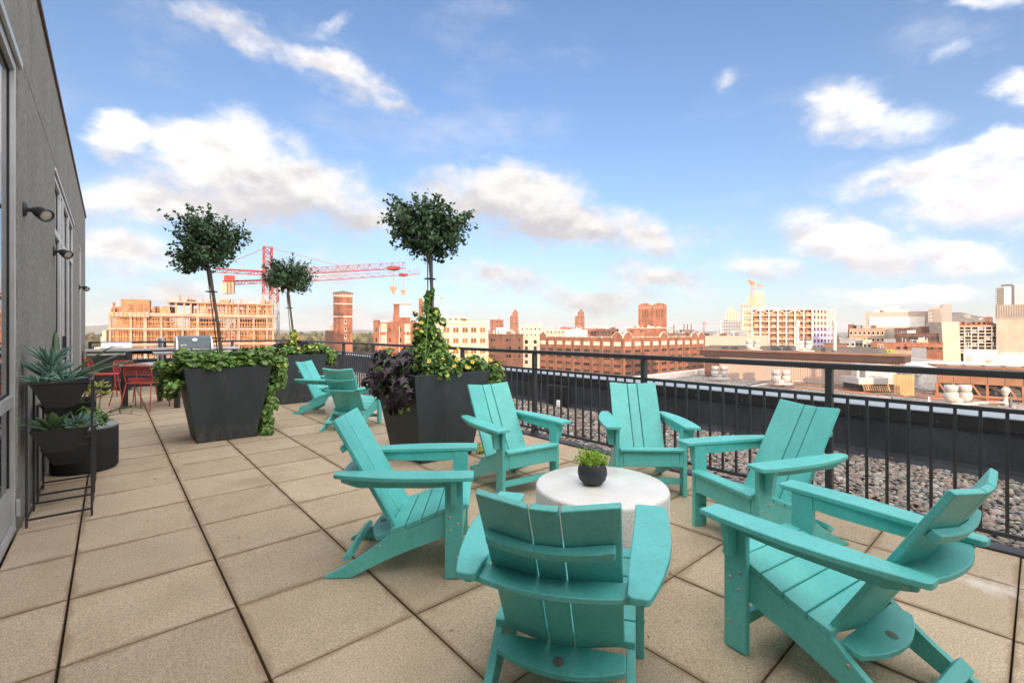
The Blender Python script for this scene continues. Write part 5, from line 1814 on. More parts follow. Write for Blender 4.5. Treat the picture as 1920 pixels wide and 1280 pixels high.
def win_src(t, w, h, frame, pane, side='y', mull=1, sill=True, thick=0.12):
    """a window as frame > pane, sill; centred at its bottom middle, facing -y"""
    f_ = MB()
    e_ = min(0.12, w * 0.12)
    f_.box(-w / 2, -w / 2 + e_, -thick, 0.02, 0, h)
    f_.box(w / 2 - e_, w / 2, -thick, 0.02, 0, h)
    f_.box(-w / 2 + e_, w / 2 - e_, -thick, 0.02, h - e_, h)
    f_.box(-w / 2 + e_, w / 2 - e_, -thick, 0.02, 0, e_)
    for k in range(mull):
        x_ = -w / 2 + w * (k + 1) / (mull + 1)
        f_.box(x_ - 0.06, x_ + 0.06, -thick * .9, 0.02, e_, h - e_)
    o_ = f_.build('window', frame, t)
    MB().box(-w / 2 + e_ * .5, w / 2 - e_ * .5, -thick * .4, 0.03, e_ * .5, h - e_ * .5).build('pane', pane, o_)
    if sill:
        MB().box(-w / 2 - .1, w / 2 + .1, -thick * 1.8, 0.02, -0.2, -0.001).build('sill', frame, o_)
    return o_


def put_windows(t, src, spots, rz=0.0):
    """copies of the window (with its pane and sill); the first spot takes the source itself"""
    for k, p in enumerate(spots):
        if k == 0:
            src.location = p
            src.rotation_euler = (0, 0, rz)
            continue
        c_ = src.copy()
        COL.objects.link(c_)
        c_.location = p
        c_.rotation_euler = (0, 0, rz)
        for g in src.children:
            d_ = g.copy()
            COL.objects.link(d_)
            d_.parent = c_


def win_grid(t, w, h, frame, pane, xs, zs, y=0.0, mull=1, sill=True):
    s_ = win_src(t, w, h, frame, pane, mull=mull, sill=sill)
    put_windows(t, s_, [(x_, y, z_) for z_ in zs for x_ in xs])


# ------------------------------------------------------------------ timber building under construction, left
D = 100.0
o0, BW, a_ = frame_at(206, 514, D)
t = thing('unfinished_building', 'long timber and concrete building under construction behind the left planter', 'building', (o0.x, o0.y, GZ), a_)
S = D / FOC * 1.0
zz = lambda v: hgt(v, D * 1.0) - GZ
xx = lambda u: BW * (u - 206) / 308.0
DEP = 12.0
for (va, vb, ua, ub) in ((614.5, 618.5, 206, 514), (588, 594, 206, 514), (566, 568.5, 305, 512), (643, 647, 206, 514), (670, 674, 206, 514)):
    MB().box(xx(ua) - 0.3, xx(ub) + 0.3, -0.4, DEP, zz(vb), zz(va)).build('slab', 'concrete', t)
MB().box(0.0, BW, 0.6, DEP - .4, 0, zz(676)).build('wall', 'beige_wall', t)
cols = [206, 240, 264, 292, 330, 358, 398, 438, 470, 498, 512]
for (vb, va) in ((614.4, 594.1), (643, 618.6), (669.9, 647.1)):
    for k, u in enumerate(cols):
        wd = 0.55 if k in (2, 5, 7) else 0.32
        MB().box(xx(u) - wd / 2, xx(u) + wd / 2, -0.1, 0.5, zz(vb), zz(va)).build('column', 'concrete', t)
for k, u in enumerate([305, 318, 333, 345, 358, 372, 392, 414, 438, 458, 478, 498, 510]):
    MB().box(xx(u) - 0.16, xx(u) + 0.16, 0.0, 0.4, zz(587.9), zz(568.6)).build('column', 'timber' if k % 2 else 'concrete', t)
# stud walls, row behind row
rs = random.Random(5)
sm_ = MB()
for (vb, va, ua, ub, gap) in ((614.4, 594.1, 208, 300, 1.9), (614.4, 594.1, 300, 512, 4.3), (643, 618.6, 208, 512, 2.5), (587.9, 568.6, 358, 512, 2.7), (669.9, 647.1, 208, 512, 3.0)):
    for yy in (0.3, 2.6, 5.5):
        u = ua + rs.uniform(0, gap)
        while u < ub:
            x_ = xx(u)
            sm_.box(x_ - 0.045, x_ + 0.045, yy, yy + 0.12, zz(vb), zz(va))
            u += gap * rs.uniform(0.7, 1.5)
    for f_ in (0.12, 0.5, 0.9):
        zm = zz(vb) + (zz(va) - zz(vb)) * f_
        sm_.box(xx(ua), xx(ub), 0.1 + f_ * .05, 0.22 + f_ * .05, zm, zm + 0.12)
tag(sm_.build('stud', 'timber', t), kind='stuff')
# sheets of plywood on and behind the studs
for k in range(46):
    row = rs.choice([(614.4, 596), (643, 620), (643, 620), (587.9, 569.5), (669, 648)])
    ua = rs.uniform(208, 500) if row[0] != 587.9 else rs.uniform(335, 500)
    wd = rs.uniform(3, 9)
    y_ = rs.choice([0.45, 2.8, 2.9, 5.8, 9.0]) + k * 0.004
    MB().box(xx(ua), xx(min(ua + wd, 512)), y_, y_ + 0.03, zz(row[0]), zz(row[0]) + (zz(row[1]) - zz(row[0])) * rs.choice([1, 1, 0.6])).build('plywood_sheet', 'plywood', t)
for (ua, ub, va, vb) in ((207, 262, 669, 619), (262, 330, 669, 619), (360, 440, 669, 619), (470, 512, 669, 619), (207, 300, 613, 595), (345, 400, 613, 595), (440, 512, 613, 595)):
    MB().box(xx(ua), xx(ub), DEP - 0.5, DEP - 0.3, zz(va), zz(vb)).build('rear_wall', rs.choice(['plywood', 'brick_dark', 'rust_panel']), t)
# stair core and forms on the upper left
MB().box(xx(223), xx(271), 0.5, 5.0, zz(587.9), zz(564.5)).build('stair_core', 'plywood', t)
for u in (236, 252, 262):
    MB().box(xx(u), xx(u) + 0.7, 0.44, 0.51, zz(585), zz(573)).build('opening', 'rust_panel', t)
MB().box(xx(210), xx(213.5), 0.3, 0.9, zz(587.9), zz(571)).build('formwork', 'plywood', t)
MB().box(xx(276), xx(281), 0.3, 0.9, zz(587.9), zz(577)).build('formwork', 'plywood', t)
for k in range(9):
    u = 207 + k * 7.2
    MB().box(xx(u), xx(u + 6.4), -0.55, -0.42, zz(596), zz(588.5) + rs.uniform(0, .4)).build('edge_board', 'concrete' if k % 3 else 'timber', t)
# stacked material, posts and sheets left on the decks
for k in range(70):
    va, ua, ub = rs.choice([(587.9, 272, 304), (587.9, 206, 222), (614.4, 208, 512), (643, 208, 512), (565.9, 306, 512), (565.9, 306, 512)])
    u = rs.uniform(ua, ub - 3)
    if va == 565.9:
        w__, h__ = (rs.choice([.12, .15, 1.6]), rs.uniform(.5, 1.7))
        if w__ > 1:
            h__ *= .4
    else:
        w__, h__ = rs.uniform(.3, 2.2), rs.uniform(.4, 1.6)
    y_ = rs.uniform(.6, 3) + k * .003
    MB().box(xx(u), xx(u) + w__, y_, y_ + .4, zz(va) + .002, zz(va) + h__).build('material_stack', rs.choice(['timber', 'plywood', 'rust_panel', 'brick_dark']), t)
for k in range(9):
    u = rs.uniform(300, 500)
    MB().box(xx(u), xx(u + rs.uniform(5, 12)), .55 + k * .004, .58 + k * .004, zz(643), zz(643) + rs.uniform(.9, 1.3)).build('safety_net', 'crane_red' if k % 2 else 'plywood', t)
rg = MB()
for (va, ua, ub) in ((588, 206, 300), (566, 305, 512), (614.5, 300, 512)):
    for f_ in (0.5, 1.05):
        rg.beam((xx(ua), -0.35, zz(va) + f_), (xx(ub), -0.35, zz(va) + f_), 0.05, 0.05)
    u = ua
    while u <= ub:
        rg.beam((xx(u), -0.35, zz(va)), (xx(u), -0.35, zz(va) + 1.15), 0.05, 0.05)
        u += 8
tag(rg.build('guard_rail', 'timber', t), kind='stuff')
sca = MB()
for u in (412, 418, 424, 430):
    sca.beam((xx(u), -1.2, zz(676)), (xx(u), -1.2, zz(592)), 0.07, 0.07)
for v in (600, 612, 624, 636, 648, 660):
    sca.beam((xx(412), -1.2, zz(v)), (xx(430), -1.2, zz(v)), 0.07, 0.07)
for k, v in enumerate((600, 612, 624, 636, 648)):
    a, b_ = (412, 430) if k % 2 else (430, 412)
    sca.beam((xx(a), -1.25, zz(v)), (xx(b_), -1.25, zz(v + 12)), 0.09, 0.09)
sca.build('scaffold', 'crane_grey', t)
sb2 = thing('masonry_stub', 'pink brick stub tower left of the timber building', 'building', *((far(190, 92).x, far(190, 92).y, GZ), -YAW))
zq = lambda v: hgt(v, 92) - GZ
MB().box(0.2, 1.0, 0, 1, 0, zq(619)).build('stub', 'beige_wall', sb2)
MB().box(-0.1, 0.95, -0.05, 1.05, 0, zq(631)).build('buttress', 'beige_wall', sb2)


# ------------------------------------------------------------------ cranes
def lattice(m_, p0, p1, w, n, r=0.1, tri=False):
    """square lattice boom between two points"""
    p0, p1 = Vector(p0), Vector(p1)
    tt = (p1 - p0).normalized()
    up = Vector((0, 0, 1)) if abs(tt.z) < 0.8 else Vector((1, 0, 0))
    s = tt.cross(up).normalized()
    u_ = s.cross(tt).normalized()
    cs = [(-1, -1), (1, -1), (1, 1), (-1, 1)] if not tri else [(-1, -1), (1, -1), (0, 1)]
    off = [s * a * w / 2 + u_ * b_ * w / 2 for a, b_ in cs]
    for o_ in off:
        m_.beam(p0 + o_, p1 + o_, r * 1.5, r * 1.5)
    L = (p1 - p0)
    for k in range(n):
        a = p0 + L * (k / n)
        b_ = p0 + L * ((k + 1) / n)
        for q in range(len(off)):
            o1, o2 = off[q], off[(q + 1) % len(off)]
            if (k + q) % 2:
                o1, o2 = o2, o1
            m_.beam(a + o1, b_ + o2, r, r)
            m_.beam(b_ + o1, b_ + o2, r * .8, r * .8)
    return m_


def tower_crane(label, u, dist, v_base, v_slew, v_top, jib_end, cj_end, mw, mat_low, col, ballast=True, peak=True, hook=None):
    b = far(u, dist)
    t = thing('tower_crane', label, 'crane', (b.x, b.y, GZ))
    z = lambda v: hgt(v, dist) - GZ
    zs = z(v_slew)
    lattice(MB(), (0, 0, 0), (0, 0, z(v_slew + 40)), mw, 16, 0.11).build('mast', mat_low, t)
    lattice(MB(), (0, 0, z(v_slew + 40)), (0, 0, zs), mw * .92, 5, 0.12).build('upper_mast', col, t)
    je = Vector(jib_end) - b
    je.z = jib_end.z - GZ
    ce = Vector(cj_end) - b
    ce.z = cj_end.z - GZ
    jd = (je - Vector((0, 0, je.z))).normalized()
    lattice(MB(), Vector((0, 0, zs)) + jd * .5, je, mw * 0.62, 26, 0.055, tri=True).build('jib', col, t)
    lattice(MB(), Vector((0, 0, zs)) - jd * .5, ce, mw * 0.5, 8, 0.09).build('counter_jib', col, t)
    if peak:
        lattice(MB(), (0, 0, zs), (0, 0, z(v_top)), mw * 0.8, 5, 0.13).build('tower_head', col, t)
        tp = Vector((0, 0, z(v_top)))
        tb = MB()
        tb.beam(tp, Vector((0, 0, zs)).lerp(je, 0.55) + Vector((0, 0, mw * .4)), 0.09, 0.09)
        tb.beam(tp, ce + Vector((0, 0, .5)), 0.09, 0.09)
        tb.build('tie_bar', col, t)
    cabp = jd * (mw * .9)
    MB().box(cabp.x - .8, cabp.x + .8, cabp.y - .8, cabp.y + .8, zs - 2.4, zs - 0.5).build('cab', 'white_wall', t)
    MB().beam(Vector((0, 0, zs + .3)) - jd * .5, ce + Vector((0, 0, .5)), mw * 0.5, 0.35).build('walkway', col, t)
    if ballast:
        for k in range(3):
            p = Vector((0, 0, zs)).lerp(ce, 0.86 + 0.06 * k)
            MB().beam(p + Vector((0, 0, -2.6)), p + Vector((0, 0, 0.2)), mw * 0.75, 1.1, up=tuple(jd)).build('ballast', 'concrete', t)
        MB().box(ce.x * .9 - 1, ce.x * .9 + 1, ce.y * .9 - 1, ce.y * .9 + 1, zs + (ce.z - zs) * .9 + .4, zs + (ce.z - zs) * .9 + 1.8).build('winch', col, t)
    if hook:
        p = Vector((0, 0, zs)).lerp(je, hook[0])
        MB().beam(p, p + Vector((0, 0, -hook[1])), 0.15, 0.15).build('rope', 'crane_grey', t)
        hkm = MB()
        q0 = p + Vector((0, 0, -hook[1]))
        hkm.add([q0 + RGTV * .9, q0 - RGTV * .9, q0 + Vector((0, 0, -1.9)), q0 + FWDV * .7, q0 - FWDV * .7], [(0, 3, 2), (3, 1, 2), (1, 4, 2), (4, 0, 2), (0, 4, 1, 3)])
        hkm.build('hook_block', 'hook_tan', t)
        MB().box(p.x - 1, p.x + 1, p.y - 1, p.y + 1, p.z - .9, p.z - .2).build('trolley', col, t)
    return t


RGTV = Vector(RGT)
FWDV = Vector(FWD)
tower_crane('red tower crane with tall head and the higher jib behind the small tree', 502, 112, 640, 512, 463, far(758, 98, 497), far(404, 122, 507), 2.1, 'crane_grey', 'crane_red', ballast=False, hook=(0.93, 4.5))
tower_crane('red tower crane with hanging counterweights, right one of the red pair', 514, 124, 640, 527, 490, far(786, 138, 510), far(420, 112, 531), 2.0, 'crane_grey', 'crane_red', peak=False, hook=(0.88, 5.0))

# ------------------------------------------------------------------ brick water tower building
D = 165.0
z = lambda v, dd=D: hgt(v, dd) - GZ
t, w_, h_ = building('brick_tower', 'slim red brick tower with small pyramid roof', 'tower', 625, 661, 549, D, 7.0, 'brick_red')
MB().add([(-.25, -.25, h_ + .01), (w_ + .25, -.25, h_ + .01), (w_ + .25, 7.25, h_ + .01), (-.25, 7.25, h_ + .01), (w_ / 2, 3.5, z(543))], [(3, 2, 1, 0), (0, 1, 4), (1, 2, 4), (2, 3, 4), (3, 0, 4)]).build('pyramid_roof', 'slate', t)
for v in (556, 570.5, 594.5):
    MB().box(-0.12, w_ + 0.12, -0.12, 7.12, z(v), z(v) + 0.35).build('stone_band', 'stone_trim', t)
for k in range(7):
    MB().box(0.3 + k * (w_ - 0.9) / 6, 0.3 + k * (w_ - 0.9) / 6 + .32, -0.1, 0.0, z(556) + .36, z(556) + .9).build('corbel', 'stone_trim', t)
win_grid(t, 0.75, 1.3, 'stone_trim', 'dark_glass', [w_ * .64], [z(606), z(620), z(634)], sill=True, mull=0)
ptch = thing('tank_shed', 'grey stair shed beside the foot of the slim brick tower', 'shed', (far(617, D).x, far(617, D).y, GZ), -YAW)
MB().box(0, 1.6, 0, 3, 0, z(609)).build('shed', 'grey_wall', ptch)
MB().box(-1.2, 2.2, -0.5, 3, 0, z(619)).build('base_block', 'brick_brown', ptch)

# salmon brick block with a roof tank
D = 180.0
z = lambda v, dd=180.0: hgt(v, dd) - GZ
t, w_, h_ = building('brick_block', 'salmon brick block carrying a tapered roof tank', 'building', 700, 812, 604, D, 22, 'brick_red')
xf = lambda u: w_ * (u - 700) / 112.0
MB().box(xf(700), xf(712), -0.05, 3, h_ + .001, z(600.5)).build('raised_corner', 'brick_red', t)
tk = [(xf(735), xf(768), z(604), 0.0), (xf(737.5), xf(768), z(570), 0.2)]
MB().frustum((xf(735.5), xf(768.5), 1.0, 8), (xf(738), xf(767.5), 1.4, 7.4), h_ + .002, z(571)).build('roof_tank', 'brick_red', t)
MB().box(xf(748.5), xf(768), 0.9, 0.999, z(594), z(571.5)).build('white_panel', 'white_wall', t)
MB().box(xf(736.5), xf(769), 0.9, 8, z(571) + .002, z(569.6)).build('tank_cap', 'rust_steel', t)
an = MB()
for k in range(6):
    u = 739 + k * 5.4
    an.beam((xf(u), 2, z(569.6)), (xf(u), 2, z(569.6) + (0.9 if k % 2 else 1.5)), 0.12, 0.12)
tag(an.build('antenna', 'grey_wall', t), kind='stuff')
MB().box(xf(786), xf(793.5), 6, 8, h_ + .001, z(557)).build('chimney', 'brick_red', t)
win_grid(t, 0.5, 1.7, 'brick_brown', 'dark_glass', [xf(705.5), xf(730.5), xf(750.5), xf(776)], [z(622), z(641)], mull=0, sill=False)
win_grid(t, 2.2, 2.9, 'stone_trim', 'brick_pane', [xf(719), xf(763)], [z(621), z(642)], mull=1) if 'brick_pane' in MATS else win_grid(t, 2.2, 2.9, 'stone_trim', 'pink_wall', [xf(719), xf(763)], [z(621), z(642)], mull=1)
for u in (711.5, 723.5, 748, 760):
    MB().box(xf(u) - .12, xf(u) + .12, -0.12, -0.001, z(672), z(612)).build('pilaster', 'stone_trim', t)

# cream office block
D = 160.0
z = lambda v, dd=160.0: hgt(v, dd) - GZ
t, w_, h_ = building('office_block', 'cream block with square brown windows behind the middle tree', 'building', 790, 915, 601.5, D, 20, 'cream_wall')
xf = lambda u: w_ * (u - 790) / 125.0
MB().box(xf(806), xf(871), 3, 12, h_ + .002, z(592.5)).build('roof_storey', 'white_wall', t)
win_grid(t, 2.1, 2.0, 'cream_wall', 'warm_pane', [xf(u) for u in (802, 819.5, 837, 854.2, 871.5, 887.8, 904.8)], [z(624), z(644), z(664), z(684)], mull=1)
win_grid(t, 1.2, 1.0, 'beige_wall', 'warm_pane', [xf(u) for u in (821, 827.5, 833, 843.5, 854.5, 864)], [z(600.5)], y=3.0, mull=0, sill=False)
MB().box(-0.2, w_ + .2, -0.25, -0.021, h_ - 0.9, h_ - 0.55).build('cornice', 'cream_wall', t)

# small brown and striped pair
D = 190.0
z = lambda v, dd=190.0: hgt(v, dd) - GZ
t, w_, h_ = building('brown_block', 'dark brown brick block right of the cream block', 'building', 916, 981, 625.5, D, 18, 'brick_dark')
xf = lambda u: w_ * (u - 916) / 65.0
MB().box(-0.3, w_ + .3, -0.35, -0.021, h_ - .5, h_ - .02).build('cornice', 'brick_brown', t)
win_grid(t, 1.1, 1.5, 'brick_brown', 'dark_glass', [xf(u) for u in (922, 927, 951, 956, 974)], [z(641), z(656), z(671)], mull=0)
t, w_, h_ = building('striped_block', 'narrow grey and tan banded block beside the long brick warehouse', 'building', 981.5, 1012, 629.5, 192, 18, 'beige_wall')
z2 = lambda v: hgt(v, 192) - GZ
win_grid(t, 1.6, 1.9, 'stone_trim', 'dark_glass', [w_ * .18, w_ * .72], [z2(645), z2(657), z2(671), z2(683)], mull=0)
for v in (649, 661, 675):
    MB().box(-0.05, w_ + .05, -0.08, -0.001, z2(v), z2(v) + .5).build('band', 'grey_wall', t)

# ------------------------------------------------------------------ long brick warehouse with scalloped parapet
DC = 235.0
pc = far(1168, DC)
t = thing('brick_warehouse', 'long brick warehouse with wavy parapet and twin topped tower', 'building', (pc.x, pc.y, GZ))


def along_y(u):
    """length along the street side (towards the vanishing row on the left) seen at a column"""
    k = (u - 960) / FOC
    dd = pc.x / (SY + k * CY)
    return dd * (CY - k * SY) - pc.y


def along_x(u):
    k = (u - 960) / FOC
    dd = pc.y / (CY - k * SY)
    return dd * (SY + k * CY) - pc.x


LY = along_y(1011)
LX = along_x(1321)
H = hgt(633.5, DC) - GZ
MB().box(0, LX, 0, LY, 0, H).build('wall', 'brick_red', t)
MB().box(0.5, LX - .5, 0.5, LY - .5, H - .3, H + 0.05).build('roof', 'roof_dark', t)


def scallops(n, L, big, frame):
    """one waved parapet piece per bay, with pale coping and studs"""
    for k in range(n):
        x0, x1 = L * k / n, L * (k + 1) / n
        hgt_ = 2.4 if k in big else 1.0
        pts = [(x0, 0)] + [(x0 + (x1 - x0) * q / 10, 0.55 + (hgt_ if k in big else -0.35) * math.sin(math.pi * q / 10)) for q in range(11)] + [(x1, 0)]
        MB().prism(pts, frame, -0.05, 0.55).build('parapet', 'brick_red', t)
        cp = [(a, b_ + 0.01) for a, b_ in pts[1:-1]] + [(a, b_ + 0.22) for a, b_ in pts[1:-1][::-1]]
        MB().prism(cp, frame, -0.18, 0.6).build('coping', 'stone_trim', t)
        st_ = MB()
        st_.prism([(x0 - .25, -0.2), (x0 + .25, -.2), (x0 + .25, .7), (x0 - .25, .7)], frame, -0.3, -0.051)
        st_.build('stud', 'stone_trim', t)
        MB().prism([(x0 - .3, -H), (x0 + .3, -H), (x0 + .3, -0.2), (x0 - .3, -0.2)], frame, -0.28, -0.001).build('pilaster', 'brick_brown', t)


scallops(9, LY, (0, 8), lambda a, b, q: (q, a, H + b))
scallops(10, LX, (0, 4, 8, 9), lambda a, b, q: (a, q, H + b))
zw = [H - 4.0 - 3.75 * k for k in range(6)]
for k, z_ in enumerate(zw):
    pane = 'blind' if k == 0 else 'dark_glass'
    s1 = win_src(t, LY / 9 * .62, 1.5 if k else 1.9, 'stone_trim' if k == 0 else 'brick_brown', pane, mull=2)
    put_windows(t, s1, [(-0.001, LY * (q + .5) / 9, z_) for q in range(9)], -R(90))
    s2 = win_src(t, LX / 10 * .6, 1.5 if k else 1.9, 'stone_trim' if k == 0 else 'brick_brown', pane, mull=2)
    put_windows(t, s2, [(LX * (q + .5) / 10, -0.001, z_) for q in range(10)])
# twin tower
dT = 290.0
t, w_, h_ = building('warehouse_tower', 'massive brick tower with two rounded tops above the warehouse', 'tower', 1197, 1250, 573, dT, 14, 'brick_red', zb=hgt(640, dT))
zT = lambda v: hgt(v, dT) - hgt(640, dT)
for (ua, ub) in ((1197.5, 1222.5), (1223.5, 1249.5)):
    xa, xb = w_ * (ua - 1197) / 53, w_ * (ub - 1197) / 53
    pts = [(xa, 0)] + [(xa + (xb - xa) * q / 10, 0.4 + 1.3 * math.sin(math.pi * q / 10)) for q in range(11)] + [(xb, 0)]
    MB().prism(pts, lambda a, b, q: (a, q, h_ + b), -0.1, 13).build('rounded_top', 'brick_red', t)
    for k in range(5):
        x_ = xa + (xb - xa) * (k + .5) / 5
        MB().box(x_ - .22, x_ + .22, -0.25, -0.021, h_ - 1.4, h_ - .9).build('stud', 'stone_trim', t)
    for f_ in (0.32, 0.5, 0.68):
        x_ = xa + (xb - xa) * f_
        MB().box(x_ - .45, x_ + .45, -0.06, 0.01, zT(595), zT(580)).build('slit_window', 'brick_dark', t)
    MB().box(xa, xa + 0.5, -0.2, -0.001, 0, h_).build('pilaster', 'brick_red', t)
MB().box(w_ * .5 - .4, w_ * .5 + .4, -0.3, -0.001, 0, h_).build('pilaster', 'brick_brown', t)
t, w_, h_ = building('annex_block', 'plain brick annex at the foot of the twin topped tower', 'building', 1176, 1250, 614, 280, 14, 'brick_red', zb=hgt(640, 280))
win_grid(t, 0.9, 1.0, 'brick_brown', 'dark_glass', [w_ * f_ for f_ in (.1, .13, .36, .39)], [hgt(622, 280) - hgt(640, 280)], mull=0, sill=False)
MB().box(-.1, w_ + .1, -.15, -.021, h_ - .35, h_ - .0).build('coping', 'stone_trim', t)
mid_blocks = [
    ('white_roof_box', 'pale box shaped penthouse standing behind the brick warehouse', 1060, 1101, 618.5, 300, 12, 'white_wall'),
    ('brick_shed', 'low dark brick block behind the warehouse, right of the pale box', 1118, 1160, 616.5, 340, 14, 'brick_dark'),
    ('brick_shed', 'low salmon brick block between the pale box and dark block', 1085, 1150, 616, 360, 14, 'brick_red'),
    ('tan_block', 'tan flat roofed block right of the cream block', 976, 1016, 609.5, 330, 14, 'cream_wall'),
    ('white_block', 'white flat roofed block above the brown brick block', 931, 952, 614.5, 300, 12, 'white_wall'),
    ('stepped_block', 'small stepped salmon block on the skyline over the brown block', 919, 944, 598.5, 520, 16, 'brick_red'),
    ('deco_tower', 'stepped salmon tower on the skyline right of the cream block', 956, 972, 592, 700, 14, 'brick_red'),
    ('far_tower', 'lone pink tower on the skyline above the warehouse', 1078, 1096, 592, 700, 14, 'brick_red'),
    ('flat_roof_block', 'long low salmon block left of the lone pink tower', 1050, 1092, 613, 600, 14, 'brick_red'),
    ('salmon_hall', 'long salmon hall on the skyline behind the warehouse', 1016, 1118, 617, 420, 16, 'pink_wall'),
    ('striped_stack', 'white banded stack block right of the twin topped tower', 1255, 1262, 611, 420, 8, 'white_wall'),
    ('grey_slab', 'slim dark slab beside the banded stack', 1262.5, 1264.5, 608.5, 425, 6, 'brick_dark'),
    ('low_hall', 'long low hall with pale coping right of the warehouse roof', 1252, 1330, 625, 380, 20, 'brick_brown'),
]
for (nm_, lb, ua, ub, vt, dd, dp, m_) in mid_blocks:
    t, w_, h_ = building(nm_, lb, 'building', ua, ub, vt, dd, dp, m_)
    n_ = max(2, int((ub - ua) / 7))
    ww = w_ / n_ * .45
    if nm_ not in ('white_roof_box', 'grey_slab'):
        rows = 3 if nm_ in ('deco_tower', 'far_tower', 'stepped_block') else 2
        win_grid(t, ww, 1.6, m_, 'dark_glass', [w_ * (k + .5) / n_ for k in range(n_)], [h_ - 3.6 - 4.2 * k for k in range(rows)], mull=0, sill=False)
    if nm_ in ('deco_tower', 'far_tower'):
        MB().box(w_ * .3, w_ * .95, 2, 9, h_ + .001, h_ + 6.5).build('upper_tier', m_, t)
        MB().box(w_ * .5, w_ * .8, 3, 7, h_ + 6.502, h_ + 9.5).build('crown_tier', m_, t)
    if nm_ == 'striped_stack':
        for q in range(3):
            MB().box(-.1, w_ + .1, -.1, 0, h_ - 2 - q * 2.6, h_ - 1 - q * 2.6).build('band', 'roof_dark', t)
t = thing('smoke_stacks', 'row of three slim chimneys on the skyline right of the twin tower', 'chimneys', (far(1289, 900).x, far(1289, 900).y, GZ), -YAW)
for k, u in enumerate((1282.5, 1289, 1296)):
    x_ = (u - 1289) * 900 / FOC
    MB().lathe([(1.1, 0), (0.9, hgt(607.5, 900) - GZ)], 10, (x_, 0, 0)).build('chimney', 'brick_dark', t)
MB().box(-12, 12, -2, 8, 0, hgt(618, 900) - GZ).build('base_block', 'brick_brown', t)
b = far(1320, 900)
tower_crane('tiny pink crane on the skyline right of the three chimneys', 1320, 900, 620, 607.5, 603, far(1326, 900, 606), far(1316, 900, 607.5), 1.6, 'crane_red', 'crane_red', ballast=False)

# ------------------------------------------------------------------ half built block with pale frame
D = 300.0
pc = far(1523, D)
zb2 = hgt(700, D)
t = thing('framed_block', 'half built block with pale grid frame and lavender sheathing', 'building', (pc.x, pc.y, GZ), R(-4))
z = lambda v: hgt(v, D) - GZ
LL = 46.0
RR = 26.0
la = Vector(far(1393, D * 1.0)) - pc
LL = la.length
ang_l = math.atan2(la.y, la.x) - R(-4)
ld = Vector((math.cos(ang_l), math.sin(ang_l), 0))
rb = Vector(far(1568, D * 1.05)) - pc
RR = rb.length
ang_r = math.atan2(rb.y, rb.x) - R(-4)
rdv = Vector((math.cos(ang_r), math.sin(ang_r), 0))
ln_ = Vector((ld.y, -ld.x, 0))
rn_ = Vector((rdv.y, -rdv.x, 0))
if ln_.dot(FWDV) > 0:
    ln_ = -ln_
if rn_.dot(FWDV) > 0:
    rn_ = -rn_
HT = z(579.5)
fl_h = (z(579.5) - z(590.6))
lf = lambda a, b, q: tuple(ld * a + Vector((0, 0, b)) + ln_ * q)
rf = lambda a, b, q: tuple(rdv * a + Vector((0, 0, b)) + rn_ * q)
cor = [Vector((0, 0, 0)), rdv * RR, rdv * RR + ld * LL, ld * LL]
for k in range(10):
    zt = HT - fl_h * k
    if zt < 1:
        break
    MB().prism([(p.x, p.y) for p in cor], lambda a, b, q: (a, b, q), zt - .45, zt).build('floor_slab', 'sheath', t)
    if k < 9:
        # red brown infill panels between the frame posts, open above
        for q in range(12):
            a0 = LL * q / 12 + .6
            a1 = LL * (q + 1) / 12 - .3
            hh = fl_h * rs.choice([.35, .42, .5, .35])
            MB().prism([(a0, zt - fl_h), (a1, zt - fl_h), (a1, zt - fl_h + hh), (a0, zt - fl_h + hh)], lf, -1.2, -0.9).build('infill_panel', 'plywood', t)
        for q in range(7):
            a0 = RR * q / 7
            a1 = RR * (q + 1) / 7
            m_ = 'lavender' if k >= 3 else 'sheath'
            MB().prism([(a0, zt - fl_h), (a0 + (a1 - a0) * .45, zt - fl_h), (a0 + (a1 - a0) * .45, zt - .46), (a0, zt - .46)], rf, -0.35, -0.05).build('wall_panel', m_, t)
            MB().prism([(a0 + (a1 - a0) * .452, zt - fl_h), (a1 - .01, zt - fl_h), (a1 - .01, zt - fl_h + fl_h * .35), (a0 + (a1 - a0) * .452, zt - fl_h + fl_h * .35)], rf, -0.34, -0.06).build('wall_panel', m_, t)
for q in range(9):
    a0 = LL * q / 8
    wd = .8 if q % 2 == 0 else .5
    MB().prism([(a0 - wd / 2, 0), (a0 + wd / 2, 0), (a0 + wd / 2, HT + .4), (a0 - wd / 2, HT + .4)], lf, -0.5, 0.25).build('post', 'white_wall', t)
for q in range(3):
    a0, a1 = LL * (1 + 2 * q) / 8, LL * (3 + 2 * q) / 8
    ar = [(a0 + (a1 - a0) * s_ / 12, HT - 3.2 + 2.7 * math.sin(math.pi * s_ / 12)) for s_ in range(13)]
    ar2 = [(a, b_ - .4) for a, b_ in ar[::-1]]
    MB().prism(ar + ar2, lf, 0.0, 0.3).build('arch_rib', 'white_wall', t)
MB().prism([(p.x, p.y) for p in cor], lambda a, b, q: (a, b, q), HT + .001, HT + .9).build('top_band', 'lavender', t)
MB().prism([((p * .8 + (cor[0] + cor[2]) * .1).x, (p * .8 + (cor[0] + cor[2]) * .1).y) for p in cor], lambda a, b, q: (a, b, q), 0, HT - .5).build('core', 'brick_brown', t)

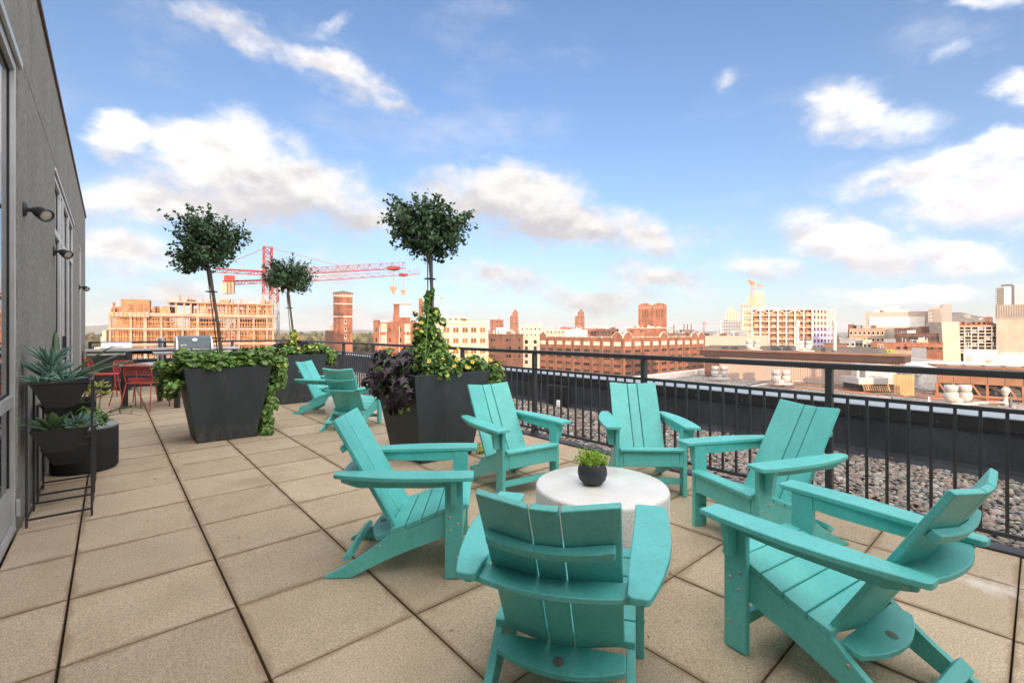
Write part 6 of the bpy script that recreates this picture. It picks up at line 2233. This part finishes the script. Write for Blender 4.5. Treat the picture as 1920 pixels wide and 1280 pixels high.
# towers behind it and a yellow crane
for (nm_, lb, ua, ub, vt, dd, m_, rows, ncol, tiers) in [
    ('bright_tower', 'tall cream tower rising behind the half built block', 1401, 1434, 556, 620, 'cream_wall', 9, 7, [(0.35, .95, 8)]),
    ('pink_tower', 'pink block tower left of the tall cream tower', 1388, 1410, 570, 560, 'pink_wall', 6, 4, []),
    ('stepped_tower', 'pale stepped tower standing alone left of the pink block tower', 1361, 1384, 585, 640, 'cream_wall', 6, 4, [(0.15, .7, 4), (.3, .6, 3)]),
    ('broad_block', 'broad pale block at the foot of the stepped tower', 1351, 1394, 601.5, 600, 'white_wall', 4, 9, []),
]:
    t, w_, h_ = building(nm_, lb, 'building', ua, ub, vt, dd, 16, m_)
    win_grid(t, w_ / ncol * .4, 2.2, m_, 'warm_pane', [w_ * (k + .5) / ncol for k in range(ncol)], [h_ - 4 - 4.3 * k for k in range(rows)], mull=0, sill=False)
    zt = h_
    for (fa, fb, hh) in tiers:
        MB().box(w_ * fa, w_ * fb, 3, 12, zt + .001, zt + hh).build('upper_tier', m_, t)
        zt += hh
bc = far(1411, 500)
tower_crane('yellow luffing crane with raised short jib above the half built block', 1411, 500, 640, 533, 527, far(1432, 500, 536), far(1404, 500, 525), 3.2, 'cream_wall', 'crane_yellow', ballast=False)

# ------------------------------------------------------------------ right hand skyline
D = 320.0
z = lambda v: hgt(v, 320) - GZ
t, w_, h_ = building('arena_hall', 'broad salmon hall framing a huge white panel', 'building', 1622, 1746, 584.5, D, 40, 'pink_wall')
xf = lambda u: w_ * (u - 1622) / 124.0
MB().box(xf(1630), xf(1735), -0.6, -0.021, z(613), z(594)).build('white_panel', 'white_wall', t)
MB().box(xf(1655), xf(1688), 10, 30, h_ + .001, z(573)).build('upper_block', 'white_wall', t)
MB().box(xf(1640), xf(1706), 9, 31, h_ + .002, z(580)).build('upper_tier', 'white_wall', t)
D = 300.0
z = lambda v: hgt(v, 300) - GZ
t, w_, h_ = building('grey_tower_block', 'grey concrete block with ribbed side and taller plain slab', 'building', 1740, 1766, 576, 300, 18, 'grey_wall')
MB().box(w_ * .45, w_ * .98, -0.1, -0.021, h_ - 14, h_ - 1).build('ribbed_panel', 'grey_wall', t)
for k in range(7):
    MB().box(w_ * .45 + k * w_ * .075, w_ * .45 + k * w_ * .075 + .25, -0.35, -0.101, h_ - 14, h_ - 1).build('rib', 'beige_wall', t)
win_grid(t, w_ * .09, 1.3, 'white_wall', 'dark_glass', [w_ * f_ for f_ in (.1, .22, .34)], [h_ - 3 - 2.3 * k for k in range(6)], mull=0, sill=False)
t, w_, h_ = building('plain_slab', 'tall plain grey slab next to the peaked dark stadium', 'building', 1766.5, 1785, 570.5, 296, 14, 'grey_wall')
MB().box(-1.0, w_ * .2, -.02, 14, h_ - 1.2, h_ - .2).build('ledge', 'grey_wall', t)
# stadium: dark peaked roof
dS = 700.0
p0 = far(1785, dS)
t = thing('stadium', 'dark pointed stadium roof on the right skyline', 'stadium', (p0.x, p0.y, GZ), -YAW)
xs_ = lambda u: (u - 1785) * dS / FOC
zs_ = lambda v: hgt(v, dS) - GZ
pts = [(xs_(1782), 0), (xs_(1862), 0), (xs_(1862), zs_(597)), (xs_(1846), zs_(594.5)), (xs_(1822), zs_(590)), (xs_(1802), zs_(585.2)), (xs_(1785), zs_(591)), (xs_(1782), zs_(596))]
MB().prism(pts, lambda a, b, q: (a, q, b), 0, 70).build('hull', 'slate', t)
MB().box(xs_(1800), xs_(1816), -0.6, -0.05, zs_(593.5), zs_(590.5)).build('emblem_plate', 'slate', t)
text_mesh('lettering', 'us bank', 3.0, 'white_wall', t, (xs_(1813), -0.7, zs_(591.5)), (R(90), 0, 0), 0.05)
text_mesh('lettering', 'STADIUM', 2.2, 'white_wall', t, (xs_(1814), -0.7, zs_(595)), (R(90), 0, 0), 0.05)
MB().prism([(xs_(1834), zs_(598)), (xs_(1842), zs_(596)), (xs_(1838), zs_(599))], lambda a, b, q: (a, q, b), -0.4, -0.05).build('emblem', 'white_wall', t)
t, w_, h_ = building('brick_penthouse', 'small orange brick box right of the stadium peak', 'building', 1846, 1861, 594, 420, 10, 'brick_red')

# glass and stone hall
D = 190.0
z = lambda v: hgt(v, 190) - GZ
p0 = far(1762, D)
t = thing('leaning_wall_hall', 'glass gridded hall with a leaning pink stone wall', 'building', (p0.x, p0.y, GZ), -YAW - R(10))
sc_ = D / FOC
xs_ = lambda u: (u - 1762) * sc_ * 1.02
MB().prism([(xs_(1768), 0), (xs_(1795), 0), (xs_(1790), z(603)), (xs_(1762), z(604))], lambda a, b, q: (a, q, b), -1.0, 8).build('leaning_wall', 'beige_wall', t)
x0, x1 = xs_(1791), xs_(1866)
MB().box(x0, x1, 0.4, 12, 0, z(612)).build('glass_body', 'dark_glass', t)
MB().box(x0, x1, 0.2, 12, z(612) + .001, z(608.5)).build('roof_band', 'brick_red', t)
nC, nR_ = 7, 8
for k in range(nC + 1):
    x_ = x0 + (x1 - x0) * k / nC
    MB().box(x_ - .13, x_ + .13, 0.0, 0.399, 0, z(612)).build('mullion', 'stone_trim', t)
for k in range(nR_ + 1):
    z_ = z(661) + (z(612) - z(661)) * k / nR_
    MB().box(x0, x1, 0.05, 0.3985, z_ - .12, z_ + .12).build('transom', 'stone_trim', t)
pn = None
for k in range(nC):
    for q in range(nR_):
        if (k * 3 + q * 5) % 4 == 0:
            a = x0 + (x1 - x0) * (k + .5) / nC
            z_ = z(661) + (z(612) - z(661)) * (q + .5) / nR_
            if pn is None:
                pn = MB().box(-.8, .8, -.05, .05, -.45, .45).build('pane', 'roof_grey', t, loc=(a, .36, z_))
            else:
                again(pn, (a, .36, z_))
for (k, z0) in ((1, 630), (5, 630), (1, 648), (5, 648)):
    a = x0 + (x1 - x0) * (k + .5) / nC
    s_ = win_src(t, 2.0, 1.6, 'white_wall', 'dark_glass', mull=1, sill=False, thick=0.3)
    s_.location = (a, 0.02, z(z0))
rb_ = MB()
for k in range(9):
    a = x0 + (x1 - x0) * k / 9
    rb_.box(a, a + .9, 2, 4, z(608.5) + .002, z(608.5) + rs.uniform(.4, 1.2))
tag(rb_.build('roof_unit', 'brick_red', t), kind='stuff')
t, w_, h_ = building('stone_hall', 'big plain pink grey stone hall at the right edge', 'building', 1868, 2010, 594.5, 178, 20, 'beige_wall')
MB().box(0.02, w_ - .1, -0.25, -0.021, h_ + 0.0 - .4, h_).build('coping', 'grey_wall', t)
MB().box(-.3, w_ * .9, 2, 18, h_ + .001, hgt(569, 177) - GZ).build('ribbed_upper', 'grey_wall', t)
for k in range(26):
    x_ = .2 + k * w_ * .9 / 26
    MB().box(x_, x_ + .35, 1.7, 1.999, h_ + .01, hgt(569, 177) - GZ).build('rib', 'beige_wall', t)
t, w_, h_ = building('glass_tower', 'pair of glassy balconied towers over the stone hall', 'building', 1869, 1896, 537, 420, 18, 'grey_wall')
zt = lambda v: hgt(v, 420) - GZ
for k in range(13):
    MB().box(-1.0, w_ * .5, -1.2, -0.021, zt(541 + k * 3.2), zt(540.2 + k * 3.2)).build('balcony', 'slate', t)
MB().box(w_ * .5, w_ * .98, -0.3, -0.021, h_ - 40, h_ - .5).build('pale_face', 'white_wall', t)
MB().box(w_ * .3, w_ * 1.1, 1.5, 12, h_ + .001, zt(533)).build('crown', 'slate', t)
t, w_, h_ = building('glass_tower', 'right glassy tower with pale windows at the picture edge', 'building', 1899, 1960, 534, 430, 18, 'white_wall')
win_grid(t, w_ * .05, 1.4, 'cream_wall', 'roof_grey', [w_ * (.06 + .1 * k) for k in range(9)], [h_ - 3 - 2.6 * k for k in range(8)], mull=0, sill=False)
MB().box(-.8, 1.0, -0.6, -.021, h_ - 40, h_ + .5).build('dark_edge', 'slate', t)

# middle distance on the right
blocks = [
    ('tan_apartments', 'tan apartment block with paired arched windows', 1592, 1659, 615.5, 215, 14, 'tan_brick', 8, 3, 1.0, 1.6),
    ('stone_corner', 'plain tan stone corner block right of the apartments', 1659, 1677, 615.5, 216, 14, 'beige_wall', 0, 0, 1, 1),
    ('brick_chimney_block', 'square brick stack at the left end of the apartments', 1590, 1601, 608, 222, 4, 'brick_brown', 0, 0, 1, 1),
    ('dark_brick_hall', 'dark brown brick hall with lit gallery windows', 1682, 1765, 624.5, 195, 14, 'brick_dark', 4, 1, 3.2, 1.7),
    ('brick_upper_storey', 'dark brown upper storey on the brick hall', 1722, 1765, 612, 196, 12, 'brick_dark', 0, 0, 1, 1),
    ('sloped_roof_row', 'row of small red roofs between the apartments and brick hall', 1677, 1722, 615, 230, 12, 'brick_red', 6, 1, 1.0, 1.0),
    ('grey_flats', 'pale grey flats with small balconies', 1574, 1604, 634.5, 160, 10, 'roof_grey', 3, 2, 1.1, 1.2),
    ('grey_flats_end', 'darker grey end block beside the pale flats', 1604, 1617, 634.5, 162, 10, 'grey_wall', 2, 2, 1.0, 1.3),
    ('cream_house', 'small cream house with two dark windows', 1618, 1634, 637, 158, 8, 'cream_wall', 2, 1, .9, 1.4),
    ('orange_shed', 'small orange brick shed by the tall white stack', 1545, 1588, 645, 120, 6, 'brick_red', 0, 0, 1, 1),
    ('salmon_wall_block', 'wide plain salmon walled block left of the half built block', 1322, 1438, 630, 150, 12, 'pink_wall', 0, 0, 1, 1),
    ('salmon_wing', 'taller salmon wing with one dark louver', 1400, 1440, 628.5, 149, 10, 'pink_wall', 0, 0, 1, 1),
]
for (nm_, lb, ua, ub, vt, dd, dp, m_, nc, nrw, ww, hh) in blocks:
    t, w_, h_ = building(nm_, lb, 'building', ua, ub, vt, dd, dp, m_)
    if nc:
        win_grid(t, ww, hh, 'stone_trim' if m_ != 'brick_dark' else 'brick_brown', 'dark_glass', [w_ * (k + .5) / nc for k in range(nc)], [h_ - 1.4 - hh - (hh + 1.5) * k for k in range(nrw)], mull=1 if ww > 2 else 0, sill=True)
    if nm_ == 'grey_flats':
        for k in range(3):
            for q in range(2):
                MB().box(w_ * (.62 + .1 * 0) - .2, w_ * .95, -0.7, -.021, h_ - 3.6 - q * 2.7, h_ - 3.4 - q * 2.7).build('balcony', 'slate', t) if k == 0 else None
    if nm_ == 'orange_shed':
        MB().box(-.2, w_ + .2, -.2, 6.2, h_ + .001, h_ + .25).build('cap', 'roof_dark', t)
    if nm_ == 'salmon_wing':
        MB().box(w_ * .7, w_ * .85, -.08, -.021, h_ - 3.6, h_ - 1.8).build('louver', 'brick_dark', t)
# red brick range with pale double arch emblem
D = 150.0
t, w_, h_ = building('red_brick_range', 'long low red brick range carrying a pale double arch emblem', 'building', 1635, 1768, 642, D, 12, 'brick_red')
xf = lambda u: w_ * (u - 1635) / 133.0
zr = lambda v: hgt(v, 150) - GZ
for q in range(2):
    ar = []
    for s_ in range(15):
        a = math.pi * s_ / 14
        ar.append((xf(1648.6 + q * 6.3) - math.cos(a) * xf(1638.2), zr(654) + math.sin(a) ** .7 * 1.6))
    out_ = [(a, b_) for a, b_ in ar] + [(xf(1648.6 + q * 6.3) + (a - xf(1648.6 + q * 6.3)) * .72, zr(654) + (b_ - zr(654)) * .86) for a, b_ in ar[::-1]]
    MB().prism(out_, lambda a, b, q_: (a, q_, b), -0.15, -0.025).build('arch_emblem', 'stone_trim', t)
win_grid(t, 1.0, 1.0, 'brick_brown', 'dark_glass', [xf(u) for u in (1687, 1701, 1740, 1748, 1764)], [zr(655)], mull=0, sill=False)
MB().box(xf(1702), xf(1768), -0.3, -0.021, zr(650), zr(645)).build('orange_band', 'rust_steel', t)
MB().box(xf(1721), xf(1742), 1, 5, h_ + .001, zr(637)).build('roof_unit', 'beige_wall', t)
t, w_, h_ = building('plant_room', 'small grey metal plant room on a low roof', 'shed', 1710, 1737, 653, 95, 5, 'roof_grey')
t, w_, h_ = building('low_brown_wall', 'low olive brown wall block with shrubs in front of the red range', 'building', 1660, 1712, 657, 110, 5, 'tan_brick')
shr = thing('roof_shrub', 'light green shrub row in front of the red brick range', 'shrub', (far(1667, 108).x, far(1667, 108).y, hgt(661, 108)))
tag(foliage(shr, 'foliage', [(x_, 0, .3, .6) for x_ in (-1, -.4, .3, .9)], (1, 1, .8), 260, (.2, .35), 'leaf_lime', 91, up=.6), kind='stuff')

# ------------------------------------------------------------------ neighbouring roof below us
RZ0 = -3.0
nb_ = thing('neighbour_building', 'neighbouring building with wide gravel roof just below our parapet', 'building', (6.5, -40, GZ))
MB().box(0, 60, 0, 63.2, 0, RZ0 - GZ - .05).build('wall', 'brick_own', nb_)
MB().box(0.02, 59.9, 0.02, 63.1, RZ0 - GZ - .049, RZ0 - GZ).build('roof', 'roof_gravel', nb_)
MB().box(0, 60, 62.6, 63.3, RZ0 - GZ + .001, RZ0 - GZ + .45).build('parapet', 'white_wall', nb_)
# corrugated penthouse with a brown cornice
XP = 43.3


def on_xp(u, v):
    k = (u - 960) / FOC
    dd = XP / (SY + k * CY)
    return dd * (CY - k * SY), EYE - (v - HOR) * dd / FOC


ya, zt0 = on_xp(1320, 655)
yb2, zb0 = on_xp(1690, 668)
zt0 = EYE - 0.0293 * XP / CY
t = thing('corrugated_penthouse', 'long pink corrugated penthouse with dark brown cornice on the gravel roof', 'building', (XP, yb2, RZ0))
LP = ya - yb2
HP = zt0 - RZ0
MB().box(0.06, 1.9, 0.05, LP, 0, HP - .62).build('wall', 'pink_wall', t)
cg = MB()
n_ = int(LP / 0.17)
for k in range(n_):
    y_ = 0.05 + k * LP / n_
    cg.add([(0.06, y_, 0.02), (0.03, y_ + .025, 0.02), (0.03, y_ + .085, 0.02), (0.06, y_ + .11, 0.02), (0.06, y_, HP - .63), (0.03, y_ + .025, HP - .63), (0.03, y_ + .085, HP - .63), (0.06, y_ + .11, HP - .63)],
           [(0, 1, 5, 4), (1, 2, 6, 5), (2, 3, 7, 6)])
tag(cg.build('corrugation', 'pink_wall', t, fix=False), kind='stuff')
MB().box(-0.30, 2.1, -0.25, LP + .3, HP - .619, HP - .10).build('cornice', 'cornice', t, bevel=0.03)
MB().box(-0.38, 2.15, -0.33, LP + .38, HP - .099, HP).build('cornice_cap', 'rust_panel', t, bevel=0.02)
MB().box(-0.04, -0.001, LP * .28, LP * .28 + .9, HP - 1.35, HP - .85).build('louver', 'beige_wall', t)
for k in range(5):
    MB().box(-0.06, -0.0401, LP * .28 + .05, LP * .28 + .85, HP - 1.32 + .1 * k, HP - 1.27 + .1 * k).build('louver_blade', 'grey_wall', t)
MB().box(-0.02, 0.0, LP - 1.5, LP - .1, 0.0, HP - .7).build('side_panel', 'brick_dark', t)
t2_, w_, h_ = building('roof_deck_block', 'dark roof hump behind the brown cornice', 'building', 1322, 1660, 651, 62, 6, 'roof_dark', zb=-4.0)


# conduits, walkway slabs and patches on the gravel
rp = random.Random(31)
pv_ = None
for k in range(22):
    u = 1395 + k * 22
    if not 1400 < u < 1900:
        continue
    q_ = far(u, 31.5 - 0.11 * k)
    if pv_ is None:
        pv_ = MB().box(-.38, .38, -.38, .38, 0, .06).build('walkway_slab', 'concrete_grey', nb_, loc=(q_.x - 6.5, q_.y + 40, RZ0 - GZ + .002))
    else:
        again(pv_, (q_.x - 6.5, q_.y + 40, RZ0 - GZ + .002), (0, 0, rp.uniform(-.05, .05)))
for k in range(7):
    a_, b_ = far(rp.uniform(1330, 1600), rp.uniform(28, 40)), far(rp.uniform(1600, 1950), rp.uniform(24, 36))
    MB().tube([(a_.x - 6.5, a_.y + 40, RZ0 - GZ + .16), (b_.x - 6.5, a_.y + 40, RZ0 - GZ + .16), (b_.x - 6.5, b_.y + 40, RZ0 - GZ + .16)], rp.choice([.03, .05]), 8).build('conduit', rp.choice(['duct', 'slate', 'rust_steel']), nb_, smooth=True)
for k in range(8):
    q_ = far(rp.uniform(1380, 1900), rp.uniform(24, 38))
    MB().lathe([(.07, 0), (.07, rp.uniform(.3, .8)), (.001, .81)], 10, (q_.x - 6.5, q_.y + 40, RZ0 - GZ)).build('vent_stub', rp.choice(['vent_white', 'duct', 'slate']), nb_)


def twin_vent(label, u, vb, dist, sc=1.0, zb=None):
    zb = hgt(vb, dist) if zb is None else zb
    p = far(u, dist)
    t = thing('twin_vent', label, 'roof vent', (p.x, p.y, zb), -YAW, 'white twin roof vents')
    for s in (-1, 1):
        MB().lathe([(.10 * sc, .12 * sc), (.25 * sc, .2 * sc), (.34 * sc, .42 * sc), (.34 * sc, .62 * sc), (.30 * sc, .68 * sc)], 16, (s * .40 * sc, 0, 0)).build('bowl', 'vent_white', t, smooth=True)
        MB().lathe([(.27 * sc, .681 * sc), (.27 * sc, .80 * sc), (.31 * sc, .82 * sc), (.31 * sc, 1.10 * sc), (.25 * sc, 1.12 * sc), (.001, 1.13 * sc)], 16, (s * .40 * sc, 0, 0)).build('hood', 'vent_white', t, smooth=True)
    MB().box(-.75 * sc, .75 * sc, -.4 * sc, .4 * sc, 0, .119 * sc).build('curb', 'duct', t)
    MB().tube([(-.4 * sc, 0, .3 * sc), (0, 0, .22 * sc), (.4 * sc, 0, .3 * sc)], .16 * sc, 10).build('duct', 'vent_white', t, smooth=True)
    return t


twin_vent('white twin vent left of all on the gravel roof, before the pink wall', 1349, 709, 40, .95)
twin_vent('white twin vent in the middle of the gravel roof before the pink wall', 1464, 720, 36.5, 1.0)
twin_vent('white twin vent nearest on the right beside the gooseneck pipe', 1796, 757, 26.5, .98)
twin_vent('small white twin vent on top of the brown cornice, left one', 1412, 657, 60, 1.25, zb=hgt(657, 60))
twin_vent('small white twin vent on top of the brown cornice, right one', 1508, 659, 58, 1.25, zb=hgt(659, 58))
for (u, v0, v1, lb) in ((1495, 660, 601, 'left tall white stack rising behind the brown cornice'), (1565, 659, 601, 'right tall white stack rising behind the brown cornice')):
    p = far(u, 58)
    t = thing('white_stack', lb, 'chimney', (p.x, p.y, hgt(v0 + 6, 58)), 0, 'white metal stacks')
    L = hgt(v1, 58) - hgt(v0 + 6, 58)
    MB().lathe([(.20, 0), (.20, L * .84)], 14).build('pipe', 'vent_white', t)
    MB().lathe([(.27, L * .841), (.27, L), (.22, L + .05), (.001, L + .06)], 14).build('collar', 'vent_white', t)
    MB().lathe([(.30, 0), (.30, .5), (.205, .6)], 14).build('base', 'slate', t)
# hooded fan unit
p = far(1652, 33)
t = thing('roof_fan_unit', 'pale curved hood fan unit on a wooden louvered base', 'roof unit', (p.x, p.y, RZ0 + 0.05), -YAW)
pf = [(-1.1, 1.0), (1.35, 1.0)] + [(1.35 - .1 * k, 1.0 + .9 * math.sin(k / 8 * math.pi / 2)) for k in range(1, 9)] + [(-1.0, 1.95), (-1.1, 1.9)]
MB().prism(pf, lambda a, b, q: (a, q, b), 0, 1.4).build('hood', 'duct', t)
MB().box(-1.9, .9, -.4, 1.6, .55, .999).build('tray', 'duct', t)
for k in range(12):
    MB().beam((-1.5 + .16 * k, -.45, 0.05), (-1.5 + .16 * k, -.25, .54), .10, .03).build('louver_slat', 'wood_fence', t)
MB().box(-1.7, .8, -.2, 1.4, 0, .549).build('base', 'cabinet', t)
MB().lathe([(.10, 0.999), (.10, 1.75), (.19, 1.78), (.19, 1.95), (.001, 2.0)], 12, (-1.45, .3, 0)).build('cowl', 'vent_white', t)
p = far(1676, 31)
t = thing('wood_screen', 'honey coloured upright wood screen beside the fan unit', 'screen', (p.x, p.y, RZ0), -YAW - R(20))
for k in range(7):
    MB().box(.16 * k, .16 * k + .15, 0, .05, 0.0, 1.45).build('board', 'wood_fence', t)
p = far(1702, 34)
t = thing('duct_bank', 'stack of silver ventilation ducts on the gravel roof', 'ventilation duct', (p.x, p.y, RZ0 + .1), -YAW + R(42))
for k in range(4):
    for q in range(2):
        MB().box(k * .62, k * .62 + .6, -.6, 3.6, .25 + q * .72, .25 + q * .72 + .68).build('duct', 'duct', t, bevel=.03)
for k in (0, 1):
    MB().box(-.1, 2.6, .1 + 2.4 * k, .25 + 2.4 * k, 0, .249).build('skid', 'slate', t)
# rust coloured chiller gantry
p = far(1757, 30)
pe = far(1990, 27)
dv = pe - p
Lg = dv.length
t = thing('pipe_gantry', 'long rust brown panelled gantry on steel legs at the right', 'roof structure', (p.x, p.y, RZ0), math.atan2(dv.y, dv.x))
zg = lambda v: hgt(v, 34) - RZ0
for k in range(7):
    x_ = Lg * k / 7
    MB().box(x_ + .02, x_ + Lg / 7 - .02, 0, .12, 1.0, 2.02).build('panel', 'rust_panel', t)
    MB().box(x_ - .06, x_ + .06, -.05, .09, 0, 0.999).build('leg', 'rust_steel', t)
    MB().beam((x_ + .1, -.02, .97), (x_ + Lg / 7 * .6, -.02, .30), .09, .09).build('brace', 'rust_steel', t) if k % 2 == 0 else None
MB().box(-.1, Lg, -.12, 2.6, 2.021, 2.11).build('roof', 'rust_panel', t)
MB().box(-.1, Lg, -.10, .0, .18, .30).build('beam', 'rust_steel', t)
for k in range(6):
    MB().tube([(.3, .7 + .22 * k, .45 + .13 * (k % 3)), (Lg - .3, .7 + .22 * k, .45 + .13 * (k % 3))], .16, 10).build('pipe', 'roof_dark', t, smooth=True)
for k in range(6):
    MB().box(.6 + Lg * k / 6, 1.3 + Lg * k / 6, .8, 1.4, 2.111, 2.17).build('hatch', 'roof_grey', t)
p = far(1830, 27)
t = thing('gooseneck_pipe', 'white gooseneck pipe with ball end lying along the gravel roof', 'pipe', (p.x, p.y, RZ0), -YAW)
MB().tube([(-.2, 0, .16), (1.6, 0, .16)], .075, 10).build('run', 'vent_white', t, smooth=True)
MB().lathe([(.11, .0), (.13, .05), (.11, .3), (.10, .62), (.15, .64), (.15, .7)], 14, (1.72, 0, 0.02)).build('riser', 'vent_white', t, smooth=True)
MB().lathe([(.10, .0), (.17, .06), (.20, .18), (.17, .30), (.10, .36), (.001, .38)], 16, (1.74, 0, .70)).build('ball_head', 'vent_white', t, smooth=True)
# big low roof with many small units behind
DR = 62.0
t, w_, h_ = building('grey_roof_hall', 'cream walled hall with grey roof dotted by small units', 'building', 1697, 1812, 678, DR * .78, 26, 'white_wall', roof='roof_grey', zb=-8, rot='view')
un = None
for k in range(30):
    x_, y_ = rs.uniform(1, w_ - 1), rs.uniform(1, 24)
    if un is None:
        un = MB().box(-.22, .22, -.22, .22, 0, .34).build('roof_unit', 'vent_white', t, loc=(x_, y_, h_ - .55))
    else:
        again(un, (x_, y_, h_ - .55), scale=(rs.uniform(.6, 1.5), rs.uniform(.6, 1.5), rs.uniform(.5, 1.3)))
t, w_, h_ = building('white_roof_room', 'white roof room with two small vents above the gantry', 'building', 1807, 1870, 657.5, 60, 6, 'white_wall', zb=-6)
MB().box(w_ * .12, w_ * .26, -.06, -.021, h_ - 1.5, h_ - .7).build('vent', 'duct', t)
vv = MB().lathe([(.28, 0), (.28, .05), (.001, .06)], 16)
vv.v = [(w_ * .76 + b_[0], -.021 - b_[2], h_ - 1.3 + b_[1]) for b_ in vv.v]
vv.build('round_vent', 'beige_wall', t)
t, w_, h_ = building('low_white_hall', 'low white roof hall at the far right behind the gantry', 'building', 1872, 2000, 667, 58, 14, 'white_wall', roof='roof_grey', zb=-6)
for k in range(8):
    MB().box(w_ * (.05 + .11 * k), w_ * (.05 + .11 * k) + .5, 1, 1.6, h_ + .001, h_ + .35).build('roof_unit', 'vent_white', t)

# ------------------------------------------------------------------ low town between everything
rl_ = random.Random(77)
town = [('brick_red', 'brick'), ('brick_brown', 'brown'), ('white_wall', 'white'), ('beige_wall', 'beige'), ('roof_grey', 'grey'), ('cream_wall', 'cream')]
k = 0
srcs = {}
for q in range(85):
    u = rl_.uniform(150, 1990)
    dd = rl_.uniform(430, 1200)
    if 700 < u < 1000 and dd < 480:
        continue
    m_, nm_ = town[rl_.randrange(len(town))]
    if u < 720 and m_ in ('white_wall', 'roof_grey') and rl_.random() < .6:
        m_, nm_ = town[0]
    wd, dp, hh = rl_.uniform(14, 40), rl_.uniform(10, 20), rl_.uniform(9, 21)
    if u < 860:
        hh *= .62
    p = far(u, dd)
    if m_ not in srcs:
        t = thing('town_block', 'small flat roofed ' + nm_ + ' block in the distant low town', 'building', (p.x, p.y, GZ), -YAW + rl_.uniform(-.5, .5), 'distant ' + nm_ + ' town blocks')
        MB().box(-.5, .5, -.5, .5, 0, 1).build('wall', m_, t)
        MB().box(-.47, .47, -.47, .47, 1.0005, 1.03).build('roof', 'roof_dark', t)
        for s_ in range(2):
            MB().box(-.45, .45, -.506, -.5001, .25 + .35 * s_, .42 + .35 * s_).build('window_band', 'dark_glass', t)
        MB().box(-.2, .1, -.1, .3, 1.031, 1.18).build('roof_room', m_, t)
        srcs[m_] = t
    else:
        t = dup(srcs[m_], (p.x, p.y, GZ), -YAW + rl_.uniform(-.5, .5))
    t.scale = (wd, dp, hh)

# ------------------------------------------------------------------ thin evening haze over the city
hz = MB().box(-9500, 9500, -9500, 9500, GZ - 1.5, 120).build('haze', None)
hm = bpy.data.materials.new('haze')
hm.use_nodes = True
for n in list(hm.node_tree.nodes):
    hm.node_tree.nodes.remove(n)
vo_ = hm.node_tree.nodes.new('ShaderNodeVolumePrincipled')
vo_.inputs['Color'].default_value = (0.95, 0.93, 0.92, 1)
vo_.inputs['Density'].default_value = 0.00010
vo_.inputs['Anisotropy'].default_value = 0.2
ho_ = hm.node_tree.nodes.new('ShaderNodeOutputMaterial')
hm.node_tree.links.new(vo_.outputs[0], ho_.inputs['Volume'])
hz.data.materials.append(hm)
tag(hz, 'thin pale evening haze over the city', 'haze', kind='stuff')
